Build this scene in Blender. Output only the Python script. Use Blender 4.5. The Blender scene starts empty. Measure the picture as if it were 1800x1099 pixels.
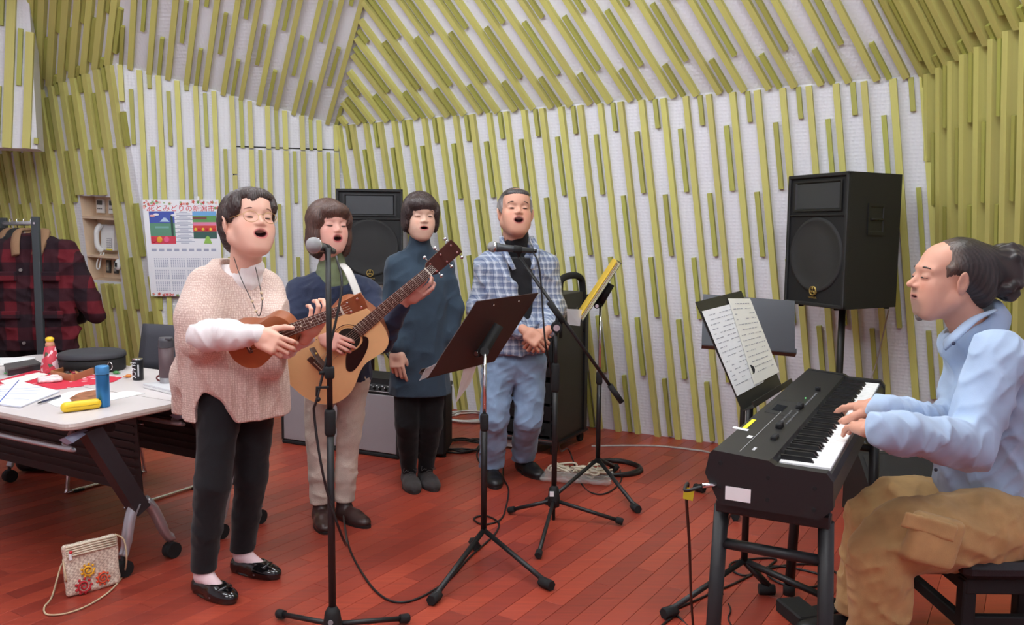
import bpy, bmesh, math, random
import numpy as np
from mathutils import Vector, Matrix, Euler
R = math.radians
SC = bpy.context.scene
COL = SC.collection
random.seed(7)

# ---------------------------------------------------------------- camera
FPX = 1480.0; CAM_H = 1.42; PITCH = math.atan(144 / 1480.0); ROLL = R(0.5)
cam_d = bpy.data.cameras.new('camera'); cam = bpy.data.objects.new('camera', cam_d); COL.objects.link(cam)
cam_d.sensor_width = 36.0; cam_d.lens = FPX * 36.0 / 1800.0; cam_d.clip_start = 0.05
cam.matrix_world = Matrix.Translation((0, 0, CAM_H)) @ Matrix.Rotation(math.pi / 2 - PITCH, 4, 'X') @ Matrix.Rotation(ROLL, 4, 'Z')
SC.camera = cam
# ---------------------------------------------------------------- world, view
wd = bpy.data.worlds.new('world'); SC.world = wd; wd.use_nodes = True
wd.node_tree.nodes['Background'].inputs[0].default_value = (0.9, 0.92, 1.0, 1)
wd.node_tree.nodes['Background'].inputs[1].default_value = 0.25
vs = SC.view_settings
vs.view_transform = 'Standard'; vs.look = 'None'; vs.gamma = 1.0; vs.use_curve_mapping = False
vs.exposure = 0.0
SC.cycles.max_bounces = 7; SC.cycles.diffuse_bounces = 4; SC.cycles.glossy_bounces = 3; SC.cycles.caustics_reflective = False; SC.cycles.caustics_refractive = False
LAMP_C = (.91, .965, 1.0)
LAMP_W = 20.5          # radiance of each opal lamp box
LAMP_SPOTS = [(-2.3, 4.2), (-.55, 4.0), (-2.3, 2.3), (-.4, 2.0), (1.15, 2.9), (-2.0, .2), (.3, .0)]  # last two, by the camera, are added to brighten faces from the front
CEIL = 3.75

# ---------------------------------------------------------------- measuring: where a line of sight meets a plane
_cm = cam.matrix_world.to_3x3(); _rt = _cm @ Vector((1, 0, 0)); _up = _cm @ Vector((0, 1, 0)); _fw = _cm @ Vector((0, 0, -1))
EYE = Vector((0, 0, CAM_H))
def ray(x, y): return _fw + _rt * ((x - 900) / FPX) + _up * ((549.5 - y) / FPX)
def fl(x, y, z=0.0):
    r = ray(x, y); return EYE + r * ((z - CAM_H) / r.z)
def at(x, y, Y):
    r = ray(x, y); return EYE + r * (Y / r.y)
def onpl(x, y, p0, n):
    r = ray(x, y); return EYE + r * ((Vector(p0) - EYE).dot(n) / r.dot(n))

# ---------------------------------------------------------------- materials
def lin(c): return tuple((v / 12.92 if v <= 0.04045 else ((v + 0.055) / 1.055) ** 2.4) for v in c)
def rgb(r, g, b): return lin((r / 255., g / 255., b / 255.))
MATS = {}
class NT:
    def __init__(s, m): s.t = m.node_tree; s.b = s.t.nodes['Principled BSDF']
    def n(s, typ, **kw):
        nd = s.t.nodes.new(typ)
        for k, v in kw.items(): setattr(nd, k, v)
        return nd
    def l(s, a, b): s.t.links.new(a, b)
def mat(name, col=(.5, .5, .5), rough=.5, metal=0., spec=.5, bump=0., bscale=200., var=0., vscale=6., coat=0., emit=None, alpha=1., sheen=0., objvar=0., trans=0.):
    if name in MATS: return MATS[name]
    m = bpy.data.materials.new(name); m.use_nodes = True; t = NT(m); b = t.b
    b.inputs['Base Color'].default_value = (*col, 1); b.inputs['Roughness'].default_value = rough
    b.inputs['Metallic'].default_value = metal; b.inputs['Specular IOR Level'].default_value = spec
    b.inputs['Coat Weight'].default_value = coat; b.inputs['Alpha'].default_value = alpha
    if trans: b.inputs['Transmission Weight'].default_value = trans
    if sheen: b.inputs['Sheen Weight'].default_value = sheen; b.inputs['Sheen Roughness'].default_value = .5
    if emit: b.inputs['Emission Color'].default_value = (*emit[:3], 1); b.inputs['Emission Strength'].default_value = emit[3]
    if var or objvar:
        mx = t.n('ShaderNodeHueSaturation'); mx.inputs['Color'].default_value = (*col, 1)
        src = None
        if var:
            tc = t.n('ShaderNodeTexCoord'); nz = t.n('ShaderNodeTexNoise'); nz.inputs['Scale'].default_value = vscale; nz.inputs['Detail'].default_value = 5
            t.l(tc.outputs['Object'], nz.inputs['Vector'])
            mr = t.n('ShaderNodeMapRange'); mr.inputs[1].default_value = .3; mr.inputs[2].default_value = .7; mr.inputs[3].default_value = 1 - var; mr.inputs[4].default_value = 1 + var
            t.l(nz.outputs['Fac'], mr.inputs[0]); src = mr.outputs[0]
        if objvar:
            oi = t.n('ShaderNodeObjectInfo'); mr2 = t.n('ShaderNodeMapRange'); mr2.inputs[3].default_value = 1 - objvar; mr2.inputs[4].default_value = 1 + objvar
            t.l(oi.outputs['Random'], mr2.inputs[0])
            if src:
                mu = t.n('ShaderNodeMath', operation='MULTIPLY'); t.l(src, mu.inputs[0]); t.l(mr2.outputs[0], mu.inputs[1]); src = mu.outputs[0]
            else: src = mr2.outputs[0]
        t.l(src, mx.inputs['Value']); t.l(mx.outputs[0], b.inputs['Base Color'])
    if bump:
        tc = t.n('ShaderNodeTexCoord'); nz = t.n('ShaderNodeTexNoise'); nz.inputs['Scale'].default_value = bscale; nz.inputs['Detail'].default_value = 3
        bp = t.n('ShaderNodeBump'); bp.inputs['Strength'].default_value = bump; bp.inputs['Distance'].default_value = .004
        t.l(tc.outputs['Object'], nz.inputs['Vector']); t.l(nz.outputs['Fac'], bp.inputs['Height']); t.l(bp.outputs[0], b.inputs['Normal'])
    MATS[name] = m
    return m
def attr_mat(name, rough=.6, sheen=0., bump=0., bscale=300., spec=.4, sub=0.):
    """colour comes from the mesh's own colour attribute (print, weave, complexion)"""
    if name in MATS: return MATS[name]
    m = mat(name, rough=rough, sheen=sheen, bump=bump, bscale=bscale, spec=spec); t = NT(m)
    a = t.n('ShaderNodeAttribute'); a.attribute_name = 'col'; t.l(a.outputs['Color'], t.b.inputs['Base Color'])
    if sub:
        t.b.inputs['Subsurface Weight'].default_value = sub; t.b.inputs['Subsurface Radius'].default_value = (.012, .005, .003); t.b.inputs['Subsurface Scale'].default_value = 1.
    return m

# ---------------------------------------------------------------- object helpers
def tag(o, label=None, cat=None, group=None, kind=None):
    if label: o['label'] = label
    if cat: o['category'] = cat
    if group: o['group'] = group
    if kind: o['kind'] = kind
    return o
def thing(name, label, cat, loc=(0, 0, 0), rotz=0., group=None):
    o = bpy.data.objects.new(name, None); COL.objects.link(o); o.empty_display_size = .1
    o.matrix_world = Matrix.Translation(loc) @ Matrix.Rotation(rotz, 4, 'Z')
    o.location = loc; o.rotation_euler = (0, 0, rotz)
    return tag(o, label, cat, group)
def xf(o):
    """world matrix from own transform chain, no depsgraph needed"""
    return (xf(o.parent) @ o.matrix_parent_inverse if o.parent else Matrix()) @ o.matrix_basis
def link(name, me, parent=None, world=False, m=None):
    o = bpy.data.objects.new(name, me); COL.objects.link(o)
    if m and not me.materials: me.materials.append(m)
    if parent:
        o.parent = parent
        if world: o.matrix_parent_inverse = xf(parent).inverted()
    return o
class MB:
    """collects shapes into one mesh"""
    def __init__(s): s.v = []; s.f = []; s.sm = []
    def add(s, vs, fs, M=None, smooth=False):
        k = len(s.v)
        s.v += [tuple(M @ Vector(p)) if M is not None else tuple(p) for p in vs]
        s.f += [tuple(i + k for i in f) for f in fs]; s.sm += [smooth] * len(fs)
        return s
    def box(s, c, d, rot=None, M=None, bev=0.):
        x, y, z = d[0] / 2, d[1] / 2, d[2] / 2
        T = Matrix.Translation(c) @ (rot.to_4x4() if rot is not None else Matrix())
        if M is not None: T = M @ T
        if bev > 0:
            b = min(bev, x * .95, y * .95, z * .95); vs = []; fs = []
            idx = {}
            for sx in (-1, 1):
                for sy in (-1, 1):
                    for sz in (-1, 1):
                        for ax in range(3):
                            p = [sx * (x - b), sy * (y - b), sz * (z - b)]
                            p[ax] = (sx * x, sy * y, sz * z)[ax]
                            idx[(sx, sy, sz, ax)] = len(vs); vs.append(p)
            for ax in range(3):
                a, c2 = [i for i in range(3) if i != ax]
                for sg in (-1, 1):
                    q = []
                    for (i, j) in ((-1, -1), (1, -1), (1, 1), (-1, 1)):
                        k = [0, 0, 0]; k[ax] = sg; k[a] = i; k[c2] = j; q.append(idx[(*k, ax)])
                    fs.append(q)
            for ax in range(3):
                a, c2 = [i for i in range(3) if i != ax]
                for i in (-1, 1):
                    for j in (-1, 1):
                        k1 = [0, 0, 0]; k1[a] = i; k1[c2] = j; k2 = list(k1); k1[ax] = -1; k2[ax] = 1
                        fs.append([idx[(*k1, a)], idx[(*k2, a)], idx[(*k2, c2)], idx[(*k1, c2)]])
            for k in [(i, j, l) for i in (-1, 1) for j in (-1, 1) for l in (-1, 1)]:
                fs.append([idx[(*k, 0)], idx[(*k, 1)], idx[(*k, 2)]])
            return s.add(vs, fs, T)
        vs = [(-x, -y, -z), (x, -y, -z), (x, y, -z), (-x, y, -z), (-x, -y, z), (x, -y, z), (x, y, z), (-x, y, z)]
        return s.add(vs, [(0, 3, 2, 1), (4, 5, 6, 7), (0, 1, 5, 4), (1, 2, 6, 5), (2, 3, 7, 6), (3, 0, 4, 7)], T)
    def rings(s, rs, cap=True, closed=False, smooth=True):
        n = len(rs[0]); vs = [p for r in rs for p in r]; fs = []
        m = len(rs)
        for i in range(m if closed else m - 1):
            a = i * n; b = ((i + 1) % m) * n
            for j in range(n): fs.append((a + j, a + (j + 1) % n, b + (j + 1) % n, b + j))
        k = len(s.v); s.v += [tuple(p) for p in vs]; s.f += [tuple(i + k for i in f) for f in fs]; s.sm += [smooth] * len(fs)
        if cap and not closed:
            s.f.append(tuple(k + j for j in reversed(range(n)))); s.f.append(tuple(k + (m - 1) * n + j for j in range(n))); s.sm += [False, False]
        return s
    def tube(s, pts, r, n=10, cap=True, closed=False, flat=1.):
        pts = [Vector(p) for p in pts]; m = len(pts)
        rr = r if isinstance(r, (list, tuple)) else [r] * m
        rs = []; prev = None
        for i in range(m):
            if closed: t = pts[(i + 1) % m] - pts[i - 1]
            else: t = pts[min(i + 1, m - 1)] - pts[max(i - 1, 0)]
            if t.length < 1e-9: t = Vector((0, 0, 1))
            t.normalize()
            if prev is None:
                u = t.cross(Vector((0, 0, 1)));
                if u.length < .1: u = t.cross(Vector((1, 0, 0)))
            else: u = prev - t * prev.dot(t)
            if u.length < 1e-6: u = t.orthogonal()
            u.normalize(); w = t.cross(u); prev = u
            rs.append([pts[i] + (u * math.cos(a) + w * math.sin(a) * flat) * rr[i] for a in [2 * math.pi * k / n for k in range(n)]])
        return s.rings(rs, cap, closed)
    def cyl(s, a, b, r, r2=None, n=16):
        return s.tube([a, b], [r, r if r2 is None else r2], n)
    def lathe(s, prof, c=(0, 0, 0), n=24, M=None, cap=True):
        """prof: (radius, z) pairs"""
        T = M if M is not None else Matrix.Translation(c)
        return s.rings([[T @ Vector((r * math.cos(2 * math.pi * k / n), r * math.sin(2 * math.pi * k / n), z)) for k in range(n)] for r, z in prof], cap)
    def prism(s, poly, z0, z1, M=None, smooth=False):
        n = len(poly); vs = [(p[0], p[1], z0) for p in poly] + [(p[0], p[1], z1) for p in poly]
        fs = [tuple(reversed(range(n))), tuple(range(n, 2 * n))]
        s.add(vs, fs, M)
        k = len(s.v) - 2 * n
        for j in range(n): s.f.append((k + j, k + (j + 1) % n, k + n + (j + 1) % n, k + n + j)); s.sm.append(smooth)
        return s
    def ball(s, c, r, n=14, m=9, M=None):
        r = r if isinstance(r, (tuple, list)) else (r, r, r)
        rs = []
        for i in range(m):
            th = math.pi * (i + .02) / (m - 1 + .04)
            rs.append([Vector((c[0] + r[0] * math.sin(th) * math.cos(a), c[1] + r[1] * math.sin(th) * math.sin(a), c[2] - r[2] * math.cos(th))) for a in [2 * math.pi * k / n for k in range(n)]])
        if M is not None: rs = [[M @ p for p in q] for q in rs]
        return s.rings(rs, True)
    def mesh(s, name):
        me = bpy.data.meshes.new(name); me.from_pydata(s.v, [], s.f); me.update()
        me.polygons.foreach_set('use_smooth', s.sm); return me
    def build(s, name, m, parent=None, world=False, auto=None):
        me = s.mesh(name); me.materials.append(m)
        bm = bmesh.new(); bm.from_mesh(me); bmesh.ops.recalc_face_normals(bm, faces=bm.faces); bm.to_mesh(me); bm.free()
        return link(name, me, parent, world)
def dup(root, M=None, label=None, name=None):
    r = root.copy(); COL.objects.link(r)
    if M is not None: r.matrix_basis = M
    if label: r['label'] = label
    for ch in root.children:
        c = ch.copy(); COL.objects.link(c); c.parent = r
        for g in ch.children:
            d = g.copy(); COL.objects.link(d); d.parent = c
    return r
def text(name, body, size, M, m, parent=None, ext=.0004, align='CENTER', world=True, sx=1.):
    cu = bpy.data.curves.new(name, 'FONT'); cu.body = body; cu.size = size; cu.extrude = ext; cu.align_x = align; cu.align_y = 'CENTER'; cu.resolution_u = 2
    cu.materials.append(m)
    tmp = bpy.data.objects.new(name, cu); COL.objects.link(tmp)
    me = bpy.data.meshes.new_from_object(tmp.evaluated_get(bpy.context.evaluated_depsgraph_get())); bpy.data.objects.remove(tmp)
    me.name = name; me.transform(M @ Matrix.Diagonal((sx, 1, 1, 1)))
    return link(name, me, parent, world, m)
def frame(o, x, y):
    """matrix with origin o, local X along x, local Y near y, Z the normal"""
    x = Vector(x).normalized(); z = x.cross(Vector(y)).normalized(); y = z.cross(x)
    return Matrix(((x.x, y.x, z.x, o[0]), (x.y, y.y, z.y, o[1]), (x.z, y.z, z.z, o[2]), (0, 0, 0, 1)))
def smooth_path(pts, k=6):
    """Catmull-Rom through the points"""
    P = [Vector(p) for p in pts]; P = [P[0] * 2 - P[1]] + P + [P[-1] * 2 - P[-2]]; out = []
    for i in range(1, len(P) - 2):
        a, b, c, d = P[i - 1:i + 3]
        for j in range(k):
            t = j / k
            out.append(.5 * ((2 * b) + (c - a) * t + (2 * a - 5 * b + 4 * c - d) * t * t + (3 * b - a - 3 * c + d) * t ** 3))
    out.append(P[-2]); return out
# ================================================================ THE ROOM
M_WHITE = mat('white_panel', rgb(222, 222, 232), .72)
t = NT(M_WHITE)   # fine embossed honeycomb of the acoustic panels
tc = t.n('ShaderNodeTexCoord'); vo = t.n('ShaderNodeTexVoronoi'); vo.inputs['Scale'].default_value = 46.; vo.inputs['Randomness'].default_value = .25
bp = t.n('ShaderNodeBump'); bp.inputs['Strength'].default_value = .55; bp.inputs['Distance'].default_value = .006
t.l(tc.outputs['Object'], vo.inputs['Vector']); t.l(vo.outputs['Distance'], bp.inputs['Height']); t.l(bp.outputs[0], t.b.inputs['Normal'])
def wood_mat(name, c1, c2):
    m = mat(name, c1, .55, spec=.35); t = NT(m)
    tc = t.n('ShaderNodeTexCoord'); mp = t.n('ShaderNodeMapping'); mp.inputs['Scale'].default_value = (1.2, 1.2, .35)
    oi = t.n('ShaderNodeObjectInfo'); ad = t.n('ShaderNodeVectorMath', operation='ADD')
    nz = t.n('ShaderNodeTexNoise'); nz.inputs['Scale'].default_value = 4.; nz.inputs['Detail'].default_value = 6; nz.inputs['Roughness'].default_value = .6
    t.l(tc.outputs['Object'], ad.inputs[0]); t.l(oi.outputs['Random'], ad.inputs[1]); t.l(ad.outputs[0], mp.inputs[0]); t.l(mp.outputs[0], nz.inputs['Vector'])
    sm = t.n('ShaderNodeMath', operation='ADD'); sc = t.n('ShaderNodeMath', operation='MULTIPLY'); sc.inputs[1].default_value = .75
    t.l(oi.outputs['Random'], sc.inputs[0]); t.l(nz.outputs['Fac'], sm.inputs[0]); t.l(sc.outputs[0], sm.inputs[1])
    mr = t.n('ShaderNodeMapRange'); mr.inputs[1].default_value = .35; mr.inputs[2].default_value = 1.25; t.l(sm.outputs[0], mr.inputs[0])
    mx = t.n('ShaderNodeMix', data_type='RGBA'); mx.inputs['A'].default_value = (*c1, 1); mx.inputs['B'].default_value = (*c2, 1)
    t.l(mr.outputs[0], mx.inputs['Factor']); t.l(mx.outputs['Result'], t.b.inputs['Base Color'])
    return m
M_STRIP = wood_mat('green_stained_wood', rgb(206, 202, 116), rgb(192, 184, 112))
M_SHORT = wood_mat('dark_green_stained_wood', rgb(178, 180, 92), rgb(166, 162, 86))
M_GAP = mat('shadow_gap', rgb(40, 40, 42), .8)

UNIT = MB().box((0, 0, .5), (1, 1, 1)).mesh('strip_full'); UNIT.materials.append(M_STRIP)
UNIT2 = MB().box((0, 0, .5), (1, 1, 1)).mesh('strip_short'); UNIT2.materials.append(M_SHORT)
def struct(name, mb, m, parent=None): 
    o = mb.build(name, m, parent)
    if not parent: o['kind'] = 'structure'
    return o
def panel(name, poly, inward, th=.04, kind='structure', m=None):
    """a flat wall panel: convex polygon of 3-D points with thickness behind it"""
    n = (poly[1] - poly[0]).cross(poly[2] - poly[0]).normalized()
    if n.dot(inward) < 0: n = -n
    k = len(poly); mb = MB()
    mb.add([p for p in poly] + [p - n * th for p in poly], [tuple(range(k)), tuple(range(2 * k - 1, k - 1, -1))] + [(j, j + k, (j + 1) % k + k, (j + 1) % k) for j in range(k)])
    o = mb.build(name, m or M_WHITE); o['kind'] = kind
    return o, n
def clip_line(p, d, poly, n):
    """the part of line p + t d inside the convex polygon (all in one plane)"""
    lo, hi = -9., 9.; c = sum(poly, Vector()) / len(poly)
    for i in range(len(poly)):
        a, b = poly[i], poly[(i + 1) % len(poly)]; e = (b - a).cross(n)
        if e.dot(c - a) > 0: e = -e
        num = (a - p).dot(e); den = d.dot(e)
        if abs(den) < 1e-9:
            if num < 0: return None
            continue
        if den > 0: hi = min(hi, num / den)
        else: lo = max(lo, num / den)
    return (lo, hi) if hi - lo > .04 else None
def strip(parent, p0, v, n, length, w, dep, short=False, tilt=0.):
    """one timber strip: foot at p0 on the panel, running along v, standing off along n"""
    z = v.normalized(); y = (n - z * n.dot(z)).normalized(); x = y.cross(z)
    o = bpy.data.objects.new('wood_strip', UNIT2 if short else UNIT); COL.objects.link(o); o.parent = parent
    M = Matrix(((x.x, y.x, z.x, 0), (x.y, y.y, z.y, 0), (x.z, y.z, z.z, 0), (0, 0, 0, 1))) @ Matrix.Diagonal((w, dep, length, 1))
    o.matrix_basis = Matrix.Translation(p0 + y * (dep / 2 - .004)) @ M
    return o
def strips(wall, poly, n, base, e1, v, upos, levels_line, mod, phase=0, holes=(), w=.036, dep=.042, w2=.028, dep2=.032, u0=-12, u1=40, frac=.5, gap=0.012):
    """full strips at upos(k) along e1 with staggered short strips between them;
    levels_line(q) -> distance along v of the first level; mod: module of the stagger"""
    v = v.normalized()
    for k in range(u0, u1):
        p = base + e1 * upos(k)
        c = clip_line(p, v, poly, n)
        if c:
            segs = [c]
            for h in holes: 
                nx = []
                for s_ in segs:
                    hc = clip_line(p, v, h, n)
                    if hc and hc[1] > s_[0] and hc[0] < s_[1]:
                        if hc[0] - s_[0] > .05: nx.append((s_[0], hc[0]))
                        if s_[1] - hc[1] > .05: nx.append((hc[1], s_[1]))
                    else: nx.append(s_)
                segs = nx
            for a, b in segs: strip(wall, p + v * a, v, n, b - a - gap, w * random.uniform(.93, 1.07), dep * random.uniform(.92, 1.06))
        # short one in the gap after it
        q = base + e1 * (upos(k) * (1 - frac) + upos(k + 1) * frac)
        c = clip_line(q, v, poly, n)
        if c:
            l0 = levels_line(q)
            for j in range(-6, 7):
                if (j + k + phase) % 2: continue
                a, b = max(c[0], l0 + j * mod), min(c[1], l0 + (j + 1) * mod)
                if b - a < .05: continue
                bad = False
                for h in holes:
                    hc = clip_line(q, v, h, n)
                    if hc and hc[1] > a and hc[0] < b:
                        if hc[0] - a > .06: b = hc[0]
                        elif b - hc[1] > .06: a = hc[1]
                        else: bad = True
                if bad or b - a < .05: continue
                strip(wall, q + v * a, v, n, b - a - gap, w2 * random.uniform(.93, 1.07), dep2, True)
def V(*a): return Vector(a)
Z = V(0, 0, 1)
# --- wall planes, from the floor line and the leans seen in the photograph
eB = V(1, -.549, 0).normalized(); nB = V(-.549, -1, 0).normalized()
B0 = V(0, 6.35, 0); NB = (nB - Z * .09).normalized()
A1 = fl(413, 259, 2.05); A2 = fl(620, 266, 2.05); eA = (A2 - A1); eA.z = 0; eA.normalize(); NA = V(eA.y, -eA.x, 0).normalized()
Qt = onpl(663, 222, A1, NA)
def seam(p, n1, n2, z):
    d = n1.cross(n2)
    return p + d * ((z - p.z) / d.z)
# the corner line between the two walls
_d = NA.cross(NB); _a = A1.dot(NA); _b = B0.dot(NB)
_m = Matrix((NA, NB, Z)); Qb = _m.inverted() @ V(_a, _b, -.02); Qt = _m.inverted() @ V(_a, _b, Qt.z)
Rt = onpl(1633, 130, B0, NB); Rm = onpl(1656, 424, B0, NB); Rb = Rt + (Rm - Rt) * ((-.02 - Rt.z) / (Rm.z - Rt.z))
Pt = onpl(203, 110, A1, NA); Pm = onpl(284, 560, A1, NA); Pb = Pt + (Pm - Pt) * ((-.02 - Pt.z) / (Pm.z - Pt.z))
# upper panels lean far into the room
vUB = (-eB * .576 + nB * .65 + Z).normalized(); NUB = eB.cross(vUB)
NUB = (Rt - Qt).cross(vUB).normalized(); NUB = NUB if NUB.dot(nB) > 0 else -NUB
def upto(p, q, z): return p + (q - p) * ((z - p.z) / (q.z - p.z))
T1 = onpl(640, 0, Qt, NUB); Tt = upto(Qt, T1, CEIL + .02)
S1 = onpl(1562, 0, Rt, NUB); St = upto(Rt, S1, CEIL + .02)
NUA = (Pt - Qt).cross(T1 - Qt).normalized(); NUA = NUA if NUA.dot(NA) > 0 else -NUA
U1 = onpl(221, 0, Qt, NUA); Ut = upto(Pt, U1, CEIL + .02)
C2 = Rt + V(.03, -1, .095) * 3.2; eC = V(.03, -1, 0).normalized()
C2b = Rb + eC * 3.2 
NC = (C2 - Rt).cross(Rb - Rt).normalized(); NC = NC if NC.x < 0 else -NC
C2b = C2 + (Z - NC * NC.z) * 0; _w = (Rb - Rt); C2b = C2 + _w * ((-.02 - C2.z) / _w.z)
NUC = (C2 - Rt).cross(S1 - Rt).normalized(); NUC = NUC if NUC.z < 0 else -NUC
_w = St - Rt; C2t = C2 + _w * ((CEIL + .02 - C2.z) / _w.z)
Z2 = V(-3.94, 6.94, 2.48); eZ = V(Z2.x - Pt.x, Z2.y - Pt.y, 0).normalized()
NZ = (Z2 - Pt).cross(Pb - Pt).normalized(); NZ = NZ if NZ.y < 0 else -NZ
_e = (Z2 - Pt); Z3 = Pt + _e * 2.1; _w = Pb - Pt; Z3b = Z3 + _w * ((-.02 - Z3.z) / _w.z)
_w = Ut - Pt; Z3t = Z3 + _w * ((CEIL + .02 - Z3.z) / _w.z)
NUZ = (Z2 - Pt).cross(U1 - Pt).normalized(); NUZ = NUZ if NUZ.y < 0 else -NUZ
print('CORNERS', [tuple(round(c, 2) for c in p) for p in (Qb, Qt, Rb, Rt, Pb, Pt, Tt, St, Ut, C2, C2t, Z3, Z3t)])

SP = .148
# wall behind the singers
polyB = [Qb, Rb, Rt, Qt]; wB, nn = panel('wall_back', polyB, nB)
# its door-less neighbour with calendar and door
polyA = [Pb, Qb, Qt, Pt]; wA, _ = panel('wall_back_left', polyA, NA)
wUB, _ = panel('wall_back_upper', [Qt, Rt, St, Tt], NUB); polyUB = [Qt, Rt, St, Tt]
wUA, _ = panel('wall_back_left_upper', [Pt, Qt, Tt, Ut], NUA); polyUA = [Pt, Qt, Tt, Ut]
wC, _ = panel('wall_right', [Rb, C2b, C2, Rt], NC); polyC = [Rb, C2b, C2, Rt]
wUC, _ = panel('wall_right_upper', [Rt, C2, C2t, St], NUC); polyUC = [Rt, C2, C2t, St]
polyZ = [Z3b, Pb, Pt, Z3]
wUZ, _ = panel('wall_left_upper', [Z3, Pt, Ut, Z3t], NUZ); polyUZ = [Z3, Pt, Ut, Z3t]

def dirs(poly0, N, a, b):
    return (onpl(*b, poly0, N) - onpl(*a, poly0, N)).normalized()
# strip directions read along one strip of each panel
vB = dirs(B0, NB, (970, 400), (945, 198)); vA = dirs(A1, NA, (441, 348), (434, 170)); 
vUBs = dirs(Qt, NUB, (941, 205), (748, -75)) if False else dirs(Qt, NUB, (1089, 180), (895, -120))
vUAs = dirs(Qt, NUA, (358, 146), (378, 0)); vC = dirs(Rt, NC, (1690, 400), (1692, 120)); vUC = dirs(Rt, NUC, (1682, 110), (1627, 0))
vZ = dirs(Pt, NZ, (160, 470), (112, 155)); vUZ = dirs(Pt, NUZ, (140, 135), (152, 0))
# --- timber strips
def zlev(z, v): return lambda q: (z - q.z) / v.z
eBr = (Rt - Qt).normalized(); eAr = (Qt - Pt).normalized(); eCr = (C2 - Rt).normalized(); eZr = (Z2 - Pt).normalized()
uB = lambda k: .027 + .1367 * k + .000303 * k * k
strips(wB, polyB, NB, Qt, eBr, vB, uB, lambda q: -.20 - 5 * .42, .42, 1, u0=-3, u1=32, frac=.6)
strips(wUB, polyUB, NUB, Qt, eBr, vUBs, lambda k: uB(k) + .072, lambda q: .25 - .42, .42, 1, u0=-1, u1=38, frac=.42)
uA = lambda k: .17 + .135 * k
DOOR = [V(*(A1 + (A2 - A1).normalized() * u)) for u in (-.004, .871)]
dz = 2.045
doorpoly = [V(DOOR[0].x, DOOR[0].y, -.02), V(DOOR[1].x, DOOR[1].y, -.02), V(DOOR[1].x, DOOR[1].y, dz), V(DOOR[0].x, DOOR[0].y, dz)]
strips(wA, polyA, NA, Pt, eAr, vA, uA, zlev(2.045 - 5 * .42, vA), .42, 0, holes=[doorpoly], u0=-2, u1=15, frac=.5)
strips(wUA, polyUA, NUA, Pt, eAr, vUAs, lambda k: .109 + .135 * k, lambda q: .0 , .36, 1, u0=-5, u1=16, frac=.5)
strips(wC, polyC, NC, Rt, eCr, vC, lambda k: .07 + .12 * k, zlev(2.05 - 5 * .42, vC), .42, 0, u0=-1, u1=17, dep=.062, dep2=.056, w=.042)
strips(wUC, polyUC, NUC, Rt, eCr, vUC, lambda k: .13 + .12 * k, lambda q: .1, .4, 1, u0=-4, u1=20, dep=.062, dep2=.056, w=.042)
# flush door in the calendar wall: leaf stands a little proud of dark reveal lines
dr = panel('door_1', [p + NA * .008 for p in doorpoly], NA, .03)[0]
jw = MB()
for (a, b) in ((doorpoly[3] + Z * .012, doorpoly[2] + Z * .012), (doorpoly[0] - eA * .010, doorpoly[3] - eA * .010), (doorpoly[1] + eA * .010, doorpoly[2] + eA * .010)):
    d = (b - a).normalized(); s_ = d.cross(NA)
    jw.add([a - s_ * .005 + NA * .003, a + s_ * .005 + NA * .003, b + s_ * .005 + NA * .003, b - s_ * .005 + NA * .003, a - s_ * .005 - NA * .01, a + s_ * .005 - NA * .01, b + s_ * .005 - NA * .01, b - s_ * .005 - NA * .01],
           [(0, 1, 2, 3), (4, 7, 6, 5), (0, 4, 5, 1), (1, 5, 6, 2), (2, 6, 7, 3), (3, 7, 4, 0)])
jw.build('reveal_gap', M_GAP, dr)
dpoly2 = [p + NA * .008 for p in doorpoly]
strips(dr, dpoly2, NA, Pt + NA * .008, eAr, vA, uA, zlev(2.045 - 5 * .42, vA), .42, 0, u0=2, u1=15, frac=.5)
_h = DOOR[0] + eA * .07 + NA * .03; hm = MB(); hm.cyl(_h + Z * 1.0, _h + Z * 1.0 + NA * .05, .011).cyl(_h + Z * 1.0 + NA * .05, _h + Z * 1.0 + NA * .05 + eA * .11, .009)
hm.build('handle', mat('brushed_steel', (.6, .6, .6), .35, 1.), dr)

# --- left wall with the recessed telephone shelf (a real hole in the panel)
def pz(x, y): return onpl(x, y, Pt, NZ)
RC = [pz(140, 344), pz(197, 347), pz(213, 496), pz(158, 491)]     # recess corners: tl, tr, br, bl
qs = [Z3b, Pb, Pt, Z3]       # bl, br, tr, tl
zm = MB()
tl, tr, br, bl = RC
def quad(*p): zm.add(p, [(0, 1, 2, 3)])
quad(qs[3], qs[2], tr, tl); quad(tr, qs[2], qs[1], br); quad(bl, br, qs[1], qs[0]); quad(qs[3], tl, bl, qs[0])
wZ = zm.build('wall_left', M_WHITE); wZ['kind'] = 'structure'
DEP = .13
M_PINE = mat('pale_pine', rgb(222, 196, 168), .6, var=.06, vscale=14)
nb_ = MB(); back = [p - NZ * DEP for p in RC]
for i in range(4):
    a, b = RC[i], RC[(i + 1) % 4]; nb_.add([a, b, b - NZ * DEP, a - NZ * DEP], [(0, 1, 2, 3)])
nb_.add(back, [(0, 1, 2, 3)]); nb_.build('shelf_recess', M_PINE, wZ)
def rz(u, w, d=0.):   # point in the recess: u across, w down, d depth behind the wall
    return (RC[0] * (1 - u) + RC[1] * u) * (1 - w) + (RC[3] * (1 - u) + RC[2] * u) * w - NZ * d
for w in (.255, .715):
    q = [rz(0, w - .012), rz(1, w - .012), rz(1, w + .012), rz(0, w + .012)]
    MB().add(q + [p - NZ * DEP for p in q], [(0, 1, 2, 3), (0, 4, 5, 1), (3, 2, 6, 7), (1, 5, 6, 2), (0, 3, 7, 4)]).build('shelf', M_PINE, wZ)
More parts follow.
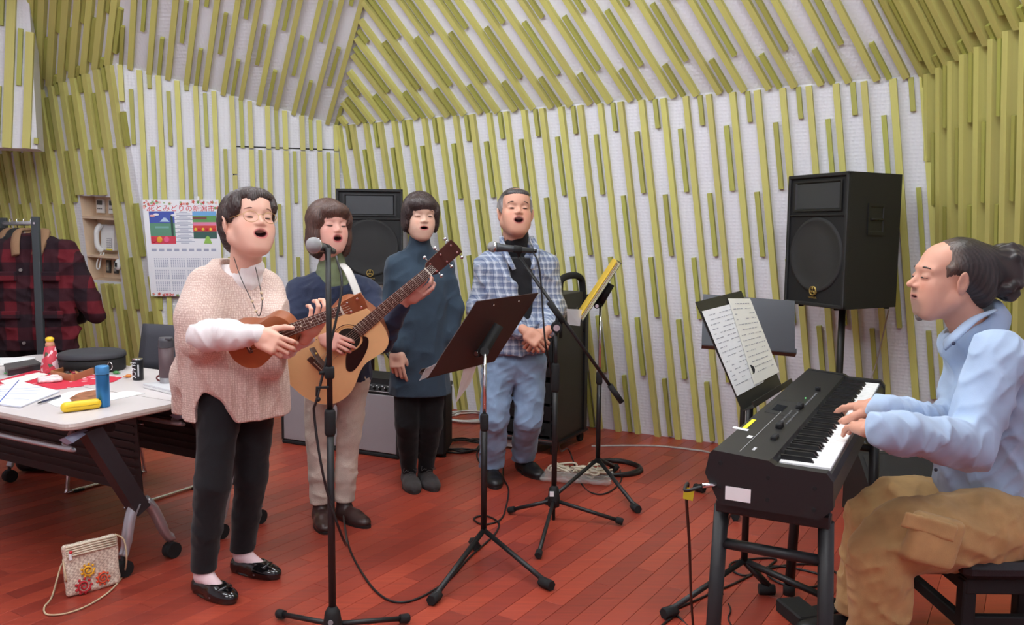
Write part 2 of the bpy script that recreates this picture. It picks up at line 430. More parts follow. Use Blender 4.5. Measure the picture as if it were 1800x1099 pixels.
strips(wZ, polyZ, NZ, Pt, eZr, vZ, lambda k: .05 + .139 * k, zlev(2.045 - 5 * .42, vZ), .42, 0, holes=[[RC[0] + eZr * .02 + Z * .01, RC[1] - eZr * .04 + Z * .01, RC[2] - eZr * .04 - Z * .01, RC[3] + eZr * .02 - Z * .01]], u0=-6, u1=16, w=.055, w2=.034)
strips(wUZ, polyUZ, NUZ, Pt, eZr, vUZ, lambda k: .07 + .139 * k, lambda q: .1, .4, 1, u0=-5, u1=20, w=.05)

# --- bulkhead that hangs in front of the left wall
w0, w1 = at(66, 262, 6.35), at(-330, 254, 5.9)
NW = (w1 - w0).cross(Z); NW = NW.normalized(); NW = NW if NW.y < 0 else -NW
w1.z = w0.z; polyW = [w1, w0, V(w0.x - .02, w0.y, CEIL + .02), V(w1.x, w1.y, CEIL + .02)]
NW = (polyW[1] - polyW[0]).cross(polyW[3] - polyW[0]).normalized(); NW = NW if NW.y < 0 else -NW
wW, _ = panel('wall_left_bulkhead', polyW, NW, .25)
eW = (w0 - w1).normalized(); vW = dirs(w0, NW, (16, 250), (24, 0))
strips(wW, polyW, NW, w0, eW, vW, lambda k: -.07 + .125 * (k - 10), zlev(2.03, vW), .42, 0, u0=-3, u1=14, w=.055)

# --- rest of the shell
LX = -5.3; RYB = -2.6
def wallbox(name, c, d): return struct(name, MB().box(c, d), M_WHITE)
wallbox('wall_left_side', (LX - .05, (RYB + Z3.y) / 2, CEIL / 2), (.1, Z3.y - RYB + .4, CEIL))
wallbox('wall_rear', (-1.3, RYB - .05, CEIL / 2), (8.2, .1, CEIL))
wallbox('wall_right_rear', (C2.x + .06, (RYB + C2.y) / 2, CEIL / 2), (.1, C2.y - RYB, CEIL))
struct('ceiling', MB().box((-1.3, 2.6, CEIL + .06), (8.4, 11, .1)), mat('ceiling_white', rgb(235, 235, 235), .8))
# --- floor of narrow red-brown boards laid aslant
M_FLOOR = mat('floor_subbase', rgb(90, 30, 22), .6)
flr = struct('floor', MB().box((-1.3, 2.6, -.045), (8.4, 11, .05)), M_FLOOR)
M_PLANK = mat('red_hardwood', rgb(165, 62, 42), .34, spec=.5)
t = NT(M_PLANK)
oi = t.n('ShaderNodeAttribute'); oi.attribute_name = 'tone'; oi.attribute_type = 'INSTANCER' if False else 'GEOMETRY'
ob = t.n('ShaderNodeObjectInfo'); geo = t.n('ShaderNodeNewGeometry')
tc = t.n('ShaderNodeTexCoord'); mp = t.n('ShaderNodeMapping'); mp.inputs['Rotation'].default_value = (0, 0, R(-58)); mp.inputs['Scale'].default_value = (1.5, 26, 1)
t.l(geo.outputs['Position'], mp.inputs[0])
nz = t.n('ShaderNodeTexNoise'); nz.inputs['Scale'].default_value = 2.; nz.inputs['Detail'].default_value = 6; nz.inputs['Roughness'].default_value = .65; t.l(mp.outputs[0], nz.inputs['Vector'])
ad = t.n('ShaderNodeMath', operation='MULTIPLY_ADD'); ad.inputs[1].default_value = .80; t.l(nz.outputs['Fac'], ad.inputs[0])
sel = t.n('ShaderNodeMath', operation='ADD'); t.l(ob.outputs['Random'], sel.inputs[0]); sel.inputs[1].default_value = 0.
isl = t.n('ShaderNodeMath', operation='MULTIPLY'); t.l(sel.outputs[0], isl.inputs[0]); isl.inputs[1].default_value = .36
t.l(isl.outputs[0], ad.inputs[2])
cr = t.n('ShaderNodeValToRGB'); e = cr.color_ramp.elements
e[0].position = .22; e[0].color = (*rgb(120, 45, 35), 1); e[1].position = .92; e[1].color = (*rgb(190, 86, 62), 1)
x_ = e.new(.5); x_.color = (*rgb(150, 59, 45), 1); x_ = e.new(.72); x_.color = (*rgb(170, 69, 50), 1)
t.l(ad.outputs[0], cr.inputs[0]); t.l(cr.outputs[0], t.b.inputs['Base Color'])
rr = t.n('ShaderNodeMapRange'); rr.inputs[3].default_value = .3; rr.inputs[4].default_value = .48; t.l(nz.outputs['Fac'], rr.inputs[0]); t.l(rr.outputs[0], t.b.inputs['Roughness'])
dF = V(math.cos(R(58)), math.sin(R(58)), 0); nF = V(-dF.y, dF.x, 0)
PW, PL = .085, .9
PM = MB().box((0, 0, 0), (PL - .0016, PW - .0014, .02), bev=.0008).mesh('plank'); PM.materials.append(M_PLANK)
cand = []
rnd = random.Random(3)
for i in range(-75, 75):
    o = rnd.random() * PL
    for j in range(-9, 12):
        c = nF * (i * PW) + dF * (j * PL + o) + V(-1., 3., 0)
        if c.x < LX - .3 or c.x > 3.3 or c.y < RYB - .3 or c.y > 7.9: continue
        dist = c.y; vis = c.y > 2.4 and abs(c.x) < .66 * c.y + .5
        # boards hidden below furniture still count; rank by closeness within the view
        cand.append((0 if vis else 1, dist if vis else abs(c.y), c.copy()))
cand.sort(key=lambda a: (a[0], a[1]))
rotF = Matrix.Rotation(R(58), 4, 'Z')
rest = {}
for i, (a, b, c) in enumerate(cand):
    if i < 300:
        o = bpy.data.objects.new('plank', PM); COL.objects.link(o); o.parent = flr; o.matrix_basis = Matrix.Translation(c + V(0, 0, -.01)) @ rotF
    else: rest.setdefault(0, MB()).box(c + V(0, 0, -.01), (PL - .0016, PW - .0014, .02), rot=rotF.to_3x3(), bev=.0008)
ro = rest[0].build('distant_planks', mat('red_hardwood_far', rgb(150, 48, 31), .36), flr); ro['kind'] = 'stuff'
# same tones on the joined boards, one per board
m2 = M_PLANK.copy(); m2.name = 'red_hardwood_joined'; t2 = m2.node_tree
g2 = [n for n in t2.nodes if n.type == 'NEW_GEOMETRY'][0]; o2 = [n for n in t2.nodes if n.type == 'OBJECT_INFO'][0]
for l in list(o2.outputs['Random'].links): t2.links.new(g2.outputs['Random Per Island'], l.to_socket)
ro.data.materials[0] = m2

# --- ceiling lamps (above the frame): unseen, their drop and glowing sides shaped to light the upper walls
M_LAMP = mat('lamp_housing', (.8, .8, .8), .4)
M_DIFF = mat('lamp_diffuser', (1, 1, 1), .5, emit=(*LAMP_C, LAMP_W))
for i, (x, y) in enumerate(LAMP_SPOTS):
    lp = thing('ceiling_light', 'long white unseen ceiling lamp above the red floor, number %d along the hall' % (i + 1), 'lamp', (x, y, CEIL), group='ceiling lamps')
    lp['label'] = 'long white unseen lamp hung low from the ceiling, the one ' + ['over the tables near the calendar wall', 'above the guitarist and the singers', 'over the near edge of the tables', 'above the straight microphone stand', 'above the keyboard', 'added behind the photographer on the table side', 'added behind the photographer on the keyboard side'][i]
    DR = .48
    for sx in (-.45, .45): MB().cyl((sx, 0, 0), (sx, 0, -DR), .008, n=8).build('suspension_rod', M_LAMP, lp)
    MB().box((0, 0, -DR - .03), (1.25, .34, .06), bev=.01).build('housing', M_LAMP, lp)
    MB().box((0, 0, -DR - .125), (1.19, .28, .13), bev=.01).build('diffuser', M_DIFF, lp)
# ================================================================ SOFT SHAPES: distance fields meshed into smooth skins
def npv(p): return np.array(p, np.float32)
class Vol:
    def __init__(s, lo, hi, h, M=None):
        s.h = h; s.lo = np.array(lo, np.float64); s.n = np.maximum(4, np.ceil((np.array(hi) - s.lo) / h).astype(int) + 1)
        s.ax = [(s.lo[i] + h * np.arange(s.n[i])).astype(np.float32) for i in range(3)]
        s.D = np.full(s.n, .08, np.float32); s.M = M if M is not None else Matrix(); s.Mi = s.M.inverted()
    def L(s, p): return s.Mi @ Vector(p)
    def _sl(s, lo, hi, pad):
        r = []
        for i in range(3):
            a = int(max(0, math.floor((lo[i] - pad - s.lo[i]) / s.h))); b = int(min(s.n[i], math.ceil((hi[i] + pad - s.lo[i]) / s.h) + 1))
            if b <= a: return None
            r.append(slice(a, b))
        return tuple(r)
    def put(s, fn, lo, hi, k=.01, mode='add'):
        sl = s._sl(lo, hi, k * 1.5 + 3 * s.h + .012)
        if sl is None: return s
        X = s.ax[0][sl[0]][:, None, None]; Y = s.ax[1][sl[1]][None, :, None]; Zz = s.ax[2][sl[2]][None, None, :]
        d = fn(X, Y, Zz).astype(np.float32); D = s.D[sl]
        if mode == 'add':
            h = np.maximum(k - np.abs(D - d), 0) / max(k, 1e-6); s.D[sl] = np.minimum(D, d) - h * h * k * .25
        elif mode == 'cut':
            d = -d; h = np.maximum(k - np.abs(D - d), 0) / max(k, 1e-6); s.D[sl] = np.maximum(D, d) + h * h * k * .25
        elif mode == 'disp': s.D[sl] = D + d
        return s
    def all(s, fn, mode='disp', k=.005):
        return s.put(fn, s.lo, s.lo + s.h * s.n, k, mode)
    def ell(s, c, r, rot=None, k=.01, mode='add'):
        c = [float(v) for v in c]; r = [float(v) for v in (r if isinstance(r, (tuple, list)) else (r, r, r))]
        Rm = rot.transposed() if rot is not None else None
        def fn(X, Y, Zz):
            x, y, z = X - c[0], Y - c[1], Zz - c[2]
            if Rm is not None: x, y, z = [Rm[i][0] * x + Rm[i][1] * y + Rm[i][2] * z for i in range(3)]
            k0 = np.sqrt((x / r[0]) ** 2 + (y / r[1]) ** 2 + (z / r[2]) ** 2); k1 = np.sqrt((x / r[0] ** 2) ** 2 + (y / r[1] ** 2) ** 2 + (z / r[2] ** 2) ** 2)
            return k0 * (k0 - 1) / np.maximum(k1, 1e-4)
        m = max(r)
        e = [m] * 3 if rot is not None else r
        return s.put(fn, [c[i] - e[i] for i in range(3)], [c[i] + e[i] for i in range(3)], k, mode)
    def cone(s, a, b, r1, r2, k=.01, mode='add', flat=None):
        """round cone; flat = (axis vector, factor) squeezes the section along the axis"""
        a = np.array(a, float); b = np.array(b, float); ab = b - a; L2 = max(float(ab @ ab), 1e-9)
        if flat is not None: fx = np.array(flat[0], float); fx = fx / np.linalg.norm(fx); ff = flat[1]
        def fn(X, Y, Zz):
            x, y, z = X - a[0], Y - a[1], Zz - a[2]
            t = np.clip((x * ab[0] + y * ab[1] + z * ab[2]) / L2, 0, 1)
            x, y, z = x - t * ab[0], y - t * ab[1], z - t * ab[2]
            r = r1 + (r2 - r1) * t
            q = x * x + y * y + z * z
            if flat is not None:
                w = x * fx[0] + y * fx[1] + z * fx[2]; q = q + w * w * (1 / ff ** 2 - 1)
                return (np.sqrt(q) - r) * (.5 + .5 * ff)
            return np.sqrt(q) - r
        m = max(r1, r2)
        return s.put(fn, np.minimum(a, b) - m, np.maximum(a, b) + m, k, mode)
    def chain(s, pts, rs, k=.01, mode='add', flat=None):
        for i in range(len(pts) - 1): s.cone(pts[i], pts[i + 1], rs[i], rs[i + 1], k, mode, flat)
        return s
    def stack(s, secs, F, k=.02, p=2.3, mode='add'):
        """a trunk: sections (z, cx, cy, a, b) in the frame F (local -> volume space)"""
        Fi = F.inverted(); A = np.array(secs, float); z0, z1 = A[0, 0], A[-1, 0]
        cs = [F @ Vector((q[1] + sx * q[3], q[2] + sy * q[4], q[0])) for q in secs for sx in (-1, 1) for sy in (-1, 1)]
        lo = [min(c[i] for c in cs) for i in range(3)]; hi = [max(c[i] for c in cs) for i in range(3)]
        def fn(X, Y, Zz):
            x, y, z = [Fi[i][0] * X + Fi[i][1] * Y + Fi[i][2] * Zz + Fi[i][3] for i in range(3)]
            zc = np.clip(z, z0, z1)
            cx, cy, a, b = [np.interp(zc, A[:, 0], A[:, j]) for j in (1, 2, 3, 4)]
            q = (np.abs((x - cx) / a) ** p + np.abs((y - cy) / b) ** p) ** (1 / p)
            d = (q - 1) * np.minimum(a, b); dz = np.abs(z - zc)
            return np.where(dz > 0, np.sqrt(np.maximum(d, 0) ** 2 + dz ** 2) + np.where(d < 0, 0, 0), d)
        return s.put(fn, lo, hi, k, mode)
    def box(s, c, d, rot=None, r=.005, k=.005, mode='add'):
        c = [float(v) for v in c]; Rm = rot.transposed() if rot is not None else None
        def fn(X, Y, Zz):
            x, y, z = X - c[0], Y - c[1], Zz - c[2]
            if Rm is not None: x, y, z = [Rm[i][0] * x + Rm[i][1] * y + Rm[i][2] * z for i in range(3)]
            q = [np.abs(v) - (d[i] / 2 - r) for i, v in enumerate((x, y, z))]
            return np.sqrt(np.maximum(q[0], 0) ** 2 + np.maximum(q[1], 0) ** 2 + np.maximum(q[2], 0) ** 2) + np.minimum(np.maximum(q[0], np.maximum(q[1], q[2])), 0) - r
        m = math.sqrt(sum(v * v for v in d)) / 2 if rot is not None else None
        e = [m] * 3 if rot is not None else [v / 2 for v in d]
        return s.put(fn, [c[i] - e[i] for i in range(3)], [c[i] + e[i] for i in range(3)], k, mode)
    def plane(s, c, n, k=.004):
        """cut away the side the normal points to"""
        c = np.array(c, float); n = np.array(n, float); n = n / np.linalg.norm(n)
        return s.all(lambda X, Y, Zz: -((X - c[0]) * n[0] + (Y - c[1]) * n[1] + (Zz - c[2]) * n[2]), 'cut', k)
    def mesh(s):
        D = s.D; D[0] = D[-1] = .05; D[:, 0] = D[:, -1] = .05; D[:, :, 0] = D[:, :, -1] = .05
        I = D < 0
        c = [I[i:I.shape[0] - 1 + i, j:I.shape[1] - 1 + j, k:I.shape[2] - 1 + k] for i in (0, 1) for j in (0, 1) for k in (0, 1)]
        al = c[0].copy(); an = c[0].copy()
        for q in c[1:]: al &= q; an |= q
        act = np.argwhere(an & ~al)
        if not len(act): return np.zeros((0, 3)), np.zeros((0, 4), int)
        idx = -np.ones(al.shape, np.int32); idx[tuple(act.T)] = np.arange(len(act))
        off = np.array([(i, j, k) for i in (0, 1) for j in (0, 1) for k in (0, 1)])
        val = np.stack([D[act[:, 0] + o[0], act[:, 1] + o[1], act[:, 2] + o[2]] for o in off], 1)
        acc = np.zeros((len(act), 3)); cnt = np.zeros(len(act))
        for a, b in ((0, 1), (0, 2), (0, 4), (1, 3), (1, 5), (2, 3), (2, 6), (3, 7), (4, 5), (4, 6), (5, 7), (6, 7)):
            m = (val[:, a] < 0) != (val[:, b] < 0); t = np.where(m, val[:, a] / np.where(m, val[:, a] - val[:, b], 1), 0)
            acc += m[:, None] * (off[a] + (off[b] - off[a]) * t[:, None]); cnt += m
        v = s.lo + s.h * (act + acc / cnt[:, None])
        fs = []
        for ax in range(3):
            o1, o2 = [np.eye(3, dtype=int)[i] for i in range(3) if i != ax]
            sh = np.eye(3, dtype=int)[ax]
            A = I; B = np.roll(I, -1, ax); sl = [slice(1, -1)] * 3
            m = np.zeros_like(I); m[tuple(sl)] = (A != B)[tuple(sl)]
            q = np.argwhere(m); ins = I[tuple(q.T)]
            i0 = idx[tuple((q - o1 - o2).T)]; i1 = idx[tuple((q - o2).T)]; i2 = idx[tuple(q.T)]; i3 = idx[tuple((q - o1).T)]
            f = np.stack([i0, i1, i2, i3], 1); f = f[(f >= 0).all(1)] if (f < 0).any() else f
            if len(f) != len(ins): ins = ins[:len(f)]
            flip = ins if ax != 1 else ~ins
            f[~flip] = f[~flip][:, ::-1]; fs.append(f)
        return v, np.concatenate(fs)
def relax(v, f, n=1, w=.5):
    for _ in range(n):
        acc = np.zeros_like(v); c = np.zeros(len(v))
        for i in range(4):
            a, b = f[:, i], f[:, (i + 1) % 4]; np.add.at(acc, a, v[b]); np.add.at(c, a, 1); np.add.at(acc, b, v[a]); np.add.at(c, b, 1)
        v = v * (1 - w) + w * acc / np.maximum(c, 1)[:, None]
    return v
def skin(name, vols, m, parent=None, col=None, sm=1, world=True):
    """mesh one or several volumes into one object; col(local xyz, volume number) -> rgb"""
    VV, FF, CC = [], [], []; k = 0
    for i, vo in enumerate(vols if isinstance(vols, (list, tuple)) else [vols]):
        v, f = vo.mesh()
        if not len(v): continue
        v = relax(v, f, sm) if sm else v
        if col: CC.append(np.asarray(col(v, i)))
        Mx = np.array(vo.M); v = v @ Mx[:3, :3].T + Mx[:3, 3]
        VV.append(v); FF.append(f + k); k += len(v)
    v = np.concatenate(VV); f = np.concatenate(FF)
    me = bpy.data.meshes.new(name); me.vertices.add(len(v)); me.vertices.foreach_set('co', v.astype(np.float32).ravel())
    me.loops.add(len(f) * 4); me.loops.foreach_set('vertex_index', f.astype(np.int32).ravel())
    me.polygons.add(len(f)); me.polygons.foreach_set('loop_start', np.arange(0, len(f) * 4, 4, dtype=np.int32)); me.polygons.foreach_set('loop_total', np.full(len(f), 4, np.int32))
    me.polygons.foreach_set('use_smooth', np.ones(len(f), bool)); me.update(calc_edges=True); me.validate()
    if col:
        a = me.color_attributes.new('col', 'FLOAT_COLOR', 'POINT'); c = np.concatenate(CC); a.data.foreach_set('color', np.concatenate([c, np.ones((len(c), 1))], 1).astype(np.float32).ravel())
    return link(name, me, parent, world, m)
_LAT = np.random.RandomState(4).rand(32, 32, 32).astype(np.float32)
def vnoise(x, y, z):
    i, j, k = np.floor(x).astype(int), np.floor(y).astype(int), np.floor(z).astype(int); fx, fy, fz = x - i, y - j, z - k
    fx, fy, fz = [f * f * (3 - 2 * f) for f in (fx, fy, fz)]; r = 0
    for a in (0, 1):
        for b in (0, 1):
            for c in (0, 1): r = r + _LAT[(i + a) % 32, (j + b) % 32, (k + c) % 32] * (fx if a else 1 - fx) * (fy if b else 1 - fy) * (fz if c else 1 - fz)
    return r
def crease(v, amp, f=(9, 9, 16), seed=0., sharp=1., wfn=None, shear=.5):
    """irregular soft cloth creases pressed into a volume's surface"""
    m = np.abs(v.D) < .03; q = np.argwhere(m); p = v.lo + v.h * q
    x, y, z = p.T; z2 = z + shear * x - .4 * shear * y
    n = 1 - np.abs(2 * vnoise(x * f[0] + seed, y * f[1] + 3 * seed, z2 * f[2]) - 1); n2 = 1 - np.abs(2 * vnoise(x * f[0] * 2.1 + 9 + seed, y * f[1] * 2.1, (z - shear * x) * f[2] * 1.7 + 5) - 1)
    d = amp * (sharp * (n ** 2 - .5) * .7 + (n2 ** 2 - .5) * .45)
    if wfn is not None: d = d * wfn(x, y, z)
    v.D[m] -= d.astype(np.float32); return v
def sstep(a, b, x):
    t = np.clip((x - a) / (b - a), 0, 1); return t * t * (3 - 2 * t)

# ---------------------------------------------------------------- human pieces
M_SKIN = attr_mat('skin', .48, spec=.35, sub=.08)
def head_frame(c, fwd, up=(0, 0, 1), s=1.):
    f = Vector(fwd).normalized(); x = f.cross(Vector(up)).normalized(); z = x.cross(f)
    return Matrix(((x.x, f.x, z.x, c[0]), (x.y, f.y, z.y, c[1]), (x.z, f.z, z.z, c[2]), (0, 0, 0, 1))) @ Matrix.Scale(s, 4)
def head(F, neck, nr=.052, mouth=(.02, .012), male=0., h=.003, chub=0., slope=0., nose=0.):
    """head volume in its own frame: x = person's right, y = forward, z = up, eyes at z = 0"""
    v = Vol((-.12, -.14, -.3), (.12, .14, .14), h, F)
    v.ell((0, -.016 - slope * .8, .036), (.073, .092, .082), k=.01)                      # cranium
    v.ell((0, .02, -.028), (.062 + chub, .066, .088), k=.03)                # face
    v.ell((0, .048, -.097), (.026 + .005 * male + chub * .6, .026, .020), k=.035)          # chin
    for sx in (-1, 1):
        v.cone((sx * (.05 + chub), -.008, -.055), (sx * .02, .052, -.095), .019, .018, k=.03)   # jaw
        v.ell((sx * .034, .054, -.03), (.027 + chub * .5, .024, .03), k=.025)          # cheek
        v.ell((sx * .03, .052, -.062), (.024, .022, .026), k=.025)
        v.cone((sx * .012, .076, .026), (sx * .046, .06, .022), .008 + .003 * male, .008, k=.018)   # brow
    v.ell((0, .048 - slope, .055 - slope * .5), (.058, .042, .048), k=.025)                        # forehead
    for sx in (-1, 1): v.ell((sx * .031, .099, .004), (.018, .018, .012), k=.014, mode='cut')
    for sx in (-1, 1): v.ell((sx * .031, .072, .003), (.017, .0125, .011), k=.006)   # lids
    v.cone((0, .078, .008), (0, .0935 + .004 * male + nose, -.022), .0055, .0095, k=.014)           # nose
    for sx in (-1, 1): v.ell((sx * .0115, .086 + .003 * male, -.026), (.0085, .010, .0065), k=.007)
    v.ell((0, .066, -.058), (.032, .02, .026), k=.02)                       # muzzle
    w, o = mouth
    v.cone((-w * .75, .0815, -.058 + o * .75), (w * .75, .0815, -.058 + o * .75), .0042, .0042, k=.009)
    v.cone((-w * .6, .079, -.058 - o * 1.05), (w * .6, .079, -.058 - o * 1.05), .0052, .0052, k=.009)
    v.ell((0, .088, -.058), (w, .03, max(o, .0022)), k=.004, mode='cut')
    for sx in (-1, 1):                                                       # ears
        rot = Euler((0, sx * R(8), sx * R(-22))).to_matrix()
        v.ell((sx * (.077 + chub * .5), -.012, -.008), (.008, .021, .033), rot, k=.008)
        v.ell((sx * (.085 + chub * .5), -.008, -.005), (.005, .010, .018), rot, k=.004, mode='cut')
    nb = v.L(neck)
    v.cone((0, -.024, -.05), nb, nr / F.median_scale if False else nr, nr * 1.12, k=.025)
    return v
def face_col(base, lip, mouth, brow=None, blush=(1.0, .72, .66), stubble=None, hairline=None):
    base = np.array(rgb(*base)); lip = np.array(rgb(*lip)); dark = np.array(rgb(52, 22, 24)); w, o = mouth
    def fn(p, i):
        c = np.tile(base, (len(p), 1)); x, y, z = p.T
        if i > 0: return c * np.array((1.02, .96, .94))
        fr = sstep(.03, .06, y)
        b = np.exp(-(((np.abs(x) - .037) / .02) ** 2 + ((z + .026) / .02) ** 2)) * fr * .5
        b = np.maximum(b, np.exp(-((x / .013) ** 2 + ((z + .02) / .014) ** 2)) * fr * .25)
        c *= 1 - b[:, None] * (1 - np.array(blush))
        e = np.sqrt((x / (w + .006)) ** 2 + ((z + .058) / (o + .0058)) ** 2)
        m = sstep(1.12, .92, e) * (y > .06); c = c * (1 - m[:, None]) + lip * m[:, None]
        e2 = np.sqrt((x / (w + .001)) ** 2 + ((z + .058) / (max(o, .002) + .001)) ** 2)
        m = sstep(1.08, .94, e2) * (y > .05); inn = np.tile(dark, (len(p), 1))
        tg = ((z + .058) < -o * .35)[:, None]; inn = np.where(tg, np.array(rgb(140, 62, 62)), inn)
        up = ((z + .058) > o * .62)[:, None] & (o > .006); inn = np.where(up, np.array(rgb(205, 190, 178)), inn)
        c = c * (1 - m[:, None]) + inn * m[:, None]
        sh = np.exp(-(((np.abs(x) - .031) / .019) ** 2 + ((z - .012) / .008) ** 2)) * (y > .04) * .16
        c *= 1 - sh[:, None]
        if stubble is not None:
            m = (sstep(.0, .5, np.exp(-((x / .03) ** 2 + ((z + .085) / .03) ** 2))) * (y > .045) * sstep(-.052, -.066, z)) * .55
            m = np.maximum(m, np.exp(-((x / .024) ** 2 + ((z + .041) / .006) ** 2)) * (y > .06) * .6)
            c = c * (1 - m[:, None]) + np.array(rgb(*stubble)) * m[:, None]
        return c
    return fn
M_DARK = mat('dark_lash', rgb(38, 28, 28), .6)
def eyes(parent, F, openness=0., smile=.004, brow=(.05, .030), browcol=None, bw=.0034, z0=.004, by=0.):
    """lash line and brow of each eye as slim shaped strips"""
    for sx in (-1, 1):
        pts = []
        for t in np.linspace(-1, 1, 9):
            x = sx * (.031 + .0155 * t); z = z0 - .0055 + smile * (1 - t * t) ; y = .0845 - .009 * t * t * .55 - abs(t + .2) * .004
            pts.append(F @ Vector((x, y, z)))
        MB().tube(pts, [.0009 + .0017 * (1 - abs(t) ** 2) for t in np.linspace(-1, 1, 9)], 6).build('eyelid_line', M_DARK, parent, True)
        if openness > 0:
            e = MB(); e.ball((0, 0, 0), (.0115, .006, openness), M=F @ Matrix.Translation((sx * .031, .0815, z0 - .0045)))
            e.build('eye', mat('eye_dark', rgb(48, 34, 30), .25), parent, True)
        bp_ = []
        for t in np.linspace(-1, 1, 8):
            bp_.append(F @ Vector((sx * (.033 + .019 * t), .0865 + by - .013 * max(0, t) ** 2 - .006 * max(0, t), .0265 + .004 * (1 - t * t) - .003 * max(t, 0))))
        MB().tube(bp_, [bw * (.55 + .45 * (1 - abs(t + .2))) for t in np.linspace(-1, 1, 8)], 6, flat=.6).build('eyebrow', browcol or M_DARK, parent, True)
def hand(wrist, along, dorsal, left, curl=(18, 28, 18), spread=4., thumb=(35, 20), s=1., h=.0024, curls=None, sleeve=None):
    """a hand volume: wrist at the origin, fingers along +y, back of the hand +z"""
    y = Vector(along).normalized(); z = Vector(dorsal); z = (z - y * z.dot(y)).normalized(); x = y.cross(z)
    F = Matrix(((x.x, y.x, z.x, wrist[0]), (x.y, y.y, z.y, wrist[1]), (x.z, y.z, z.z, wrist[2]), (0, 0, 0, 1))) @ Matrix.Scale(s, 4)
    v = Vol((-.11, -.07, -.11), (.11, .21, .07), h, F); sg = 1 if left else -1   # thumb side = +x for a left hand
    v.cone((0, -.024, 0), (0, .02, 0), .0235, .027, k=.01, flat=((0, 0, 1), .75))
    v.box((0, .05, -.002), (.07, .078, .026), r=.012, k=.015)
    v.cone((-sg * .026, .02, -.006), (-sg * .03, .075, -.004), .014, .012, k=.012)
    v.cone((sg * .02, .018, -.008), (sg * .03, .06, -.006), .017, .012, k=.012)
    data = [(.029, .088, .040, .026, .022, .0088), (.0098, .094, .044, .029, .023, .009), (-.0098, .091, .041, .027, .022, .0086), (-.028, .082, .033, .021, .019, .0076)]
    for i, (fx, fy, l1, l2, l3, r) in enumerate(data):
        cu = curls[i] if curls else curl; a = 0.; p = Vector((sg * fx, fy - .012, 0)); sp_ = R(spread * (1.5 - i) * sg)
        pts = [p]; rs = [r * 1.12]
        for L_, c_ in zip((l1 + .012, l2, l3), cu):
            a += R(c_); p = p + Vector((math.sin(sp_) * math.cos(a), math.cos(sp_) * math.cos(a), -math.sin(a))) * L_
            pts.append(p); rs.append(r * (1.0 if len(pts) == 2 else .92 if len(pts) == 3 else .8))
        v.chain(pts, rs, k=.003)
    ta, tb = R(thumb[0]), R(thumb[1]); p = Vector((sg * .026, .018, -.010)); pts = [p]
    for L_, (u, w) in zip((.038, .032, .026), ((ta, tb * .6), (ta * .8, tb), (ta * .5, tb * 1.2))):
        p = p + Vector((sg * math.sin(u), math.cos(u) * math.cos(w), -math.sin(w))) * L_; pts.append(p)
    v.chain(pts, [.0145, .012, .0105, .0088], k=.006)
    return v
def shoe_vol(heel, yaw, L=.24, w=.045, hgt=.06, toe=.03, low=False, h=.0035):
    F = Matrix.Translation(heel) @ Matrix.Rotation(yaw, 4, 'Z')
    v = Vol((-.08, -.06, -.01), (.08, L + .06, .2), h, F)
    v.cone((0, .035, .035), (0, L * .55, .028), .036, w * .98, k=.02)
    v.ell((0, L * .72, .022), (w, L * .3, toe), k=.025)
    v.ell((0, .03, .02), (.034, .034, .036), k=.02)
    if not low: v.cone((0, .045, .04), (0, .04, .04 + hgt), .037, .038, k=.025)
    v.ell((0, L * .5, .0), (w * 1.03, L * .52, .014), k=.006)
    v.plane((0, 0, .0005), (0, 0, -1), k=.002)
    return v, F
def build_body(parent, core, heads, hands, colf):
    return skin('body', heads + hands + core, M_SKIN, parent, colf, sm=1)
def core_vol(pts_list, lo, hi):
    """plain limbs and trunk below the clothes"""
    v = Vol(lo, hi, .012)
    for pts, rs in pts_list: v.chain(pts, rs, k=.03)
    return v
def bounds(ps, pad):
    return [min(p[i] for p in ps) - pad for i in range(3)], [max(p[i] for p in ps) + pad for i in range(3)]
# ================================================================ THE FIVE PEOPLE
def yaw_to(a, b): d = Vector(b) - Vector(a); return math.atan2(-d.x, d.y)
def facing_frame(o, f):
    f = Vector((f[0], f[1], 0)).normalized(); x = f.cross(Vector((0, 0, 1)))
    return Matrix(((x.x, f.x, 0, o[0]), (x.y, f.y, 0, o[1]), (0, 0, 1, 0), (0, 0, 0, 1)))
def fabric(name, c, rough=.85, bump=.25, bscale=260, var=.05, sheen=.15): return mat(name, rgb(*c), rough, bump=bump, bscale=bscale, var=var, vscale=14, sheen=sheen, spec=.25)
def hair_mat(name, c1, c2):
    m = mat(name, rgb(*c1), .42, spec=.45); t = NT(m)
    a = t.n('ShaderNodeAttribute'); a.attribute_name = 'col'; t.l(a.outputs['Color'], t.b.inputs['Base Color']); return m
M_HAIR = attr_mat('hair', .45, spec=.5)
def hair_col(c1, c2, f=55., grey=None):
    c1, c2 = np.array(rgb(*c1)), np.array(rgb(*c2))
    def fn(p, i):
        x, y, z = p.T; a = np.arctan2(x, .03 - y) ; s = .5 + .5 * np.sin(a * f + 3 * np.sin(z * 31 + x * 40) + z * 30)
        s = s * .6 + .4 * (.5 + .5 * np.sin(a * f * 2.3 + z * 60)); c = c1 + (c2 - c1) * s[:, None]
        if grey is not None:
            g = grey[1](x, y, z)[:, None] * (.45 + .55 * s[:, None]); c = c * (1 - g) + np.array(rgb(*grey[0])) * g
        return c
    return fn
def strands(amp=.002, f=46.):
    return lambda X, Y, Zz: amp * np.sin(np.arctan2(X, .03 - Y) * f + 2.2 * np.sin(Zz * 34 + X * 25) + Zz * 22) * np.ones_like(X + Y + Zz)
def hair_vol(F, h=.0034, lo=(-.14, -.17, -.2), hi=(.14, .13, .16)): return Vol(lo, hi, h, F)
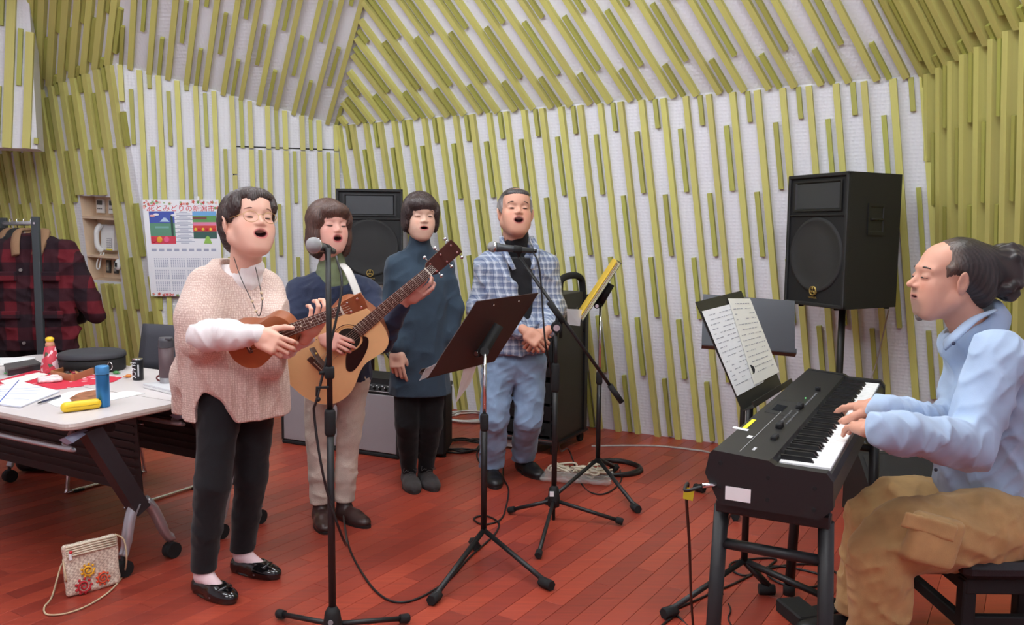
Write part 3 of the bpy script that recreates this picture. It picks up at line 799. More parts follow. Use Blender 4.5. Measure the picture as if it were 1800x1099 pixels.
def trousers(legs, pelvis, h=.006, top=None, fold=.004, seed=0., hems=()):
    ps = [p for L_ in legs for p in L_[0]] + [pelvis[0]]
    lo, hi = bounds(ps, .2); v = Vol(lo, hi, h)
    for pts, rs in legs:
        v.chain(pts, rs, k=.012)
    v.ell(pelvis[0], pelvis[1], pelvis[2] if len(pelvis) > 2 else None, k=.05)
    crease(v, fold * 2.2, (9, 9, 15), seed)
    for c, n in hems: v.plane(c, n)
    if top is not None: v.plane((0, 0, top), (0, 0, 1))
    return v

SK_W = (226, 178, 158)
# ---------------------------------------------------------------- 1 ukulele player
o = fl(405, 1020); W1 = thing('person', 'person in pale pink knitted poncho and black jeans playing a ukulele', 'person', (o.x, o.y, 0))
fA = (.62, -.78); FB = facing_frame(at(415, 700, 3.32), fA)
HF = head_frame(at(437, 393, 3.24), (.66, -.72, .26), (.10, 0, 1), 1.12)
nk = at(432, 486, 3.28); mo = (.019, .0115)
hd = head(HF, nk, .05, mo, 0., chub=.006)
rw, lw = at(452, 590, 2.955), at(541, 590, 3.08)
hR = hand(rw, at(500, 612, 2.93) - rw, (.1, -1, .25), False, curls=[(25, 55, 35), (35, 60, 40), (42, 62, 40), (48, 60, 40)], thumb=(42, 10), s=.98)
hL = hand(lw, (.45, -.28, .62), (.35, -.55, -.75), True, curls=[(20, 55, 45), (22, 60, 45), (26, 60, 45), (34, 60, 40)], thumb=(20, 25), s=.98)
feet = [(fl(345, 1036), fl(413, 1063)), (fl(411, 1001), fl(491, 1019))]
ank = [f[0] + (f[1] - f[0]).normalized() * .045 + Z * .1 for f in feet]
hips = [at(388, 690, 3.26), at(446, 690, 3.38)]; kn = [at(373, 852, 3.17), at(442, 836, 3.36)]
core = core_vol([([nk - Z * .03, at(418, 560, 3.32), at(416, 690, 3.32)], [.05, .07, .09]), ([at(360, 505, 3.22), at(352, 588, 3.12), rw], [.028, .028, .022]), ([at(470, 505, 3.36), at(495, 600, 3.28), lw], [.028, .028, .022])] +
                [([hips[i], kn[i], ank[i]], [.07, .05, .035]) for i in (0, 1)], *bounds([nk, rw, lw, *hips, *ank, at(340, 505, 3.2)], .15))
build_body(W1, [core], [hd], [hR, hL], face_col(SK_W, (196, 112, 108), mo))
eyes(W1, HF, 0, -.001, bw=.0022, browcol=mat('brow_soft', rgb(120, 92, 82), .6))
hv = hair_vol(HF)
hv.ell((0, -.028, .034), (.087, .102, .094), k=.01); hv.ell((0, -.075, -.03), (.066, .05, .065), k=.03); 
for sx in (-1, 1): hv.ell((sx * .066, -.03, .0), (.022, .045, .05), k=.02); hv.cone((sx * .07, .03, .045), (sx * .076, .022, -.0), .014, .006, k=.012)
hv.ell((0, .105, -.055), (.078, .088, .098), k=.012, mode='cut')
hv.ell((0, .1, .0), (.05, .05, .03), k=.012, mode='cut')
for sx in (-1, 1): hv.ell((sx * .085, .0, -.03), (.02, .03, .036), k=.01, mode='cut')
hv.ell((0, .04, .078), (.074, .052, .036), k=.014); hv.ell((.016, .07, .062), (.02, .022, .022), k=.01); hv.ell((-.06, .05, .05), (.02, .03, .035), k=.012); hv.ell((.064, .045, .045), (.018, .03, .04), k=.012)
hv.all(strands(.0022, 64)); skin('hair', hv, M_HAIR, W1, hair_col((38, 28, 28), (66, 48, 44)), sm=1)
gm = mat('gold_wire', rgb(196, 160, 110), .3, 1.); gl = MB()
for sx in (-1, 1):
    ring = [HF @ Vector((sx * (.034 + .025 * math.cos(a)), .098 - .006 * abs(math.cos(a) * .5 + .5), -.004 + .019 * math.sin(a))) for a in [2 * math.pi * k / 20 for k in range(20)]]
    gl.tube(ring, .0011, 6, closed=True); gl.tube([HF @ Vector((sx * .059, .094, .004)), HF @ Vector((sx * .078, .03, .004)), HF @ Vector((sx * .08, -.012, .006))], .0012, 6)
gl.tube([HF @ Vector((-.009, .098, .002)), HF @ Vector((0, .101, .005)), HF @ Vector((.009, .098, .002))], .0011, 6)
gl.build('spectacles', gm, W1, True)
# white knitted top: chest, polo collar, sleeves with cuffs
M_WKNIT = fabric('white_knit', (238, 232, 232), .9, .3, 420)
v = Vol(*bounds([rw, at(345, 590, 3.12), lw, nk, at(420, 560, 3.3)], .16), .005)
v.stack([(.98, 0, 0, .15, .10), (1.15, 0, 0, .15, .105), (1.235, 0, -.005, .125, .085), (1.275, 0, -.005, .075, .065)], FB, k=.02)
v.cone(nk + Z * .0, nk + Z * .028 + V(.012, -.006, 0), .07, .06, k=.03)
eR = at(357, 588, 3.10)
v.chain([at(356, 520, 3.2), eR, at(405, 590, 3.02)], [.06, .062, .056], k=.03); v.cone(at(405, 590, 3.02), at(450, 588, 2.96), .05, .036, k=.02)
v.chain([at(475, 520, 3.34), at(498, 604, 3.24), at(536, 592, 3.12)], [.055, .052, .034], k=.03)
crease(v, .011, (14, 10, 10), 1., shear=1.2); skin('knit_top', v, M_WKNIT, W1)
# poncho
m = mat('pink_knit', rgb(226, 196, 182), .92, sheen=.2, spec=.2); t = NT(m)
tc = t.n('ShaderNodeTexCoord'); mp = t.n('ShaderNodeMapping'); mp.inputs['Scale'].default_value = (140, 140, 110)
vo = t.n('ShaderNodeTexVoronoi'); vo.inputs['Randomness'].default_value = .35; vo.inputs['Scale'].default_value = 1.; t.l(tc.outputs['Object'], mp.inputs[0]); t.l(mp.outputs[0], vo.inputs['Vector'])
mr = t.n('ShaderNodeMapRange'); mr.inputs[1].default_value = .15; mr.inputs[2].default_value = .6; t.l(vo.outputs['Distance'], mr.inputs[0])
mx = t.n('ShaderNodeMix', data_type='RGBA'); mx.inputs['A'].default_value = (*rgb(238, 218, 208), 1); mx.inputs['B'].default_value = (*rgb(206, 176, 164), 1); t.l(mr.outputs[0], mx.inputs['Factor']); t.l(mx.outputs['Result'], t.b.inputs['Base Color'])
bp = t.n('ShaderNodeBump'); bp.inputs['Strength'].default_value = .5; bp.inputs['Distance'].default_value = .004; bp.invert = True; t.l(vo.outputs['Distance'], bp.inputs['Height']); t.l(bp.outputs[0], t.b.inputs['Normal'])
v = Vol(*bounds([at(300, 470, 3.2), at(500, 760, 3.5), at(400, 740, 3.05), at(335, 745, 3.5)], .08), .005)
v.stack([(.64, 0, .0, .205, .165), (.8, 0, 0, .205, .16), (.95, 0, 0, .20, .15), (1.08, 0, 0, .20, .135), (1.18, 0, 0, .185, .12), (1.245, 0, 0, .13, .095), (1.30, 0, 0, .075, .07)], FB, k=.02)
v.chain([at(362, 500, 3.2), at(350, 560, 3.14), at(352, 596, 3.12)], [.07, .078, .075], k=.05)
v.chain([at(340, 580, 3.22), at(330, 660, 3.3), at(326, 735, 3.36)], [.05, .055, .05], k=.05)
v.chain([at(470, 505, 3.34), at(486, 560, 3.26), at(482, 640, 3.24)], [.06, .06, .05], k=.05)
v.cone(at(372, 588, 3.02), at(480, 592, 2.98), .062, .06, k=.012, mode='cut')                       # arm opening
v.cone(at(430, 452, 3.22), at(446, 545, 3.12), .076, .012, k=.012, mode='cut', flat=None)           # V neck
v.ell(at(431, 466, 3.27), (.088, .088, .055), k=.012, mode='cut')
crease(v, .02, (12, 12, 2.2), 2.4, wfn=lambda x, y, z: np.clip((1.2 - z) / .3, .15, 1))
hz_ = at(420, 741, 3.2).z; v.plane((0, 0, hz_), (0, 0, -1))
for Yc in (3.0, 3.06, 3.12, 3.18, 3.24, 3.3): v.chain([at(346, 640, Yc), at(356, 685, Yc), at(371, 722, Yc), at(384, 765, Yc)], [.006, .024, .056, .082], k=.008, mode='cut')
skin('poncho', v, m, W1)
M_BJEAN = fabric('black_denim', (24, 24, 28), .8, .2, 400)
v = trousers([([hips[i], kn[i], kn[i] * .45 + ank[i] * .55, ank[i] - Z * .03], [.088, .066, .056, .047]) for i in (0, 1)], (at(416, 680, 3.32), (.145, .12, .11)), fold=.0035, seed=1., hems=[(ank[0] - Z * .008, (0, 0, -1))] if False else ())
for i in (0, 1): v.put(lambda X, Y, Zz, a=ank[i]: np.maximum(Zz - (a.z - .012), np.sqrt((X - a.x) ** 2 + (Y - a.y) ** 2) - .11), ank[i] - V(.12, .12, .2), ank[i] + V(.12, .12, .05), .004, 'cut')
skin('jeans', v, M_BJEAN, W1)
M_PATENT = mat('black_patent_leather', rgb(14, 13, 15), .14, coat=.6); M_SOCK = fabric('pink_sock', (226, 196, 200), .9)
for i in (0, 1):
    L_ = (feet[i][1] - feet[i][0]).length
    sv, SF = shoe_vol(feet[i][0], yaw_to(*feet[i]), max(.22, L_), .043, .02, .034, low=True)
    sv.ell((0, L_ * .36, .075), (.03, .075, .042), k=.008, mode='cut')
    sh = skin('shoe', sv, M_PATENT, W1)
    MB().tube([SF @ Vector(p) for p in smooth_path([(-.042, L_ * .42, .02), (-.02, L_ * .62, .05), (.025, L_ * .70, .046), (.044, L_ * .6, .018)])], .0075, 6, flat=.5).build('grey_strap', mat('grey_suede', rgb(110, 104, 112), .8), sh, True)
    MB().tube([SF @ Vector(p) for p in smooth_path([(-.03, L_ * .72, .045), (0, L_ * .78, .055), (.03, L_ * .74, .044)])], .009, 8).build('bow', M_PATENT, sh, True)
    k_ = Vol((-.06, -.03, .0), (.06, .2, .2), .004, SF)
    k_.chain([(0, .045, .15), (0, .05, .07), (0, L_ * .55, .04)], [.035, .034, .026], k=.02); skin('sock', k_, M_SOCK, W1)
nm = mat('necklace_cord', rgb(70, 62, 60), .6); 
pts = smooth_path([at(411, 452, 3.2), at(424, 490, 3.14), at(443, 530, 3.10), at(455, 556, 3.075), at(461, 530, 3.085), at(456, 500, 3.12), at(449, 470, 3.19)]); MB().tube(pts, .0018, 6).build('necklace', nm, W1, True)
for q in (12, 15, 25, 27): MB().ball(pts[q], .006, 8, 6).build('necklace_bead', mat('wood_bead', rgb(206, 182, 150), .4), W1, True)

# ---------------------------------------------------------------- 2 guitarist
o = fl(595, 915); W2 = thing('person', 'person in navy sweater and pale corduroy trousers playing an acoustic guitar', 'person', (o.x, o.y, 0))
fA = (.5, -.86); FB = facing_frame(at(592, 640, 4.05), fA)
HF = head_frame(at(578, 399, 4.0), (.60, -.78, .09), (.04, 0, 1), 1.06)
nk = at(584, 470, 4.04); mo = (.0165, .012)
hd = head(HF, nk, .046, mo, 0.)
rw, lw = at(566, 590, 3.70), at(716, 528, 3.74)
hR = hand(rw, at(612, 612, 3.66) - rw, (.05, -1, .2), False, curls=[(28, 40, 25), (30, 42, 28), (34, 44, 30), (40, 46, 30)], thumb=(45, 15), s=1.)
hL = hand(lw, (.52, -.3, .42), (-.1, -.75, -.6), True, curls=[(10, 62, 45), (14, 60, 45), (18, 58, 45), (26, 56, 40)], thumb=(18, 20), s=1.)
feet = [(fl(562, 911), fl(573, 939)), (fl(596, 908), fl(643, 927))]
ank = [f[0] + (f[1] - f[0]).normalized() * .045 + Z * .1 for f in feet]
hips = [at(562, 665, 4.05), at(622, 665, 4.07)]; kn = [at(559, 770, 3.98), at(612, 772, 4.02)]
eL = at(672, 596, 3.86); eR = at(503, 606, 3.84)
core = core_vol([([nk - Z * .03, at(588, 560, 4.06), at(590, 665, 4.06)], [.06, .09, .1]), ([at(520, 505, 4.0), eR, rw], [.026, .026, .021]), ([at(648, 512, 4.1), eL, lw], [.026, .026, .021])] +
                [([hips[i], kn[i], ank[i]], [.06, .045, .032]) for i in (0, 1)], *bounds([nk, rw, lw, *hips, *ank, at(505, 505, 4.0)], .15))
build_body(W2, [core], [hd], [hR, hL], face_col((222, 170, 156), (190, 96, 98), mo))
eyes(W2, HF, 0, -.002, bw=.0026, browcol=mat('brow_brown', rgb(84, 62, 56), .6))
hv = hair_vol(HF)
hv.ell((0, -.02, .036), (.092, .108, .095), k=.01); hv.ell((0, -.05, -.06), (.088, .07, .085), k=.03)
for sx in (-1, 1): hv.ell((sx * .074, .0, -.045), (.028, .052, .088), k=.02); hv.ell((sx * .07, .03, .03), (.025, .04, .045), k=.015)
hv.ell((0, .12, -.05), (.066, .082, .092), k=.012, mode='cut'); hv.ell((0, .06, -.13), (.05, .08, .07), k=.012, mode='cut')
hv.ell((0, .05, .062), (.074, .053, .046), k=.012); hv.ell((.008, .13, -.045), (.06, .062, .09), k=.008, mode='cut')
hv.all(strands(.0024, 64)); skin('hair', hv, M_HAIR, W2, hair_col((52, 34, 30), (96, 66, 56)), sm=1)
v = Vol(*bounds([nk, at(584, 540, 4.0)], .17), .005)
v.stack([(1.0, 0, .005, .08, .075), (1.12, 0, .0, .115, .09), (1.16, 0, .0, .115, .092), (1.2, 0, 0, .09, .075)], FB, k=.02); v.cone(nk - Z * .015, nk + Z * .045, .072, .06, k=.03); crease(v, .004 * 2, (12, 12, 18), .4)
skin('green_polo_neck', v, fabric('olive_jersey', (112, 122, 92)), W2)
M_NAVY = fabric('navy_knit', (44, 51, 74), .92, .35, 300, .1)
v = Vol(*bounds([nk, rw, lw, eR, eL, at(590, 690, 4.05), at(505, 505, 4.0), at(655, 690, 4.2)], .14), .006)
v.stack([(.69, 0, 0, .165, .125), (.9, 0, 0, .165, .12), (1.06, 0, 0, .178, .12), (1.145, 0, 0, .165, .105), (1.195, 0, 0, .11, .08)], FB, k=.03)
v.chain([nk - Z * .05, at(526, 512, 4.02), eR, at(557, 592, 3.73)], [.06, .06, .054, .04], k=.04); v.chain([nk - Z * .05, at(646, 518, 4.1), eL, at(706, 538, 3.77)], [.06, .06, .053, .04], k=.04)
v.ell(at(590, 470, 3.96), (.088, .12, .09), k=.015, mode='cut'); v.cone(nk - Z * .02, nk + Z * .1, .082, .1, k=.01, mode='cut')
crease(v, .014, (9, 9, 13), 3.); skin('sweater', v, M_NAVY, W2)
M_CORD = fabric('pale_corduroy', (196, 180, 168), .95, .5, 180, .1)
v = trousers([([hips[i], kn[i], kn[i] * .4 + ank[i] * .6, ank[i] - Z * .02], [.08, .057, .053, .05]) for i in (0, 1)], (at(592, 668, 4.07), (.14, .115, .1)), fold=.005, seed=2.2)
for a_ in ank: v.put(lambda X, Y, Zz, a=a_: np.maximum(Zz - (a.z - .01), np.sqrt((X - a.x) ** 2 + (Y - a.y) ** 2) - .11), a_ - V(.12, .12, .2), a_ + V(.12, .12, .05), .004, 'cut')
skin('corduroy_trousers', v, M_CORD, W2)
M_BOOT = mat('brown_leather', rgb(62, 42, 40), .32, var=.1)
for i in (0, 1):
    sv, SF = shoe_vol(feet[i][0], yaw_to(*feet[i]), .235, .042, .1, .03); sh = skin('ankle_boot', sv, M_BOOT, W2)
    MB().prism([(math.cos(a) * .046 * (1 if math.sin(a) > -.2 else .85), .118 + math.sin(a) * .128) for a in [2 * math.pi * k / 24 for k in range(24)]], 0., .012, SF).build('sole', mat('dark_sole', rgb(32, 26, 26), .6), sh, True)

# ---------------------------------------------------------------- 3 singer in teal
o = fl(737, 860); W3 = thing('person', 'person in long dark teal polo-neck tunic and black leggings, arms hanging', 'person', (o.x, o.y, 0))
FB = facing_frame(at(738, 600, 4.58), (.25, -.97))
HF = head_frame(at(739, 381, 4.53), (.34, -.94, .0), (.03, 0, 1), 1.04)
nk = at(737, 440, 4.57); mo = (.017, .006)
hd = head(HF, nk, .046, mo, 0.)
rw, lw = at(697, 618, 4.44), at(793, 600, 4.58)
hR = hand(rw, (.06, -.1, -1), (-.15, -1, 0.), False, curls=[(15, 20, 15), (25, 40, 30), (30, 45, 30), (34, 45, 30)], thumb=(20, 30), s=1.02)
hL = hand(lw, (-.05, -.1, -1), (.6, -.7, 0), True, curls=[(20, 25, 20)] * 4, thumb=(20, 25), s=1.)
feet = [(fl(716, 846), fl(735, 878)), (fl(744, 843), fl(768, 868))]
ank = [f[0] + (f[1] - f[0]).normalized() * .05 + Z * .1 for f in feet]
hips = [at(717, 660, 4.57), at(758, 660, 4.6)]; kn = [at(716, 745, 4.53), at(757, 745, 4.57)]
eR, eL = at(683, 545, 4.55), at(798, 540, 4.62)
core = core_vol([([nk - Z * .03, at(738, 560, 4.58), at(738, 660, 4.58)], [.06, .09, .1]), ([at(697, 462, 4.54), eR, rw], [.026, .026, .021]), ([at(780, 462, 4.62), eL, lw], [.026, .026, .021])] +
                [([hips[i], kn[i], ank[i]], [.06, .045, .032]) for i in (0, 1)], *bounds([nk, rw, lw, *hips, *ank, eR], .15))
build_body(W3, [core], [hd], [hR, hL], face_col((218, 178, 158), (186, 104, 100), mo))
eyes(W3, HF, 0, .003, bw=.0026, browcol=mat('brow_brown', rgb(84, 62, 56), .6))
hv = hair_vol(HF)
hv.ell((0, -.018, .038), (.092, .106, .094), k=.01); hv.ell((0, -.055, -.035), (.078, .06, .07), k=.03)
for sx in (-1, 1): hv.ell((sx * .078, -.002, -.018), (.02, .045, .062), k=.02); hv.ell((sx * .072, .032, .03), (.02, .034, .045), k=.015)
hv.ell((0, .12, -.05), (.07, .085, .095), k=.012, mode='cut'); hv.ell((0, .05, -.13), (.06, .1, .065), k=.01, mode='cut')
hv.ell((.006, .05, .062), (.074, .053, .044), k=.012); hv.ell((-.012, .13, -.045), (.06, .06, .084), Euler((0, R(8), 0)).to_matrix(), k=.008, mode='cut')
hv.all(strands(.0026, 58)); skin('hair', hv, M_HAIR, W3, hair_col((36, 28, 30), (72, 56, 54)), sm=1)
M_TEAL = fabric('teal_knit', (52, 67, 82), .92, .3, 300, .08)
v = Vol(*bounds([at(738, 412, 4.57), rw, lw, eR, eL, at(690, 700, 4.6), at(795, 700, 4.6)], .13), .006)
hz_ = at(738, 694, 4.55).z
v.stack([(hz_ - .02, 0, 0, .165, .13), (.8, 0, 0, .158, .118), (1.0, 0, 0, .162, .115), (1.15, 0, 0, .165, .112), (1.22, 0, 0, .13, .09), (1.285, 0, 0, .07, .065)], FB, k=.03)
v.chain([nk - Z * .02, at(699, 466, 4.55), eR, at(697, 610, 4.45)], [.055, .056, .05, .041], k=.04); v.chain([nk - Z * .02, at(778, 466, 4.62), eL, at(793, 594, 4.58)], [.055, .056, .05, .041], k=.04)
v.cone(nk, nk + Z * .055 + V(.004, -.01, 0), .062, .056, k=.03); crease(v, .013, (9, 9, 7), 4.)
v.plane((0, 0, hz_), (0, 0, -1)); skin('tunic', v, M_TEAL, W3)
v = trousers([([hips[i], kn[i], kn[i] * .5 + ank[i] * .5, ank[i] - Z * .03], [.082, .066, .055, .042]) for i in (0, 1)], (at(738, 660, 4.58), (.13, .105, .1)), fold=.0025, seed=.3)
skin('leggings', v, fabric('black_jersey', (17, 16, 19), .85), W3)
for i in (0, 1):
    sv, SF = shoe_vol(feet[i][0], yaw_to(*feet[i]), .245, .047, .055, .036); sh = skin('shoe', sv, fabric('charcoal_suede', (58, 52, 52), .8, .4, 200), W3)
    MB().prism([(math.cos(a) * .05 * (1 if math.sin(a) > -.2 else .85), .122 + math.sin(a) * .134) for a in [2 * math.pi * k / 24 for k in range(24)]], 0., .018, SF).build('sole', mat('grey_sole', rgb(44, 40, 40), .7), sh, True)
    lc = MB()
    for q in range(4): lc.tube([SF @ Vector((-.018, .09 + q * .02, .085 - q * .007)), SF @ Vector((0, .095 + q * .02, .092 - q * .007)), SF @ Vector((.018, .1 + q * .02, .085 - q * .007))], .0025, 6)
    for sx in (-1, 1): lc.tube([SF @ Vector(p) for p in smooth_path([(0, .085, .098), (sx * .03, .09, .105), (sx * .038, .11, .085), (sx * .008, .09, .098)])], .0018, 5)
    lc.build('lace', mat('lace_grey', rgb(84, 78, 78), .8), sh, True)

# ---------------------------------------------------------------- 4 man in the checked shirt
o = fl(903, 850); W4 = thing('person', 'person in blue checked shirt and jeans singing with hands clasped', 'person', (o.x, o.y, 0))
FB = facing_frame(at(905, 600, 4.64), (.14, -.99))
HF = head_frame(at(906, 374, 4.6), (.17, -.95, .24), (.02, 0, 1), 1.13)
nk = at(905, 432, 4.66); mo = (.019, .0125)
hd = head(HF, nk, .056, mo, 1., chub=.005)
rw, lw = at(925, 583, 4.40), at(957, 585, 4.42)
hR = hand(rw, (.62, -.25, -.45), (.1, -1, .35), False, curls=[(40, 50, 30)] * 4, thumb=(30, 25), s=1.05)
hL = hand(lw, (-.62, -.05, -.5), (-.1, -1, .35), True, curls=[(40, 55, 35)] * 4, thumb=(30, 20), s=1.05)
feet = [(fl(862, 836), fl(874, 866)), (fl(912, 823), fl(956, 846))]
ank = [f[0] + (f[1] - f[0]).normalized() * .05 + Z * .09 for f in feet]
hips = [at(878, 640, 4.63), at(930, 640, 4.66)]; kn = [at(869, 735, 4.58), at(929, 735, 4.62)]
eR, eL = at(840, 545, 4.62), at(976, 545, 4.65)
core = core_vol([([nk - Z * .03, at(905, 540, 4.66), at(905, 640, 4.66)], [.055, .07, .09]), ([at(857, 468, 4.62), eR, rw], [.028, .028, .024]), ([at(958, 468, 4.66), eL, lw], [.028, .028, .024])] +
                [([hips[i], kn[i], ank[i]], [.06, .05, .036]) for i in (0, 1)], *bounds([nk, rw, lw, *hips, *ank, eR, eL], .15))
build_body(W4, [core], [hd], [hR, hL], face_col((206, 154, 132), (168, 96, 88), mo))
eyes(W4, HF, .0036, .002, bw=.0044, browcol=mat('brow_grey', rgb(58, 48, 46), .6))
hv = hair_vol(HF)
hv.ell((0, -.026, .04), (.08, .096, .088), k=.01); hv.ell((0, -.06, -.02), (.066, .05, .06), k=.03)
for sx in (-1, 1): hv.ell((sx * .07, -.01, .02), (.012, .04, .045), k=.015)
hv.ell((0, .115, -.04), (.07, .088, .1), k=.012, mode='cut'); hv.ell((0, .05, .075), (.06, .04, .026), k=.012)
for sx in (-1, 1): hv.ell((sx * .086, -.005, -.02), (.02, .026, .034), k=.008, mode='cut')
hv.all(strands(.0016)); skin('hair', hv, M_HAIR, W4, hair_col((44, 40, 41), (84, 78, 78), grey=((146, 140, 140), lambda x, y, z: sstep(.05, .07, np.abs(x)) * sstep(.09, .03, z))), sm=1)
v = Vol(*bounds([nk, at(905, 590, 4.6)], .2), .006)
v.stack([(.75, 0, .03, .1, .09), (1.0, 0, .03, .11, .092), (1.15, 0, .014, .12, .094), (1.22, 0, .012, .11, .09), (1.27, 0, .005, .09, .078)], FB, k=.02); v.cone(nk - Z * .01, nk + Z * .075 + V(.004, -.02, 0), .078, .07, k=.02); crease(v, .003 * 2, (12, 12, 18), .9)
skin('black_polo_neck', v, fabric('black_rib_knit', (30, 30, 34), .9, .3, 300), W4)
m = fabric('checked_cotton', (150, 164, 190), .9, .1, 400, 0); t = NT(m)
for l in list(t.b.inputs['Base Color'].links): t.t.links.remove(l)
tc = t.n('ShaderNodeTexCoord'); sx_ = t.n('ShaderNodeSeparateXYZ'); t.l(tc.outputs['Object'], sx_.inputs[0])
cur = None
def band(sock, per, width, shift=0.):
    a = t.n('ShaderNodeMath', operation='MULTIPLY_ADD'); a.inputs[1].default_value = 1 / per; a.inputs[2].default_value = shift; t.l(sock, a.inputs[0])
    b = t.n('ShaderNodeMath', operation='FRACT'); t.l(a.outputs[0], b.inputs[0]); c = t.n('ShaderNodeMath', operation='LESS_THAN'); c.inputs[1].default_value = width; t.l(b.outputs[0], c.inputs[0]); return c.outputs[0]
dg = t.n('ShaderNodeMath', operation='ADD'); t.l(sx_.outputs['X'], dg.inputs[0]); t.l(sx_.outputs['Y'], dg.inputs[1])
col_ = None
for sock, per, wd_, sh_, cc in ((dg.outputs[0], .034, .42, 0, (106, 118, 146)), (sx_.outputs['Z'], .034, .42, 0, (108, 120, 148)), (dg.outputs[0], .034, .12, .3, (204, 208, 218)), (sx_.outputs['Z'], .034, .12, .3, (204, 208, 218)), (dg.outputs[0], .034, .1, .62, (66, 80, 124)), (sx_.outputs['Z'], .034, .1, .62, (66, 80, 124))):
    f_ = band(sock, per, wd_, sh_); sc_ = t.n('ShaderNodeMath', operation='MULTIPLY'); sc_.inputs[1].default_value = .62; t.l(f_, sc_.inputs[0])
    mx = t.n('ShaderNodeMix', data_type='RGBA'); t.l(sc_.outputs[0], mx.inputs['Factor']); mx.inputs['B'].default_value = (*rgb(*cc), 1)
    if col_ is None: mx.inputs['A'].default_value = (*rgb(162, 172, 188), 1)
    else: t.l(col_, mx.inputs['A'])
    col_ = mx.outputs['Result']
t.l(col_, t.b.inputs['Base Color'])
v = Vol(*bounds([nk, rw, lw, eR, eL, at(850, 640, 4.6), at(960, 640, 4.7)], .13), .006)
hz_ = at(905, 624, 4.55).z
v.stack([(hz_ - .03, 0, 0, .175, .135), (.9, 0, 0, .172, .13), (1.08, 0, 0, .188, .13), (1.2, 0, 0, .17, .115), (1.27, 0, 0, .11, .09), (1.32, 0, 0, .07, .07)], FB, k=.03)
v.chain([nk - Z * .03, at(857, 468, 4.62), eR, at(915, 582, 4.44)], [.065, .066, .058, .043], k=.04); v.chain([nk - Z * .03, at(958, 468, 4.66), eL, at(962, 580, 4.46)], [.065, .066, .056, .043], k=.04)
v.cone(nk - Z * .02, nk + Z * .05, .085, .085, k=.02); v.cone(nk + Z * .0, nk + Z * .12, .072, .09, k=.008, mode='cut')
v.cone(at(911, 418, 4.56), at(918, 478, 4.535), .09, .066, k=.01, mode='cut'); v.cone(at(920, 470, 4.52), at(930, 545, 4.525), .056, .04, k=.008, mode='cut'); v.cone(at(930, 545, 4.52), at(935, 590, 4.50), .04, .004, k=.01, mode='cut')
v.plane((0, 0, hz_), (0, 0, -1)); crease(v, .015, (10, 10, 10), 5.); skin('checked_shirt', v, m, W4)
for sx, q in ((-1, (at(881, 416, 4.6), at(887, 442, 4.53), at(904, 474, 4.5))), (1, (at(935, 416, 4.6), at(944, 442, 4.53), at(936, 474, 4.5)))):
    MB().tube(smooth_path(list(q)), [.012 + .006 * math.sin(i / 12 * math.pi) for i in range(13)], 8, flat=.45).build('collar', m, W4, True)
m = fabric('faded_denim', (134, 158, 188), .85, .25, 300, .16)
v = trousers([([hips[i], kn[i], kn[i] * .45 + ank[i] * .55, ank[i] - Z * .04], [.098, .078, .073, .07]) for i in (0, 1)], (at(905, 640, 4.66), (.16, .12, .1)), fold=.006, seed=3.1)
for a_ in ank: v.put(lambda X, Y, Zz, a=a_: np.maximum(Zz - (a.z - .022), np.sqrt((X - a.x) ** 2 + (Y - a.y) ** 2) - .12), a_ - V(.13, .13, .2), a_ + V(.13, .13, .05), .004, 'cut')
skin('jeans', v, m, W4)
for i in (0, 1):
    sv, SF = shoe_vol(feet[i][0], yaw_to(*feet[i]), .265, .05, .05, .036); sh = skin('shoe', sv, mat('black_leather', rgb(26, 25, 27), .4, var=.1), W4)
    MB().prism([(math.cos(a) * .053 * (1 if math.sin(a) > -.2 else .85), .132 + math.sin(a) * .145) for a in [2 * math.pi * k / 24 for k in range(24)]], 0., .015, SF).build('sole', mat('dark_sole', rgb(32, 26, 26), .6), sh, True)

# ---------------------------------------------------------------- 5 pianist
o = at(1740, 960, 2.68); W5 = thing('person', 'person with curly ponytail in pale blue shirt seated playing the keyboard', 'person', (o.x, o.y, 0))
HF = head_frame(at(1664, 490, 2.72), (-1, .04, .05), (-.0, 0, 1), 1.11)
nk = at(1712, 590, 2.74); mo = (.017, .0018)
hd = head(HF, nk, .05, mo, 1., chub=-.003, slope=.02, nose=.006)
KZ = .852   # key tops
lw, rw = fl(1544, 752, KZ + .07), fl(1546, 715, KZ + .065)
hL = hand(lw, fl(1462, 727, KZ + .035) - lw, (-.25, -.25, 1), True, curls=[(8, 22, 14), (6, 20, 12), (6, 22, 14), (8, 22, 14)], thumb=(40, 20), spread=6, s=1.05)
hR = hand(rw, fl(1462, 700, KZ + .035) - rw, (-.25, -.05, 1), False, curls=[(6, 16, 10), (8, 18, 12), (8, 20, 12), (10, 20, 14)], thumb=(50, 18), spread=8, s=1.05)
sL, sR = at(1752, 632, 2.50), at(1735, 625, 2.95); eL, eR = at(1702, 783, 2.44), at(1690, 762, 2.98)
hips = [at(1775, 925, 2.56), at(1745, 900, 2.86)]; kn = [at(1548, 948, 2.48), at(1533, 893, 2.86)]
ftL, ftR = fl(1560, 1225), fl(1500, 1110)
ank = [V(kn[0].x + .02, kn[0].y + .02, .1), V(kn[1].x - .02, kn[1].y, .12)]
ftL = V(ank[0].x + .05, ank[0].y, 0); feet = [(ftL, ftL + V(-.25, -.03, 0)), (V(ank[1].x + .045, ank[1].y, .0), V(ank[1].x - .2, ank[1].y, 0.))]
core = core_vol([([nk - Z * .03, at(1745, 720, 2.7), at(1760, 880, 2.7)], [.055, .09, .1]), ([sL, eL, lw], [.03, .03, .026]), ([sR, eR, rw], [.03, .03, .026])] +
                [([hips[i], kn[i], ank[i]], [.07, .055, .04]) for i in (0, 1)], *bounds([nk, rw, lw, *hips, *ank, eR, eL, sL, sR], .18))
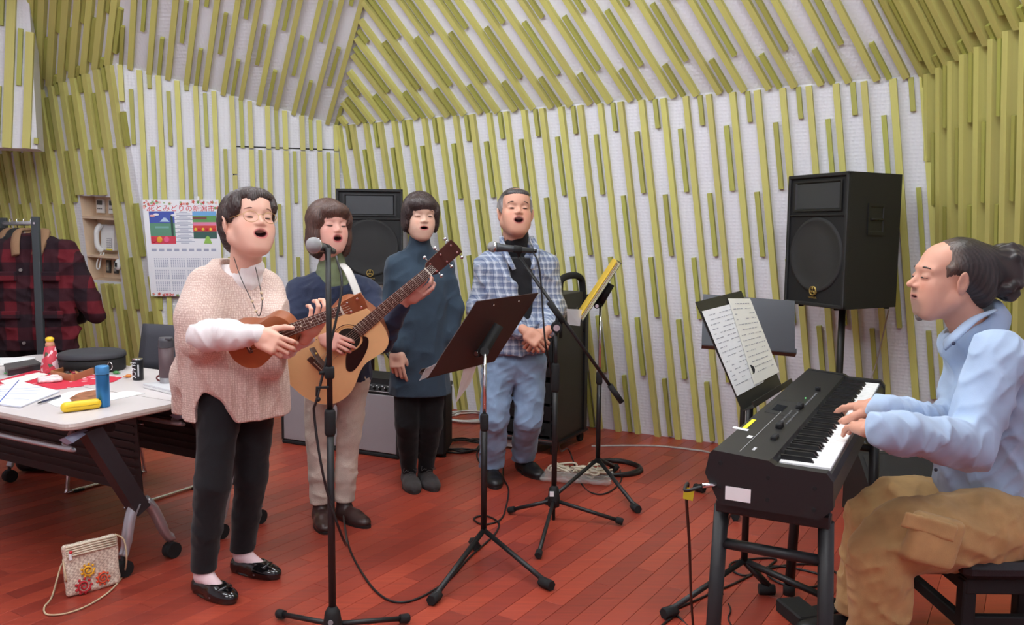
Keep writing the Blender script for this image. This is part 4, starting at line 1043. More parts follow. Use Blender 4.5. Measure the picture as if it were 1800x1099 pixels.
build_body(W5, [core], [hd], [hR, hL], face_col((212, 158, 136), (176, 108, 98), mo, stubble=(120, 104, 98)))
eyes(W5, HF, 0, .002, bw=.004, by=-.0065, browcol=mat('brow_black', rgb(48, 40, 38), .6))
hv = hair_vol(HF, lo=(-.14, -.26, -.16), hi=(.14, .1, .17))
hv.ell((0, -.036, .032), (.083, .096, .091), k=.01); hv.ell((0, -.09, -.015), (.066, .05, .07), k=.03)
hv.ell((0, .136, -.034), (.1, .1, .1), k=.014, mode='cut')
for sx in (-1, 1): hv.cone((sx * .073, .02, .03), (sx * .071, .018, -.03), .014, .006, k=.015)
for sx in (-1, 1): hv.ell((sx * .085, .01, -.03), (.03, .04, .055), k=.01, mode='cut')
hv.cone((0, -.11, .05), (0, -.16, .055), .05, .05, k=.03); hv.ell((0, -.165, .03), (.058, .052, .075), k=.02)
r_ = random.Random(5)
for i in range(60):
    th, ph = r_.uniform(0, 6.28), r_.uniform(-1.2, 1.2); c = (math.cos(th) * math.cos(ph) * .055, -.165 + math.sin(th) * math.cos(ph) * .05 - .004, .028 + math.sin(ph) * .075)
    hv.ell(c, r_.uniform(.010, .019), k=.008)
hv.all(strands(.0013, 80)); skin('hair', hv, M_HAIR, W5, hair_col((28, 24, 25), (60, 50, 48), grey=((120, 96, 84), lambda x, y, z: sstep(-.02, .02, y) * .6)), sm=1)
MB().tube([HF @ Vector((.045 * math.cos(a), -.125 - .004 * math.sin(a), .05 + .045 * math.sin(a))) for a in [2 * math.pi * k / 18 for k in range(18)]], .008, 8, closed=True).build('hair_tie', M_DARK, W5, True)
gt = Vol((-.03, .03, -.14), (.03, .09, -.09), .002, HF); gt.ell((0, .066, -.113), (.012, .012, .016), k=.004); gt.all(lambda X, Y, Zz: .0015 * np.sin(X * 900) * np.sin(Y * 700 + Zz * 300)); skin('goatee', gt, mat('goatee_grey', rgb(112, 100, 96), .8), W5)
m = fabric('pale_blue_oxford', (170, 190, 218), .85, .12, 500, .05)
FS = Matrix.Translation(at(1760, 880, 2.72)) @ Matrix.Rotation(R(-6), 4, 'Y') @ Matrix.Rotation(R(90), 4, 'Z')
v = Vol(*bounds([nk + Z * .08, lw, rw, eL, eR, sL, sR, at(1650, 900, 2.5), at(1900, 930, 2.95)], .12), .006)
v.stack([(-.06, 0, 0, .20, .17), (.08, 0, .01, .205, .175), (.22, 0, .0, .205, .16), (.36, 0, 0, .215, .145), (.46, 0, 0, .20, .12), (.53, 0, 0, .13, .09)], FS, k=.03)
v.chain([sL, eL, fl(1554, 757, KZ + .072)], [.085, .07, .048], k=.04); v.chain([sR, eR, fl(1557, 719, KZ + .068)], [.082, .066, .048], k=.04)
v.cone(nk - Z * .03 + V(.0, 0, 0), nk + Z * .04 + V(.02, 0, 0), .1, .084, k=.03); v.cone(nk + V(-.03, 0, .03), nk + Z * .15 + V(-.05, 0, 0), .066, .09, k=.008, mode='cut')
crease(v, .02, (8, 9, 12), 6., shear=.9); skin('blue_shirt', v, m, W5)
MB().tube(smooth_path([at(1750, 545, 2.66), at(1712, 562, 2.63), at(1678, 592, 2.63), at(1662, 606, 2.68)]), [.010 + .012 * min(1, i / 9) for i in range(19)], 8, flat=.4).build('collar', m, W5, True)
for p in (at(1676, 604, 2.615), at(1562, 782, 2.415), at(1538, 778, 2.40), at(1645, 826, 2.52)): MB().ball(p, .006, 8, 6).build('button', mat('navy_button', rgb(48, 54, 78), .4), W5, True)
m = fabric('tan_canvas', (194, 156, 106), .88, .2, 350, .14)
v = trousers([([hips[i], kn[i] + (hips[i] - kn[i]).normalized() * .09 , kn[i] - Z * .04, ank[i] - Z * .05], [.125, .11, .092, .085]) for i in (0, 1)], (at(1770, 900, 2.72), (.17, .2, .13)), fold=.008, seed=1.7)
for a_ in ank: v.put(lambda X, Y, Zz, a=a_: np.maximum(Zz - (a.z - .03), np.sqrt((X - a.x) ** 2 + (Y - a.y) ** 2) - .14), a_ - V(.15, .15, .2), a_ + V(.15, .15, .05), .004, 'cut')
# cargo pocket stands off the outside of the near thigh
v.box(at(1640, 950, 2.36), (.15, .05, .15), Euler((0, R(14), 0)).to_matrix(), r=.02, k=.03)
skin('cargo_trousers', v, m, W5)
pk = Vol(*bounds([at(1640, 940, 2.34)], .14), .005); pk.box(at(1634, 925, 2.338), (.16, .014, .05), Euler((0, R(16), 0)).to_matrix(), r=.006, k=.004); crease(pk, .003 * 2, (12, 12, 18), 1.); skin('pocket_flap', pk, m, W5)
for i in (0, 1):
    sv, SF = shoe_vol(feet[i][0], yaw_to(*feet[i]), .27, .05, .07, .038); skin('shoe', sv, mat('black_leather', rgb(26, 25, 27), .4, var=.1), W5)
# ================================================================ KEYBOARD CORNER
M_BLK = mat('black_paint', rgb(28, 28, 30), .45, var=.06)
M_BLKM = mat('matte_black', rgb(20, 20, 22), .7, bump=.15, bscale=500)
M_TOLEX = mat('black_textured_vinyl', rgb(30, 30, 32), .6, bump=.4, bscale=420)
M_CHR = mat('chrome', (.75, .75, .77), .18, 1.)
M_RUB = mat('black_rubber', rgb(24, 24, 26), .85)
M_PAPER = mat('white_paper', rgb(240, 240, 242), .8)
M_WPL = mat('white_plastic', rgb(236, 236, 236), .35)
def dirv(a, b): return (Vector(b) - Vector(a)).normalized()
# ---- stage piano: near end toward the camera, keys on the player's side
KT = .88
kb0 = fl(1250, 791, KT); kb1 = fl(1419, 648, KT)
ux = kb1 - kb0; ux.z = 0; KL = ux.length; ux.normalize(); uy = V(ux.y, -ux.x, 0)     # uy points to the player
KD = .345
# local frame: x along the length (bass end = 0), y from back edge to player, z up
KY = .83   # depth factor
KM = Matrix(((ux.x, uy.x * KY, 0, kb0.x), (ux.y, uy.y * KY, 0, kb0.y), (0, 0, 1, 0), (0, 0, 0, 1)))
print('KB length', KL, 'front near', KM @ Vector((0, KD, KT)))
pn = thing('stage_piano', 'black stage piano with 88 keys on a black stand before the seated player', 'keyboard', (kb0.x, kb0.y, KT - .13))
def kp(x, y, z): return KM @ Vector((x, y, z))
body = MB()
prof = [(.0, KT - .006), (.006, KT), (.17, KT - .012), (.176, KT - .034), (.335, KT - .036), (KD, KT - .05), (KD, KT - .105), (KD - .03, KT - .13), (.03, KT - .13), (-.012, KT - .06)]
sec = lambda x: [kp(x, y, z) for y, z in prof]
body.rings([sec(x) for x in (.03, KL - .03)], cap=True, smooth=False)
body.build('case', M_BLK, pn, True)
for x0, x1 in ((-.002, .03), (KL - .03, KL + .002)):
    pr2 = [(-.004, KT - .008), (.006, KT + .001), (.17, KT - .008), (.19, KT - .018), (.33, KT - .02), (KD + .004, KT - .04), (KD + .006, KT - .105), (KD - .028, KT - .134), (.03, KT - .134), (-.016, KT - .06)]
    MB().rings([[kp(x, y, z) for y, z in pr2] for x in (x0, x1)], smooth=False).build('end_cheek', M_BLK, pn, True)
# keys: 52 white, 36 black, laid along the length
K0, K1 = .085, KL - .045; kw = (K1 - K0) / 52; M_WKEY = mat('white_key', rgb(246, 246, 246), .25); M_BKEY = mat('black_key', rgb(18, 18, 19), .35)
wm = MB().box((0, 0, 0), (kw - .0012, .148, .016), bev=.0015).mesh('white_key'); wm.materials.append(M_WKEY)
bmh = MB().add([(-.0055, -.048, 0), (.0055, -.048, 0), (.0055, .048, 0), (-.0055, .048, 0), (-.0042, -.048, .012), (.0042, -.048, .012), (.0042, .038, .012), (-.0042, .038, .012)], [(0, 3, 2, 1), (4, 5, 6, 7), (0, 1, 5, 4), (1, 2, 6, 5), (2, 3, 7, 6), (3, 0, 4, 7)]).mesh('black_key'); bmh.materials.append(M_BKEY)
KR = KM.to_3x3().to_4x4(); inv = xf(pn).inverted()
for i in range(52):
    o = link('white_key', wm, pn); o.matrix_basis = inv @ Matrix.Translation(kp(K0 + (i + .5) * kw, .178 + .076, KT - .036)) @ KR
    if i < 51 and (i + 5) % 7 not in (2, 6):
        o = link('black_key', bmh, pn); o.matrix_basis = inv @ Matrix.Translation(kp(K0 + (i + 1) * kw, .178 + .05, KT - .028)) @ KR
# panel details
def kbox(name, x, y, sx, sy, sz, m, dz=0.):
    zt = KT - .012 * (y - .006) / .164
    return MB().box((0, 0, 0), (sx, sy, sz), M=Matrix.Translation(kp(x, y, zt + dz)) @ KR @ Matrix.Rotation(R(-4.2), 4, 'X'), bev=min(sx, sy, sz) * .2).build(name, m, pn, True)
for x, y in ((.36, .115), (.375, .115), (.39, .115), (.66, .12), (.68, .12), (.70, .12), (1.02, .125)):
    MB().lathe([(.0095, 0), (.009, .014), (.007, .016)], M=Matrix.Translation(kp(x, y, KT - .01)), n=12).build('control_knob', M_RUB, pn, True)
kbox('pitch_wheel', .24, .13, .05, .018, .016, M_RUB, .002); kbox('display', .62, .06, .09, .04, .003, mat('dark_display', rgb(24, 28, 34), .15), .001)
kbox('display_frame', .64, .075, .22, .10, .002, M_BLKM, .0)
for i in range(18): kbox('panel_button', .43 + (i % 9) * .022, .105 + (i // 9) * .022, .012, .007, .004, mat('grey_button', rgb(92, 92, 94), .5), .001)
for i in range(12): kbox('panel_button', .74 + i * .02, .13, .012, .007, .004, mat('grey_button', rgb(92, 92, 94), .5), .001)
kbox('yellow_tape', .34, .022, .13, .014, .001, mat('yellow_tape', rgb(236, 220, 40), .5), .001)
kbox('white_label', .265, .014, .02, .05, .001, M_PAPER, .001); kbox('white_label', .20, .062, .026, .014, .001, M_PAPER, .001)
kbox('printed_badge', .09, .105, .03, .008, .0008, mat('silver_print', rgb(200, 200, 204), .4), .001)
for y in (.075, .165): kbox('panel_line', .35, y, .62, .0012, .0006, mat('silver_print', rgb(200, 200, 204), .4), .001) if y < .1 else None
kbox('led', .84, .11, .006, .004, .002, mat('green_led', rgb(80, 230, 90), .3, emit=(.2, 1, .25, 2.)), .003)
Lf = frame(kp(-.0035, .085, KT - .102), uy, Z)
MB().box((0, 0, 0), (.062, .034, .001), M=Lf).build('white_sticker', M_PAPER, pn, True)
for y, z in ((.03, -.03), (.03, -.09), (.17, -.05), (.17, -.105), (.30, -.06), (.30, -.112)): MB().cyl(kp(-.001, y, KT + z), kp(-.0045, y, KT + z), .005).build('screw', M_RUB, pn, True)
# ---- its stand: two side frames with crossbars
st = thing('keyboard_stand', 'black tubular stand carrying the stage piano', 'stand', (kb0.x, kb0.y, 0))
zt = KT - .135
def leg(name, a, b, r=.019): MB().cyl(a, b, r, n=14).build(name, M_BLK, st, True)
KRo = Matrix(((ux.x, uy.x, 0), (ux.y, uy.y, 0), (0, 0, 1)))
for x, nm_ in ((.06, 1), (KL - .16, 0)):
    MB().box(kp(x, KD / 2 - .0, zt - .018), (.04, KD * KY - .01, .034), rot=KRo, bev=.004).build('top_bar', M_BLK, st, True)
    ft = []
    for y in (.02, KD - .02):
        sp_ = -.03 if y < .1 else .03
        a, b = kp(x, y, zt - .02), kp(x, y + sp_, 0.012); leg('leg', a, b); ft.append((a, b))
        MB().cyl(b - Z * .012, b + Z * .03, .023).build('rubber_foot', M_RUB, st, True)
    m_ = .86; leg('crossbar', ft[0][0] * m_ + ft[0][1] * (1 - m_), ft[1][0] * m_ + ft[1][1] * (1 - m_), .014)
a, b = kp(.06, .03, zt - .03), kp(KL - .16, .03, zt - .03); leg('long_rail', a, b, .016)
# ---- bench
bn = thing('piano_bench', 'black padded bench with open frame under the seated player', 'bench', (at(1800, 960, 2.7).x, 2.7, 0))
bx = at(1690, 985, 2.45).x; sz_ = .437
MB().box((bx + .26, 2.70, sz_ - .02), (.52, .56, .055), bev=.018).build('cushion', mat('black_leatherette', rgb(26, 26, 30), .38, bump=.2, bscale=160), bn, True)
MB().box((bx + .26, 2.70, sz_ - .075), (.48, .50, .05), bev=.004).build('apron', M_BLKM, bn, True)
for dx in (.035, .485):
    for dy in (2.475, 2.925): MB().box((bx + dx, dy, (sz_ - .06) / 2), (.042, .042, sz_ - .06), bev=.004).build('leg', M_BLKM, bn, True)
for dy in (2.475, 2.925): MB().box((bx + .26, dy, .235), (.43, .03, .055), bev=.004).build('stretcher', M_BLKM, bn, True)
MB().box((bx + .035, 2.7, .235), (.03, .43, .04), bev=.004).build('stretcher', M_BLKM, bn, True)
# ---- foot pedal
pdp = fl(1405, 1090); pd = thing('sustain_pedal', 'small black pedal box on the floor beneath the keyboard', 'pedal', (pdp.x, pdp.y, 0))
MB().box((pdp.x, pdp.y, .026), (.10, .17, .052), rot=Euler((0, 0, R(12))).to_matrix(), bev=.006).build('body', M_BLKM, pd, True)
MB().box((pdp.x + .09, pdp.y - .0, .04), (.1, .07, .014), rot=Euler((0, R(-8), R(12))).to_matrix(), bev=.004).build('tread', M_RUB, pd, True)

# ---------------------------------------------------------------- loudspeakers
def speaker(name, label, F, w=.47, h=.71, d=.40):
    """F: frame with origin at the bottom centre of the front face, x = across, y = up, z = out of the face"""
    base = F.translation
    t_ = thing(name, label, 'speaker', (base.x, base.y, base.z), group='loudspeakers on tripod stands')
    def P(x, y, z): return F @ Vector((x, y, z))
    # cabinet: trapezoid plan, front rim stands proud of the baffle
    bw = w * .74
    outer = [(-w / 2, 0), (w / 2, 0), (bw / 2, -d), (-bw / 2, -d)]
    cab = MB()
    rim = .02
    cab.rings([[P(x, y, z) for x, z in outer] for y in (0, h)], smooth=False); cab.build('cabinet', M_TOLEX, t_, True)
    fr = MB()
    for (x, y, sx, sy) in ((0, rim / 2, w, rim), (0, h - rim / 2, w, rim), (-w / 2 + rim / 2, h / 2, rim, h), (w / 2 - rim / 2, h / 2, rim, h)):
        fr.box((x, y, .006), (sx, sy, .024), M=F, bev=.004)
    fr.build('front_rim', M_TOLEX, t_, True)
    # horn: flared rectangular mouth
    hy = h * .835; hw, hh = w * .40, h * .115
    hm = MB(); n = 4
    r0 = [(-hw, hy - hh), (hw, hy - hh), (hw, hy + hh), (-hw, hy + hh)]; r1 = [(-hw * .22, hy - hh * .18), (hw * .22, hy - hh * .18), (hw * .22, hy + hh * .18), (-hw * .22, hy + hh * .18)]
    hm.rings([[P(x, y, .013) for x, y in r0], [P(x * .93, hy + (y - hy) * .9, .013) for x, y in r0], [P(x * .88, hy + (y - hy) * .82, .004) for x, y in r0]], cap=False, smooth=False)
    hm.build('horn_frame', M_BLK, t_, True)
    hi = MB(); hi.rings([[P(x * .88, hy + (y - hy) * .82, .006) for x, y in r0], [P(x * .5, hy + (y - hy) * .45, .0035) for x, y in r0], [P(x, y, .002) for x, y in r1]], cap=True, smooth=False)
    hi.build('horn_throat', mat('horn_grey', rgb(58, 60, 64), .35), t_, True)
    ba = MB(); ba.box((0, h / 2, .001), (w - 2 * rim, h - 2 * rim, .002), M=F); ba.build('baffle', M_BLKM, t_, True)
    ba = MB(); ba.box((0, hy - hh - .022, .006), (w - 2 * rim, .010, .012), M=F, bev=.003); ba.build('baffle_ridge', M_BLK, t_, True)
    cy = h * .39; cr = w * .40
    gr = MB(); gr.rings([[P(r * math.cos(a), cy + r * math.sin(a), z) for a in [2 * math.pi * k / 40 for k in range(40)]] for r, z in ((cr + .018, .003), (cr + .014, .010), (cr, .012), (cr * .97, .008), (cr * .6, .014), (cr * .25, .016), (.001, .016))], cap=False)
    gr.build('woofer_grille', mat('steel_grille', rgb(42, 42, 44), .55, bump=.8, bscale=600), t_, True)
    em = MB(); ey = .085; gold = mat('gold_print', rgb(176, 150, 84), .4, .6)
    em.rings([[P(r * math.cos(a), ey + r * math.sin(a), .0165 if False else z) for a in [2 * math.pi * k / 28 for k in range(28)]] for r, z in ((.026, .006), (.026, .018), (.021, .018), (.021, .006))], cap=False)
    for k in range(3):
        a = R(90 + 120 * k); u = V(math.cos(a), math.sin(a), 0); em.cyl(P(0, ey, .0165), P(u.x * .021, ey + u.y * .021, .0165), .0022, n=6)
        s_ = V(-u.y, u.x, 0)
        for g in (-1, 1): em.cyl(P(u.x * .006 + s_.x * g * .004, ey + u.y * .006 + s_.y * g * .004, .0165), P(u.x * .019 + s_.x * g * .005, ey + u.y * .019 + s_.y * g * .005, .0165), .0015, n=6)
    em.build('emblem', gold, t_, True)
    mk = text('maker_name', 'YAMAHA', .017, F @ Matrix.Translation((0, ey - .038, .0165)), gold, t_, ext=.0006)
    # recessed handle in each flank
    for sx in (-1, 1):
        a, b = V(sx * w / 2, 0, 0), V(sx * bw / 2, 0, -d); e = (b - a).normalized(); n_ = V(e.z, 0, -e.x) * (-1 if sx > 0 else 1)
        if n_.x * sx < 0: n_ = -n_
        c = a + e * (d * .52); hf = MB()
        def S(u, y, o_): q = c + e * u + n_ * o_; return P(q.x, y, q.z)
        hc = h * .66
        hf.rings([[S(u, hc + y, o_) for u, y in ((-.07 * k_, -.085 * k_), (.07 * k_, -.085 * k_), (.07 * k_, .085 * k_), (-.07 * k_, .085 * k_))] for k_, o_ in ((1, .001), (1, .006), (.8, .006), (.72, .0015))], cap=True, smooth=False)
        hf.build('side_handle', M_BLK, t_, True)
        gp = MB(); gp.tube([S(-.048, hc, .004), S(.048, hc, .004)], .007, 8); gp.build('handle_grip', M_BLK, t_, True)
    for sx in (-.8, .8):
        for z_ in (-.03, -d + .03):
            MB().cyl(P(sx * bw / 2, 0, z_), P(sx * bw / 2, -.012, z_), .014, n=10).build('foot', M_RUB, t_, True)
    return t_
def tripod_stand(label, top, spread=.5, r=.0185, yaw=0., hub=.62):
    t_ = thing('speaker_stand', label, 'stand', (top.x, top.y, 0), group='tripod speaker stands')
    MB().cyl((top.x, top.y, .12), (top.x, top.y, hub + .45), r * 1.05, n=14).build('outer_tube', M_BLK, t_, True)
    MB().cyl((top.x, top.y, hub + .4), (top.x, top.y, top.z), r * .92, n=14).build('pole', M_BLK, t_, True)
    MB().lathe([(r * 1.1, hub + .40), (r * 1.6, hub + .41), (r * 1.6, hub + .47), (r * 1.1, hub + .48)], (top.x, top.y, 0), 16).build('clamp_collar', M_RUB, t_, True)
    MB().lathe([(r * 1.25, hub + .385), (r * 1.25, hub + .40)], (top.x, top.y, 0), 16).build('white_band', M_WPL, t_, True)
    kd = V(.035, 0, hub + .44); MB().cyl((top.x + .02, top.y, hub + .44), (top.x + .05, top.y, hub + .44), .012, n=10).build('knob', M_RUB, t_, True)
    for k in range(3):
        a = yaw + k * 2 * math.pi / 3; f = V(top.x + spread * math.cos(a), top.y + spread * math.sin(a), .015); 
        MB().cyl((top.x + .03 * math.cos(a), top.y + .03 * math.sin(a), hub), f, .013, n=10).build('leg', M_BLK, t_, True)
        mid = V(top.x + spread * .5 * math.cos(a), top.y + spread * .5 * math.sin(a), hub * .5)
        MB().cyl((top.x + .02 * math.cos(a), top.y + .02 * math.sin(a), .16), mid, .009, n=8).build('brace', M_BLK, t_, True)
        MB().ball(f + Z * .005, .02, 8, 6).build('rubber_foot', M_RUB, t_, True)
    return t_
# right-hand speaker: nearest vertical edge at px 1497
e_t = at(1497, 301, 4.42); zb = at(1497, 545, 4.42).z; zt_ = e_t.z
ang = R(-32)
xs_ = V(math.cos(ang + R(0)), math.sin(ang), 0)       # across the front, pointing to the near edge
lf = at(1403, 311, 4.80); xs_ = (V(e_t.x, e_t.y, 0) - V(lf.x, lf.y, 0)); print('spk width', xs_.length, 'h', zt_ - zb); xs_.normalize()
wS = .47; c_ = V(e_t.x, e_t.y, zb) - xs_ * (wS / 2)
FSp = frame(c_, xs_, Z)
print('face normal', FSp.to_3x3() @ Vector((0, 0, 1)))
speaker('loudspeaker', 'black loudspeaker on a pole behind the keyboard', FSp, wS, zt_ - zb, .41)
pc = FSp @ Vector((0, 0, -.2)); 
tripod_stand('black tripod stand holding up the loudspeaker behind the keyboard', V(pc.x, pc.y, zb), yaw=R(40))
# left speaker
zt_ = at(650, 333, 6.1).z; zb = at(650, 500, 6.1).z; c_ = V(at(650, 400, 6.05).x, 6.05, zb); xa = V(.97, .12, 0)
FSp2 = frame(c_, xa, Z); print('left spk h', zt_ - zb)
speaker('loudspeaker', 'black loudspeaker behind the singers, partly hidden by the guitarist', FSp2, .47, zt_ - zb, .40)
pc = FSp2 @ Vector((0, 0, -.2))
tripod_stand('black tripod stand under the loudspeaker behind the guitarist', V(pc.x, pc.y, zb), yaw=R(20), spread=.42)

# black floor monitor by the wall behind the player
fm = at(1585, 860, 4.1); fm = V(fm.x, 4.1, 0); fo_ = thing('floor_monitor', 'low black monitor box on the floor behind the keyboard player', 'speaker', tuple(fm))
MB().rings([[V(fm.x + x, fm.y + y, z) for y, z in ((-.18, .0), (.18, 0), (.18, .3), (.02, .33), (-.18, .16))] for x in (-.22, .22)], smooth=False).build('cabinet', M_TOLEX, fo_, True)
MB().add([V(fm.x + x, fm.y + y - .004, z + .004) for x, y, z in ((-.2, -.17, .17), (.2, -.17, .17), (.2, .01, .322), (-.2, .01, .322))], [(0, 1, 2, 3)]).build('grille', mat('steel_grille', rgb(42, 42, 44), .55, bump=.8, bscale=600), fo_, True)
# ================================================================ INSTRUMENTS
def outline(pts, n=5):
    """closed outline from half-widths: (x, w) pairs -> list of (x, y)"""
    up = smooth_path([(x, w, 0) for x, w in pts], n); a = [(p.x, max(p.y, 0.0001)) for p in up]
    return a + [(x, -w) for x, w in reversed(a)]
M_SPRUCE = mat('spruce_top', rgb(238, 192, 138), .28, var=.05, vscale=9, coat=.3)
M_MAHO = mat('mahogany', rgb(150, 84, 52), .35, var=.12, vscale=10)
M_MAHOT = mat('mahogany_top', rgb(164, 92, 54), .38, var=.1, vscale=12)
M_ROSE = mat('rosewood', rgb(88, 58, 50), .45, var=.15, vscale=20)
M_STEEL = mat('steel_string', (.8, .78, .72), .3, 1.)
M_BONE = mat('bone', rgb(240, 236, 220), .4)
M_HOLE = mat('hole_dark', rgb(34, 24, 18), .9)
def disc(mb, F, x, y, r0, r1, z0, z1, n=36):
    mb.rings([[F @ Vector((x + r * math.cos(a), y + r * math.sin(a), z)) for a in [2 * math.pi * k / n for k in range(n)]] for r, z in ((r0, z0), (r1, z0), (r1, z1), (r0, z1))], cap=False, closed=True, smooth=False); return mb
def fretted(t_, F, ol, depth, hole, hr, neck, nut, head, nw0, nw1, nstr, frets, M_top, M_side, M_neck, M_head, bridge, scale=1., headw=.03, dots=(), headtop=None, tunerside=True):
    poly = ol
    MB().prism(poly, -depth, -.003, F, smooth=False).build('body', M_side, t_, True)
    MB().prism([(x * 1.0, y * .995) for x, y in poly], -.003, .0, F).build('soundboard', M_top, t_, True)
    n = 36
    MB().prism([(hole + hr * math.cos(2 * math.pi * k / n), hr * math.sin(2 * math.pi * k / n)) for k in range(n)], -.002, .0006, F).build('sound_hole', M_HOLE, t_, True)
    for k_, w_ in ((1.12, .1), (1.3, .06)) if nstr == 6 else ():
        disc(MB(), F, hole, 0, hr * k_, hr * (k_ + w_), -.001, .0009).build('rosette', mat('rosette_tan', rgb(196, 150, 92), .4) if k_ < 1.2 else M_ROSE, t_, True)
    # fingerboard and neck
    f0 = hole + hr * .95
    MB().add([(f0, -nw0 / 2, .001), (nut, -nw1 / 2, .001), (nut, nw1 / 2, .001), (f0, nw0 / 2, .001), (f0, -nw0 / 2, .006), (nut, -nw1 / 2, .006), (nut, nw1 / 2, .006), (f0, nw0 / 2, .006)], [(0, 1, 2, 3), (4, 7, 6, 5), (0, 4, 5, 1), (1, 5, 6, 2), (2, 6, 7, 3), (3, 7, 4, 0)], F).build('fingerboard', M_ROSE, t_, True)
    nk_ = MB(); nk_.rings([[F @ Vector((x, w / 2 * math.cos(a), .001 + min(0, math.sin(a)) * d)) for a in [2 * math.pi * k / 14 for k in range(14)]] for x, w, d in ((neck - .01, nw0 * .98, depth * .5), (neck + .03, nw0 * .96, .026), (nut, nw1, .02))]); nk_.build('neck', M_neck, t_, True)
    for i in range(1, frets + 1):
        x = nut - (nut - bridge) * (1 - 2 ** (-i / 12)); 
        if x < f0 + .004: break
        w = nw1 + (nw0 - nw1) * (nut - x) / (nut - f0)
        MB().cyl(F @ Vector((x, -w / 2, .0062)), F @ Vector((x, w / 2, .0062)), .0009 if nstr == 6 else .0006, n=6).build('fret', M_STEEL, t_, True)
    for i in dots:
        x0 = nut - (nut - bridge) * (1 - 2 ** (-i / 12)); x1 = nut - (nut - bridge) * (1 - 2 ** (-(i - 1) / 12)); MB().cyl(F @ Vector(((x0 + x1) / 2, 0, .005)), F @ Vector(((x0 + x1) / 2, 0, .0068)), .0032, n=10).build('fret_dot', M_BONE, t_, True)
    MB().box((nut + .002, 0, .004), (.005, nw1, .009), M=F).build('nut', M_BONE, t_, True)
    HF_ = F @ Matrix.Translation((nut + .004, 0, .001)) @ Matrix.Rotation(R(8), 4, 'Y')
    hp = [(0, -nw1 / 2), (.015, -headw), (head - nut, -headw * 1.12), (head - nut + .004, 0), (head - nut, headw * 1.12), (.015, headw), (0, nw1 / 2)]
    hd_ = MB().prism(hp, -.014, 0., HF_).build('headstock', M_head, t_, True)
    ks = nstr // 2; hl = head - nut
    for sg in (-1, 1):
        for i in range(ks):
            x = .028 + (hl - .045) * i / max(1, ks - 1); y = sg * headw * .62
            MB().cyl(HF_ @ Vector((x, y, 0)), HF_ @ Vector((x, y, .012)), .0042, n=10).build('tuner_post', M_CHR, hd_, True)
            if tunerside:
                MB().cyl(HF_ @ Vector((x, sg * headw, -.007)), HF_ @ Vector((x, sg * (headw + .018), -.007)), .0025, n=8).build('tuner_shaft', M_CHR, hd_, True)
                MB().ball((0, 0, 0), (.009, .008, .005), 10, 7, M=HF_ @ Matrix.Translation((x, sg * (headw + .022), -.007))).build('tuner_button', M_CHR, hd_, True)
    bw = nw0 * (1.9 if nstr == 6 else 1.3)
    MB().box((bridge, 0, .005), (.026 if nstr == 6 else .016, bw, .009), M=F, bev=.003).build('bridge', M_ROSE, t_, True)
    MB().box((bridge + .003, 0, .0105), (.003, bw * .5, .004), M=F).build('saddle', M_BONE, t_, True)
    for i in range(nstr):
        q = (i - (nstr - 1) / 2) / (nstr - 1) * 2
        MB().tube([F @ Vector((bridge, q * nw0 * .42, .0115)), F @ Vector((nut + .002, q * nw1 * .40, .0085)), HF_ @ Vector((.03, q * headw * .5, .006))], .0008 if nstr == 6 else .0004, 5).build('string', M_STEEL if nstr == 6 else M_BONE, t_, True)
# ukulele
a0 = at(403, 621, 3.07); a1 = at(637, 531, 2.97); ax_ = a1 - a0; UL = ax_.length
UF = frame(a0, ax_, V(-.12, -.28, 1)); 
if (UF.to_3x3() @ Vector((0, 0, 1))).y > 0: print('uke normal flipped')
uk = thing('ukulele', 'small brown mahogany ukulele held by the person in the pink poncho', 'ukulele', tuple(a0))
ol = outline([(0, 0), (.004, .035), (.03, .074), (.075, .091), (.12, .079), (.15, .066), (.175, .064), (.205, .070), (.235, .066), (.262, .042), (.272, .012), (.2725, 0)])
print('UKE length', UL)
fretted(uk, UF, ol, .062, .205, .026, .272, UL - .085, UL, .044, .036, 4, 12, M_MAHOT, M_MAHO, M_MAHO, M_MAHO, .082, headw=.027, dots=(5, 7, 10), tunerside=False)
# guitar
s0 = at(613, 596, 3.70); nutp = at(752, 478, 3.66); ax_ = (nutp - s0); GS = ax_.length; ax_.normalize(); print('GUITAR hole-nut', GS)
GF = frame(s0 - ax_ * .345, ax_, V(-.5, -.25, .8))
gt_ = thing('acoustic_guitar', 'pale spruce-topped acoustic guitar with black pickguard held by the person in navy', 'guitar', tuple(s0))
ol = outline([(0, 0), (.004, .07), (.03, .14), (.08, .185), (.145, .198), (.21, .182), (.275, .148), (.325, .136), (.375, .142), (.425, .146), (.465, .128), (.492, .082), (.503, .03), (.505, 0)])
hn = .345 + GS
fretted(gt_, GF, ol, .105, .345, .051, .505, hn, hn + .165, .056, .044, 6, 20, M_SPRUCE, M_MAHO, M_MAHO, mat('dark_headstock', rgb(70, 38, 32), .3), .155, headw=.033, dots=(3, 5, 7, 9, 12))
pg = smooth_path([(.40, -.03, 0), (.41, -.055, 0), (.375, -.088, 0), (.31, -.115, 0), (.255, -.125, 0), (.235, -.105, 0), (.255, -.075, 0), (.29, -.045, 0), (.31, -.052, 0), (.345, -.058, 0), (.38, -.05, 0), (.395, -.035, 0)], 4)
MB().prism([(p.x, p.y) for p in pg], .0004, .0014, GF).build('pickguard', mat('black_gloss_plastic', rgb(16, 16, 18), .15), gt_, True)
MB().rings([[GF @ Vector((x * 1.0, y, z)) for x, y in ol] for z in (-.0025, .0006)], cap=False, smooth=False).build('binding', mat('cream_binding', rgb(236, 214, 170), .4), gt_, True)
stp = mat('white_webbing', rgb(214, 210, 206), .8, bump=.3, bscale=300)
